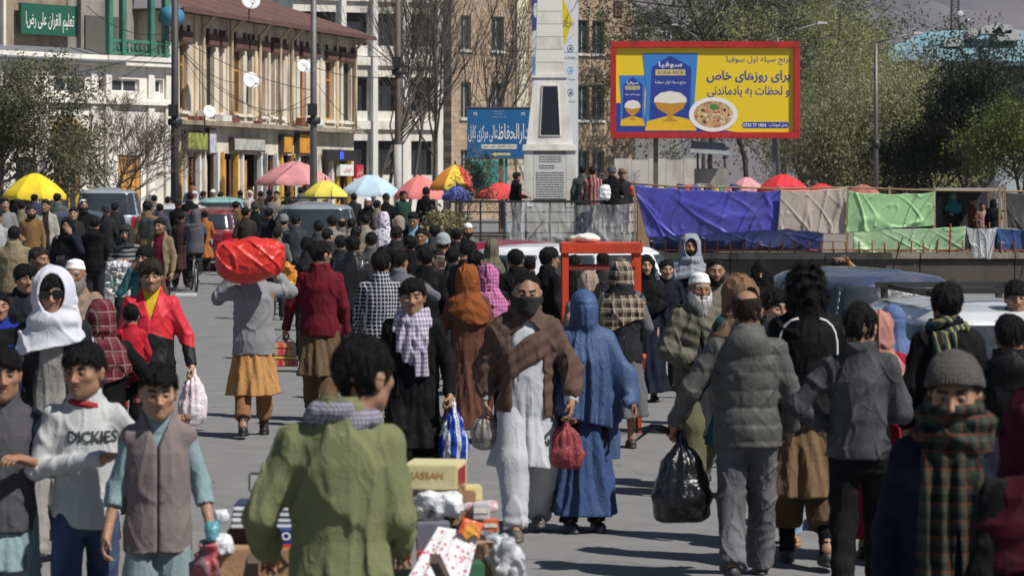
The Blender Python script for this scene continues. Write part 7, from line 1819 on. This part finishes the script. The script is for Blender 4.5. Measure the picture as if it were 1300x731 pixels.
    per(876, 300, 106, 2, 'tall bearded man with blue grey shawl over his head', [('shalwar', cloth(NAVY)), ('kameez', cloth(NAVY)), ('hijab', gh, {'face': (.066, .095), 'thick': .03, 'cowl': 1.0, 'low': 1.28, 'name': 'head_shawl', 'fz': .005}), ('shawl', gh, {'region': lambda x, y, z: np.maximum(np.abs(x + .23) - .1, .82 - z)})], [beardm(.03), H('short')], ('hang', 'hang'), group=G)
    os_ = cloth((.13, .125, .095))
    per(888, 348, 162, 12, 'old man in white skullcap with white beard and olive shawl', [('shalwar', cloth(OLV)), ('kameez', cloth(CHAR)), ('shawl', os_, {'region': lambda x, y, z: np.where(y < -.02, .86 + .9 * np.maximum(.0, .07 - np.abs(x + .02)) * (z < 1.42) * 7 - z, .8 - z), 'slope': -.6})], [capw(), ('beard', WHITEH, {'len': .05})], ('belly', 'bent'), 'walk', 'c', group=G, hd={'brow': (.3, .3, .3)})
    per(908, 329, 134, 4, 'stocky bearded man in olive collared shirt', W('shirt', (.15, .14, .11), OLV, 'shalwar'), [H('short', t=.007, line=.02), beardm(.006)], group=G, build=1.1, skin='b')
    bs_ = cloth((.20, .12, .07))
    per(937, 354, 168, 35, 'young person wrapped in ochre brown shawl over the head', [('kameez', cloth((.02, .06, .075))), ('hijab', bs_, {'face': (.062, .088), 'thick': .026, 'low': 1.1, 'cowl': .8, 'name': 'head_shawl'})], [H('fringe')], group=G, skin='c', tilt=8)
    per(967, 332, 130, -10, 'woman in black face veil before the retaining wall', [('kameez', cloth(BLK), {'hem': .15}), ('hijab', cloth((.01, .01, .011)), {'face': (.045, .012), 'fz': -.008, 'thick': .02, 'low': 1.0})], [], group=G, skin='d')
    per(986, 369, 193, 8, 'pale faced young person in light blue trousers between the two jackets', [('shalwar', cloth((.3, .42, .55))), ('kameez', cloth((.25, .2, .2)))], [H('short', t=.03, line=-.01)], group=G, skin='d', shoe=(.3, .16, .06), yaw=10)
    per(1064, 327, 108, 150, 'man in patterned cap raising a hand to his head behind the dark blue car', W('kameez', TAN, TAN, 'shalwar'), [('pakol', plain((.2, .12, .08), .9, var=.5, vs_=30)), H('short', t=.02), beardm(.03)], (('headtop'), 'hang'), group=G, yaw=20)
    # left side
    r, p, k = per(192, 332, 155, 4, 'man in red and black jacket over a yellow shirt carrying a white bag', [('jeans', cloth(BLK)), ('shirt', cloth((.58, .4, .03))), ('jacket', cloth((.62, .022, .04), BLK, 'twotone', split=(1.16, .35), rough=.6, spec=.35), {'vee': 1.26, 'vs': .28, 'hem': .82, 'off': .03, 'collar': 1.25, 'sleeve': .066})],
        [H('fringe', line=.004, t=.022, mat=HAIR2)], ('hang', ((.29, .02, 1.12), (.335, -.08, .885))), 'walk', 'a', group=G, hd={'curl': (.5, 1.3), 'stubble': .45}, yaw=2)
    h = pt(r, p, k, 1, .06)
    bag('carrier_bag', 'white plastic carrier bag with red print held by the red jacket man', (h.x, h.y, h.z + .05), .25, .2, .46, plain((.68, .69, .72), .3, var=.1, vs_=6, bmp=.9, bs=18, spec=.6, grime=((.6, .35, .38), 3)), 4, .010)
    ws = cloth((.60, .61, .68), wr=.5)
    per(68, 348, 203, 3, 'man in white hooded scarf and dark sunglasses with grey long shirt', [('shalwar', cloth((.28, .27, .25))), ('kameez', cloth((.27, .26, .24), wr=.6), {'hem': .36, 'flare': .06}), ('jacket', cloth((.022, .022, .025)), {'open': (.06, .105), 'hem': .72, 'off': .034}), ('hijab', ws, {'face': (.068, .104), 'fz': -.012, 'thick': .036, 'cowl': 1.25, 'low': 1.30, 'name': 'hooded_scarf', 'fold': .9})],
        [H('fringe', line=-.004, t=.01), ('glasses', plain((.008, .008, .009), .12, bmp=0))], ('swf', 'hang'), 'walk', 'b', group=G, hs=1.12)
    per(128, 382, 190, 195, 'woman in dark red plaid headscarf and black coat carrying a child', [('coat', cloth(BLK), {'hem': .2}), ('hijab', cloth((.10, .014, .02), (.16, .05, .055), 'plaid', .8, col3=(.35, .25, .25)), {'low': 1.16})], [], ('elbowback', 'bent'), group=G)
    per(166, 394, 186, 190, 'small child with red sleeves held on the shoulder of the plaid headscarf woman', [('trousers', cloth((.3, .02, .03))), ('jacket', cloth((.45, .02, .035), wr=.5), {'sleeve': .07, 'off': .04})], [H('short', t=.02)], (((.26, -.02, 1.1), (.2, -.1, .9)), ((.3, -.1, 1.3), (.2, -.3, 1.25))), 'ride', group=G, hs=1.45, floor=.72, shoe=(.2, .05, .05))
    per(95, 331, 149, 6, 'old bearded man in white skullcap and beige shawl', [('shalwar', cloth(TAN)), ('kameez', cloth(GRY)), ('shawl', cloth((.27, .19, .14)), {'region': lambda x, y, z: np.where(y < -.02, .8 + 1.2 * np.maximum(0, .06 - np.abs(x)) - z, .8 - z)})], [capw(), ('beard', GREYH, {'len': .06})], ('bent', 'bent'), 'stand', 'c', group=G, hd={'brow': (.3, .3, .3)}, yaw=-10)
    per(49, 315, 124, 50, 'moustached man in profile behind the white hooded scarf', W('jacket', CHAR), [H('short', mat=HAIR2)], group=G, hd={'stubble': .5})
    per(31, 337, 146, 28, 'boy in black jacket looking aside below the moustached man', W('jacket', (.016, .018, .024)), [H('fringe')], group=G)
    per(78, 332, 128, 8, 'dark haired boy hidden behind the old bearded man', W('jacket', CHAR), [H('fringe')], group=G)
    per(16, 440, 230, 10, 'man in black jacket behind the charcoal vest boy', W('jacket', BLK), [H('short')], group=G) if False else None
    per(-2, 372, 160, 20, 'person in dark coat with a blue shoulder stripe near the khaki jacket', W('jacket', cloth(BLK, (.02, .03, .25), 'stripes', 3)), [H('short')], group=G)
    per(24, 398, 178, 8, 'person in plain black hood between the vest boy and the white hooded scarf', [('coat', cloth(BLK)), ('hijab', cloth(BLK), {})], [], group=G) if False else None
    per(18, 288, 88, 182, 'man in khaki field jacket seen from behind', W('jacket', (.24, .195, .12), off=.04), [H('short', t=.015)], group=G, build=1.1)
    per(85, 277, 75, 4, 'woman in black hood shielding her face with a hand', [('coat', cloth((.016, .018, .03)), {'hem': .4}), ('hijab', cloth(BLK), {'face': (.06, .08)}), ('shawl', cloth((.26, .25, .22)), {'region': lambda x, y, z: np.maximum(np.abs(x + .1) - .07, np.maximum(.9 - z, y))})], [], ('hang', 'face'), group=G)
    per(160, 287, 81, -4, 'man in striped grey hoodie and dark cap carrying a pile of packs', [('trousers', cloth(CHAR)), ('jacket', cloth((.04, .042, .045), (.22, .23, .23), 'stripes', .8), {'off': .036, 'hem': .8}), ('hood', cloth((.04, .042, .045)), {'thick': .02, 'face': (.062, .085), 'low': 1.4})], [bean((.02, .02, .02), line=.04), beardm(.012), H('short')], ('chest', 'chest'), group=G)
    per(203, 278, 75, -20, 'smiling man in tan and khaki jacket over a dark red shirt', [('trousers', cloth(CHAR)), ('shirt', cloth((.12, .01, .025))), ('jacket', cloth((.23, .17, .105)), {'open': (.07, .12), 'hem': .76, 'off': .036})], [H('short', t=.022, mess=1.4)], group=G, hd={'stubble': .4}, skin='b')
    per(185, 314, 112, -25, 'person in teal sleeves and brown wrap holding a telephone to the ear', [('kameez', cloth(TEAL)), ('shawl', cloth((.11, .05, .03)), {'region': lambda x, y, z: np.maximum(x * -1 - .02, 1.0 - z), 'arms': False})], [H('short', t=.03, line=-.02)], ('phone', 'hang'), group=G)
    per(120, 275, 72, 178, 'person in black hooded top seen from behind beside the dark blue saloon', W('jacket', BLK, hood=1), [H('short', t=.02)], group=G)
    per(187, 256, 59, 180, 'man in brown jacket wearing a black backpack', W('jacket', (.18, .115, .065)), [H('short', t=.02)], group=G)
    r = at(187, 290, 60.5); tag(sdf_obj('backpack', lambda x, y, z: sbox((x, y, z), (0, 0, 0), (.15, .1, .22), .07) + .01 * vn(x * 12, y * 12, z * 12), (-.2, -.15, -.28), (.2, .15, .28), .02, plain((.016, .016, .018), .6), None, loc=(r.x, r.y - .02, r.z)), 'black backpack on the back of the brown jacket man', 'backpack')
    per(230, 270, 58, 176, 'man in dark brown long shirt walking away beside the bicycle', W('kameez', (.05, .028, .028), (.045, .026, .026), 'shalwar'), [H('short')], ('swb', 'swf'), 'walk', group=G)
    per(248, 267, 59, 190, 'grey hooded rider on the white wrapped bicycle', [('trousers', cloth(CHAR)), ('jacket', cloth((.10, .10, .115)), {'off': .04}), ('hood', cloth((.10, .10, .115)), {'face': (.06, .08), 'low': 1.4, 'thick': .026})], [], ('steer', 'steer'), 'ride', group=G)
mid()
# ---- farther people: (px, head-top py, scale, facing, label, garment, colour, headwear)
def far():
    sh = lambda **o: [H('short', t=.018, **o)]
    T = [(360, 274, 64, 182, 'man in grey cap and olive jacket before the grey four wheel drive', 'jacket', OLV, [bean((.2, .2, .19), line=.04), H('short')]),
         (375, 273, 67, 178, 'man in charcoal suit jacket before the grey four wheel drive', 'jacket', (.045, .05, .055), sh()),
         (386, 264, 58, 180, 'man in navy jacket close to the wide rear window', 'jacket', NAVY, sh()),
         (396, 265, 57, 170, 'man in grey green jacket with pink neck scarf', 'jacket', (.13, .15, .13), sh()),
         (421, 275, 66, 182, 'man in stone grey jacket before the wide rear window', 'jacket', (.22, .2, .19), sh()),
         (434, 277, 64, 178, 'balding man in grey shirt beside the stone grey jacket', 'jacket', GRY, [H('bald', by=.03)]),
         (446, 278, 65, 182, 'dark haired man in cream collar near the leather jacket', 'jacket', (.3, .28, .24), sh()),
         (463, 273, 66, 180, 'dark haired man in pale jacket left of the patterned headscarf', 'jacket', (.25, .24, .2), sh()),
         (452, 289, 76, 178, 'dark haired boy low before the pale jacket', 'jacket', (.18, .15, .12), sh()),
         (467, 251, 52, 4, 'bearded man in white skullcap and black coat under the pale blue umbrella', 'coat', BLK, [capw(), beardm(.03)]),
         (479, 255, 52, 170, 'boy with striped collar beside the white skullcap man', 'jacket', (.2, .17, .15), sh()),
         (512, 243, 46, 30, 'vendor in black and green under the coral umbrella', 'jacket', (.02, .06, .045), sh()),
         (541, 238, 48, 160, 'vendor in black jacket right of the green one under the coral umbrella', 'jacket', BLK, sh()),
         (506, 275, 66, 175, 'woman in beige headscarf beside the light blue shirt man', 'coat', BRN, 'hij:.3,.24,.2'),
         (300, 256, 52, 182, 'man in brown wool cloak beside the dark red hatchback', 'shawl', (.13, .075, .035), sh()),
         (324, 257, 54, 180, 'man in black uniform and cap with pale back marking', 'jacket', BLK, [bean((.04, .04, .04), line=.03), H('short')]),
         (343, 248, 48, 178, 'man in grey coat beyond the black uniform', 'jacket', GRY, sh()),
         (260, 268, 53, 182, 'boy in orange tunic beside the dark red hatchback', 'kameez', (.36, .13, .035), sh()),
         (226, 254, 50, 180, 'man in black coat behind the hooded rider', 'jacket', BLK, [bean((.015, .015, .015), line=.03)]),
         (241, 245, 48, 182, 'tall man in black coat behind the hooded rider', 'jacket', BLK, sh()),
         (213, 250, 46, 178, 'person in orange top near the dark utility pole', 'jacket', (.5, .16, .07), sh()),
         (203, 259, 53, 182, 'man in dark blue grey jacket behind the smiling man', 'jacket', (.06, .065, .085), sh()),
         (247, 243, 42, 10, 'woman in white headscarf near the dark utility pole', 'coat', (.3, .28, .27), 'hij:.65,.62,.6'),
         (244, 232, 40, 8, 'boy in blue shirt standing on a step at the shop doors', 'jacket', (.1, .15, .25), sh()),
         (258, 243, 41, 178, 'man in black jacket near the shop doors beside the white headscarf', 'jacket', BLK, sh()),
         (270, 241, 40, 180, 'man in white skullcap near the shop doors', 'jacket', BLK, [capw()]),
         (280, 244, 40, 176, 'man in maroon jacket near the shop doors', 'jacket', (.12, .03, .04), sh()),
         (305, 242, 40, 182, 'man in navy shirt near the shop doors left of the pink umbrella', 'jacket', NAVY, sh()),
         (317, 242, 41, 10, 'woman in pale headscarf near the pink umbrella', 'coat', (.25, .2, .2), 'hij:.6,.55,.5'),
         (331, 243, 41, 178, 'man in brown jacket below the pink umbrella', 'jacket', BRN, sh()),
         (342, 241, 41, 182, 'man in charcoal jacket below the pink umbrella', 'jacket', CHAR, sh()),
         (351, 243, 42, 5, 'man in beige shirt below the pink umbrella', 'kameez', (.33, .26, .19), sh()),
         (366, 243, 42, 178, 'man in black jacket at the pink umbrella pole', 'jacket', BLK, sh()),
         (382, 238, 41, 182, 'man in grey jacket below the edge of the pink umbrella', 'jacket', GRY, sh()),
         (449, 246, 45, 178, 'man in dark jacket at the pale blue umbrella', 'jacket', CHAR, sh()),
         (490, 247, 47, 182, 'man in black cap at the edge of the pale blue umbrella', 'jacket', BLK, [bean((.015, .015, .015), line=.03)]),
         (40, 261, 60, 6, 'man in flat dark cap, tan sweater and grey scarf', 'jacket', (.2, .115, .05), [('pakol', plain((.02, .02, .02), .9)), beardm(.015), H('short')]),
         (58, 254, 57, 4, 'smiling man in pale stone jacket over a dark shirt', 'jacketo', (.36, .34, .31), sh()),
         (73, 246, 51, 178, 'man in grey green jacket seen from behind beyond the stone jacket', 'jacket', (.085, .1, .1), sh()),
         (69, 243, 46, 182, 'man in white skullcap beyond the yellow umbrella pole', 'jacket', (.1, .09, .09), [capw()]),
         (106, 254, 57, 6, 'masked man in white cap and black wrap before the dark blue saloon', 'jacket', BLK, [capw(), ('balaclava', plain((.012, .012, .012), .9)), H('short')]),
         (93, 264, 60, 25, 'red faced man turning his head beside the masked man', 'jacket', CHAR, sh()),
         (27, 256, 55, 170, 'man in camouflage jacket below the yellow umbrella', 'camo', OLV, sh()),
         (6, 252, 57, 10, 'man in grey jacket with dark shoulder bag left of the yellow umbrella pole', 'jacket', (.22, .22, .22), sh()),
         (-4, 268, 68, 6, 'man in pale grey long shirt beside the khaki jacket', 'kameez', (.35, .35, .36), sh()),
         (44, 247, 48, 178, 'man in indigo jacket below the yellow umbrella pole', 'jacket', (.05, .045, .11), sh()),
         (17, 243, 45, 180, 'man in white skullcap at the left rim of the yellow umbrella', 'jacket', CHAR, [capw()]),
         (146, 258, 54, 178, 'dark haired man between the silver car and the striped hoodie', 'jacket', CHAR, sh()),
         (196, 248, 44, 180, 'dark haired man behind the backpack wearer', 'jacket', (.16, .16, .17), sh()),
         (432, 300, 88, 180, 'dark haired boy low between the maroon shirt and leather jacket', 'jacket', CHAR, sh()),
         (520, 300, 92, 180, 'dark haired woman in black below the light blue shirt man', 'coat', BLK, sh()),
         (574, 316, 104, 182, 'dark haired boy low between the plaid shawl and the rust headscarf', 'jacket', CHAR, sh()),
         (352, 290, 72, 182, 'dark haired man just beyond the red sack', 'jacket', (.12, .12, .11), sh()),
         (135, 262, 56, 178, 'man in dark cap close to the silver car bumper', 'jacket', CHAR, [bean((.03, .03, .035), line=.03)])]
    for px, py, s, rz, lb, kind, col, hw in T:
        wear = [('trousers', cloth(CHAR))]
        if kind == 'camo': wear.append(('jacket', cloth((.10, .09, .06), (.28, .24, .17), 'fade')))
        elif kind == 'shawl': wear.append(('shawl', cloth(col), {'region': lambda x, y, z: .7 - z}))
        elif kind == 'jacketo': wear += [('shirt', cloth((.03, .02, .02))), ('jacket', cloth(col), {'open': (.05, .08)})]
        else: wear.append((kind, cloth(col), {}))
        if isinstance(hw, str): wear.append(('hijab', cloth(tuple(float(v) for v in hw[4:].split(','))), {'low': 1.15})); hw = []
        person(px, py, s, rz, lb, wear, hw, ('hang', 'swf') if int(px) % 2 else ('bent', 'hang'), 'stand', 'abc'[int(px) % 3], yaw=(px * 7) % 50 - 25, group=G)
    for i, (px, py, s, c) in enumerate(((416, 291, 78, (.03, .03, .035)), (471, 296, 87, (.1, .1, .1)), (534, 291, 84, (.012, .013, .018)), (551, 287, 77, (.06, .05, .045)), (579, 291, 80, (.02, .02, .022)), (604, 319, 112, (.012, .012, .013)), (672, 327, 101, (.008, .008, .009)), (729, 325, 100, (.01, .01, .012)), (765, 322, 97, (.03, .03, .035)), (846, 331, 110, (.012, .014, .02)), (342, 265, 58, (.02, .02, .024)), (404, 281, 70, (.05, .05, .055)), (550, 263, 58, (.025, .03, .028)), (312, 264, 57, (.04, .035, .03)))):
        lb = ('dark haired man low between the maroon shirt and the stone grey jacket', 'man in mid grey jacket beside the leather jacket', 'boy in black behind the light blue shirt man', 'man in brown black jacket left of the plaid shawl', 'dark haired man right of the grey knitted cap', 'boy in black beside the pink checked headscarf', 'person in black between the parked white car and the masked man', 'person in black standing left inside the red handcart frame', 'person in charcoal standing right inside the red handcart frame', 'man in navy black before the tall shawled man', 'man in black behind the black uniform', 'dark haired man in grey before the wide rear window', 'man in dark green by the dry plant', 'man in dark brown coat beside the black uniform')[i]
        person(px, py, s, (182, 176, 8, 178, 190, 180, 170, 184, 176, 6, 180, 178, 12, 182)[i], lb, [('trousers', cloth(CHAR)), ('coat' if i in (6, 7) else 'jacket', cloth(c), {})], sh(), ('hang', 'bent'), 'stand', 'abc'[i % 3], yaw=(i * 37) % 60 - 30, group=G)
    # on the monument platform and among the stalls
    for px, py, s, rz, lb, col, hw, fl in ((656, 219, 50, 120, 'dark haired man in black leaning beside the obelisk pedestal', BLK, sh(), 1.02), (739, 211, 49, 182, 'man in grey green jacket standing right of the obelisk', (.07, .09, .085), sh(), 1.02), (752, 212, 50, 178, 'boy in red checked shirt standing on the monument platform', None, sh(), 1.02),
                                     (777, 212, 51, 182, 'man in black coat and grey knitted cap on the monument platform', BLK, [bean((.1, .1, .1), line=.03)], 1.02), (790, 216, 49.5, 20, 'boy in brown knitted cap on the monument platform', CHAR, [bean((.13, .08, .045), line=.03)], 1.02),
                                     (1196, 250, 58.6, 150, 'woman in dark grey shawl shopping between the green and grey tarpaulins', (.09, .08, .08), 'hij:.1,.09,.09', .95), (1210, 243, 58.9, 10, 'shopper in turquoise headscarf and black coat at the stall', BLK, 'hij:.02,.16,.18', .95), (1235, 252, 58.6, 60, 'shopper in brown jacket and beret at the stall', (.13, .055, .035), [bean((.03, .035, .03), line=.05)], .95),
                                     (1247, 258, 58.2, 10, 'stallkeeper in pink striped clothes at the stall', (.35, .2, .2), sh(), .95), (1261, 253, 58.9, 180, 'person in long black cloak at the stall post', BLK, 'hij:.012,.012,.012', .95)):
        col = cloth((.22, .03, .035), (.4, .3, .28), 'vstripes', 2) if col is None else cloth(col)
        wear = [('trousers', cloth(CHAR)), ('coat' if isinstance(hw, str) else 'jacket', col, {})]
        if isinstance(hw, str): wear.append(('hijab', cloth(tuple(float(v) for v in hw[4:].split(','))), {'low': 1.1})); hw = []
        person(px, py, s, rz, lb, wear, hw, ('bent', 'hang'), 'stand', 'b', floor=fl, group=G)
    lump('white_bundle', 'white bundle held by the black coat man on the platform', 767, 245, 51.5, (.17, .15, .2), plain((.7, .7, .72), .6, var=.1), 'bundle', .04, 9, .02, None)
far()
def litter():
    R_ = np.random.default_rng(4); n = 140; y = R_.uniform(11, 60, n); x = R_.uniform(-.19, .19, n) * y; V = []
    for i in range(n):
        a = R_.uniform(0, 6.28); q = R_.uniform(.008, .03) ; z = gz(y[i]) + .004
        for k in range(4): V.append((x[i] + q * math.cos(a + k * 1.57) * R_.uniform(.5, 1.2), y[i] + q * math.sin(a + k * 1.57), z + R_.uniform(0, .012)))
    tag(link('litter', np_mesh('litter', V, np.arange(n * 4).reshape(-1, 4), False), plain((.3, .28, .25), .9, var=.8, vs_=3)), 'scraps of paper and grit scattered over the asphalt', 'litter', kind='stuff')
litter()
# white stripe piping on the black jacket
# ------------------------------------------------------------------ the dusty air
def haze():
    o = MB().box(-700, 1900, -60, 4400, -6, 620).build('haze', None); tag(o, 'thin pale dusty air over the city', 'haze', kind='stuff')
    m = bpy.data.materials.new('haze'); m.use_nodes = True; nt = m.node_tree; nt.nodes.remove(nt.nodes['Principled BSDF'])
    v = nt.nodes.new('ShaderNodeVolumePrincipled'); v.inputs['Color'].default_value = (.62, .66, .78, 1); v.inputs['Density'].default_value = .00016; v.inputs['Anisotropy'].default_value = .2
    nt.links.new(v.outputs[0], nt.nodes['Material Output'].inputs['Volume']); o.data.materials.append(m)
haze()
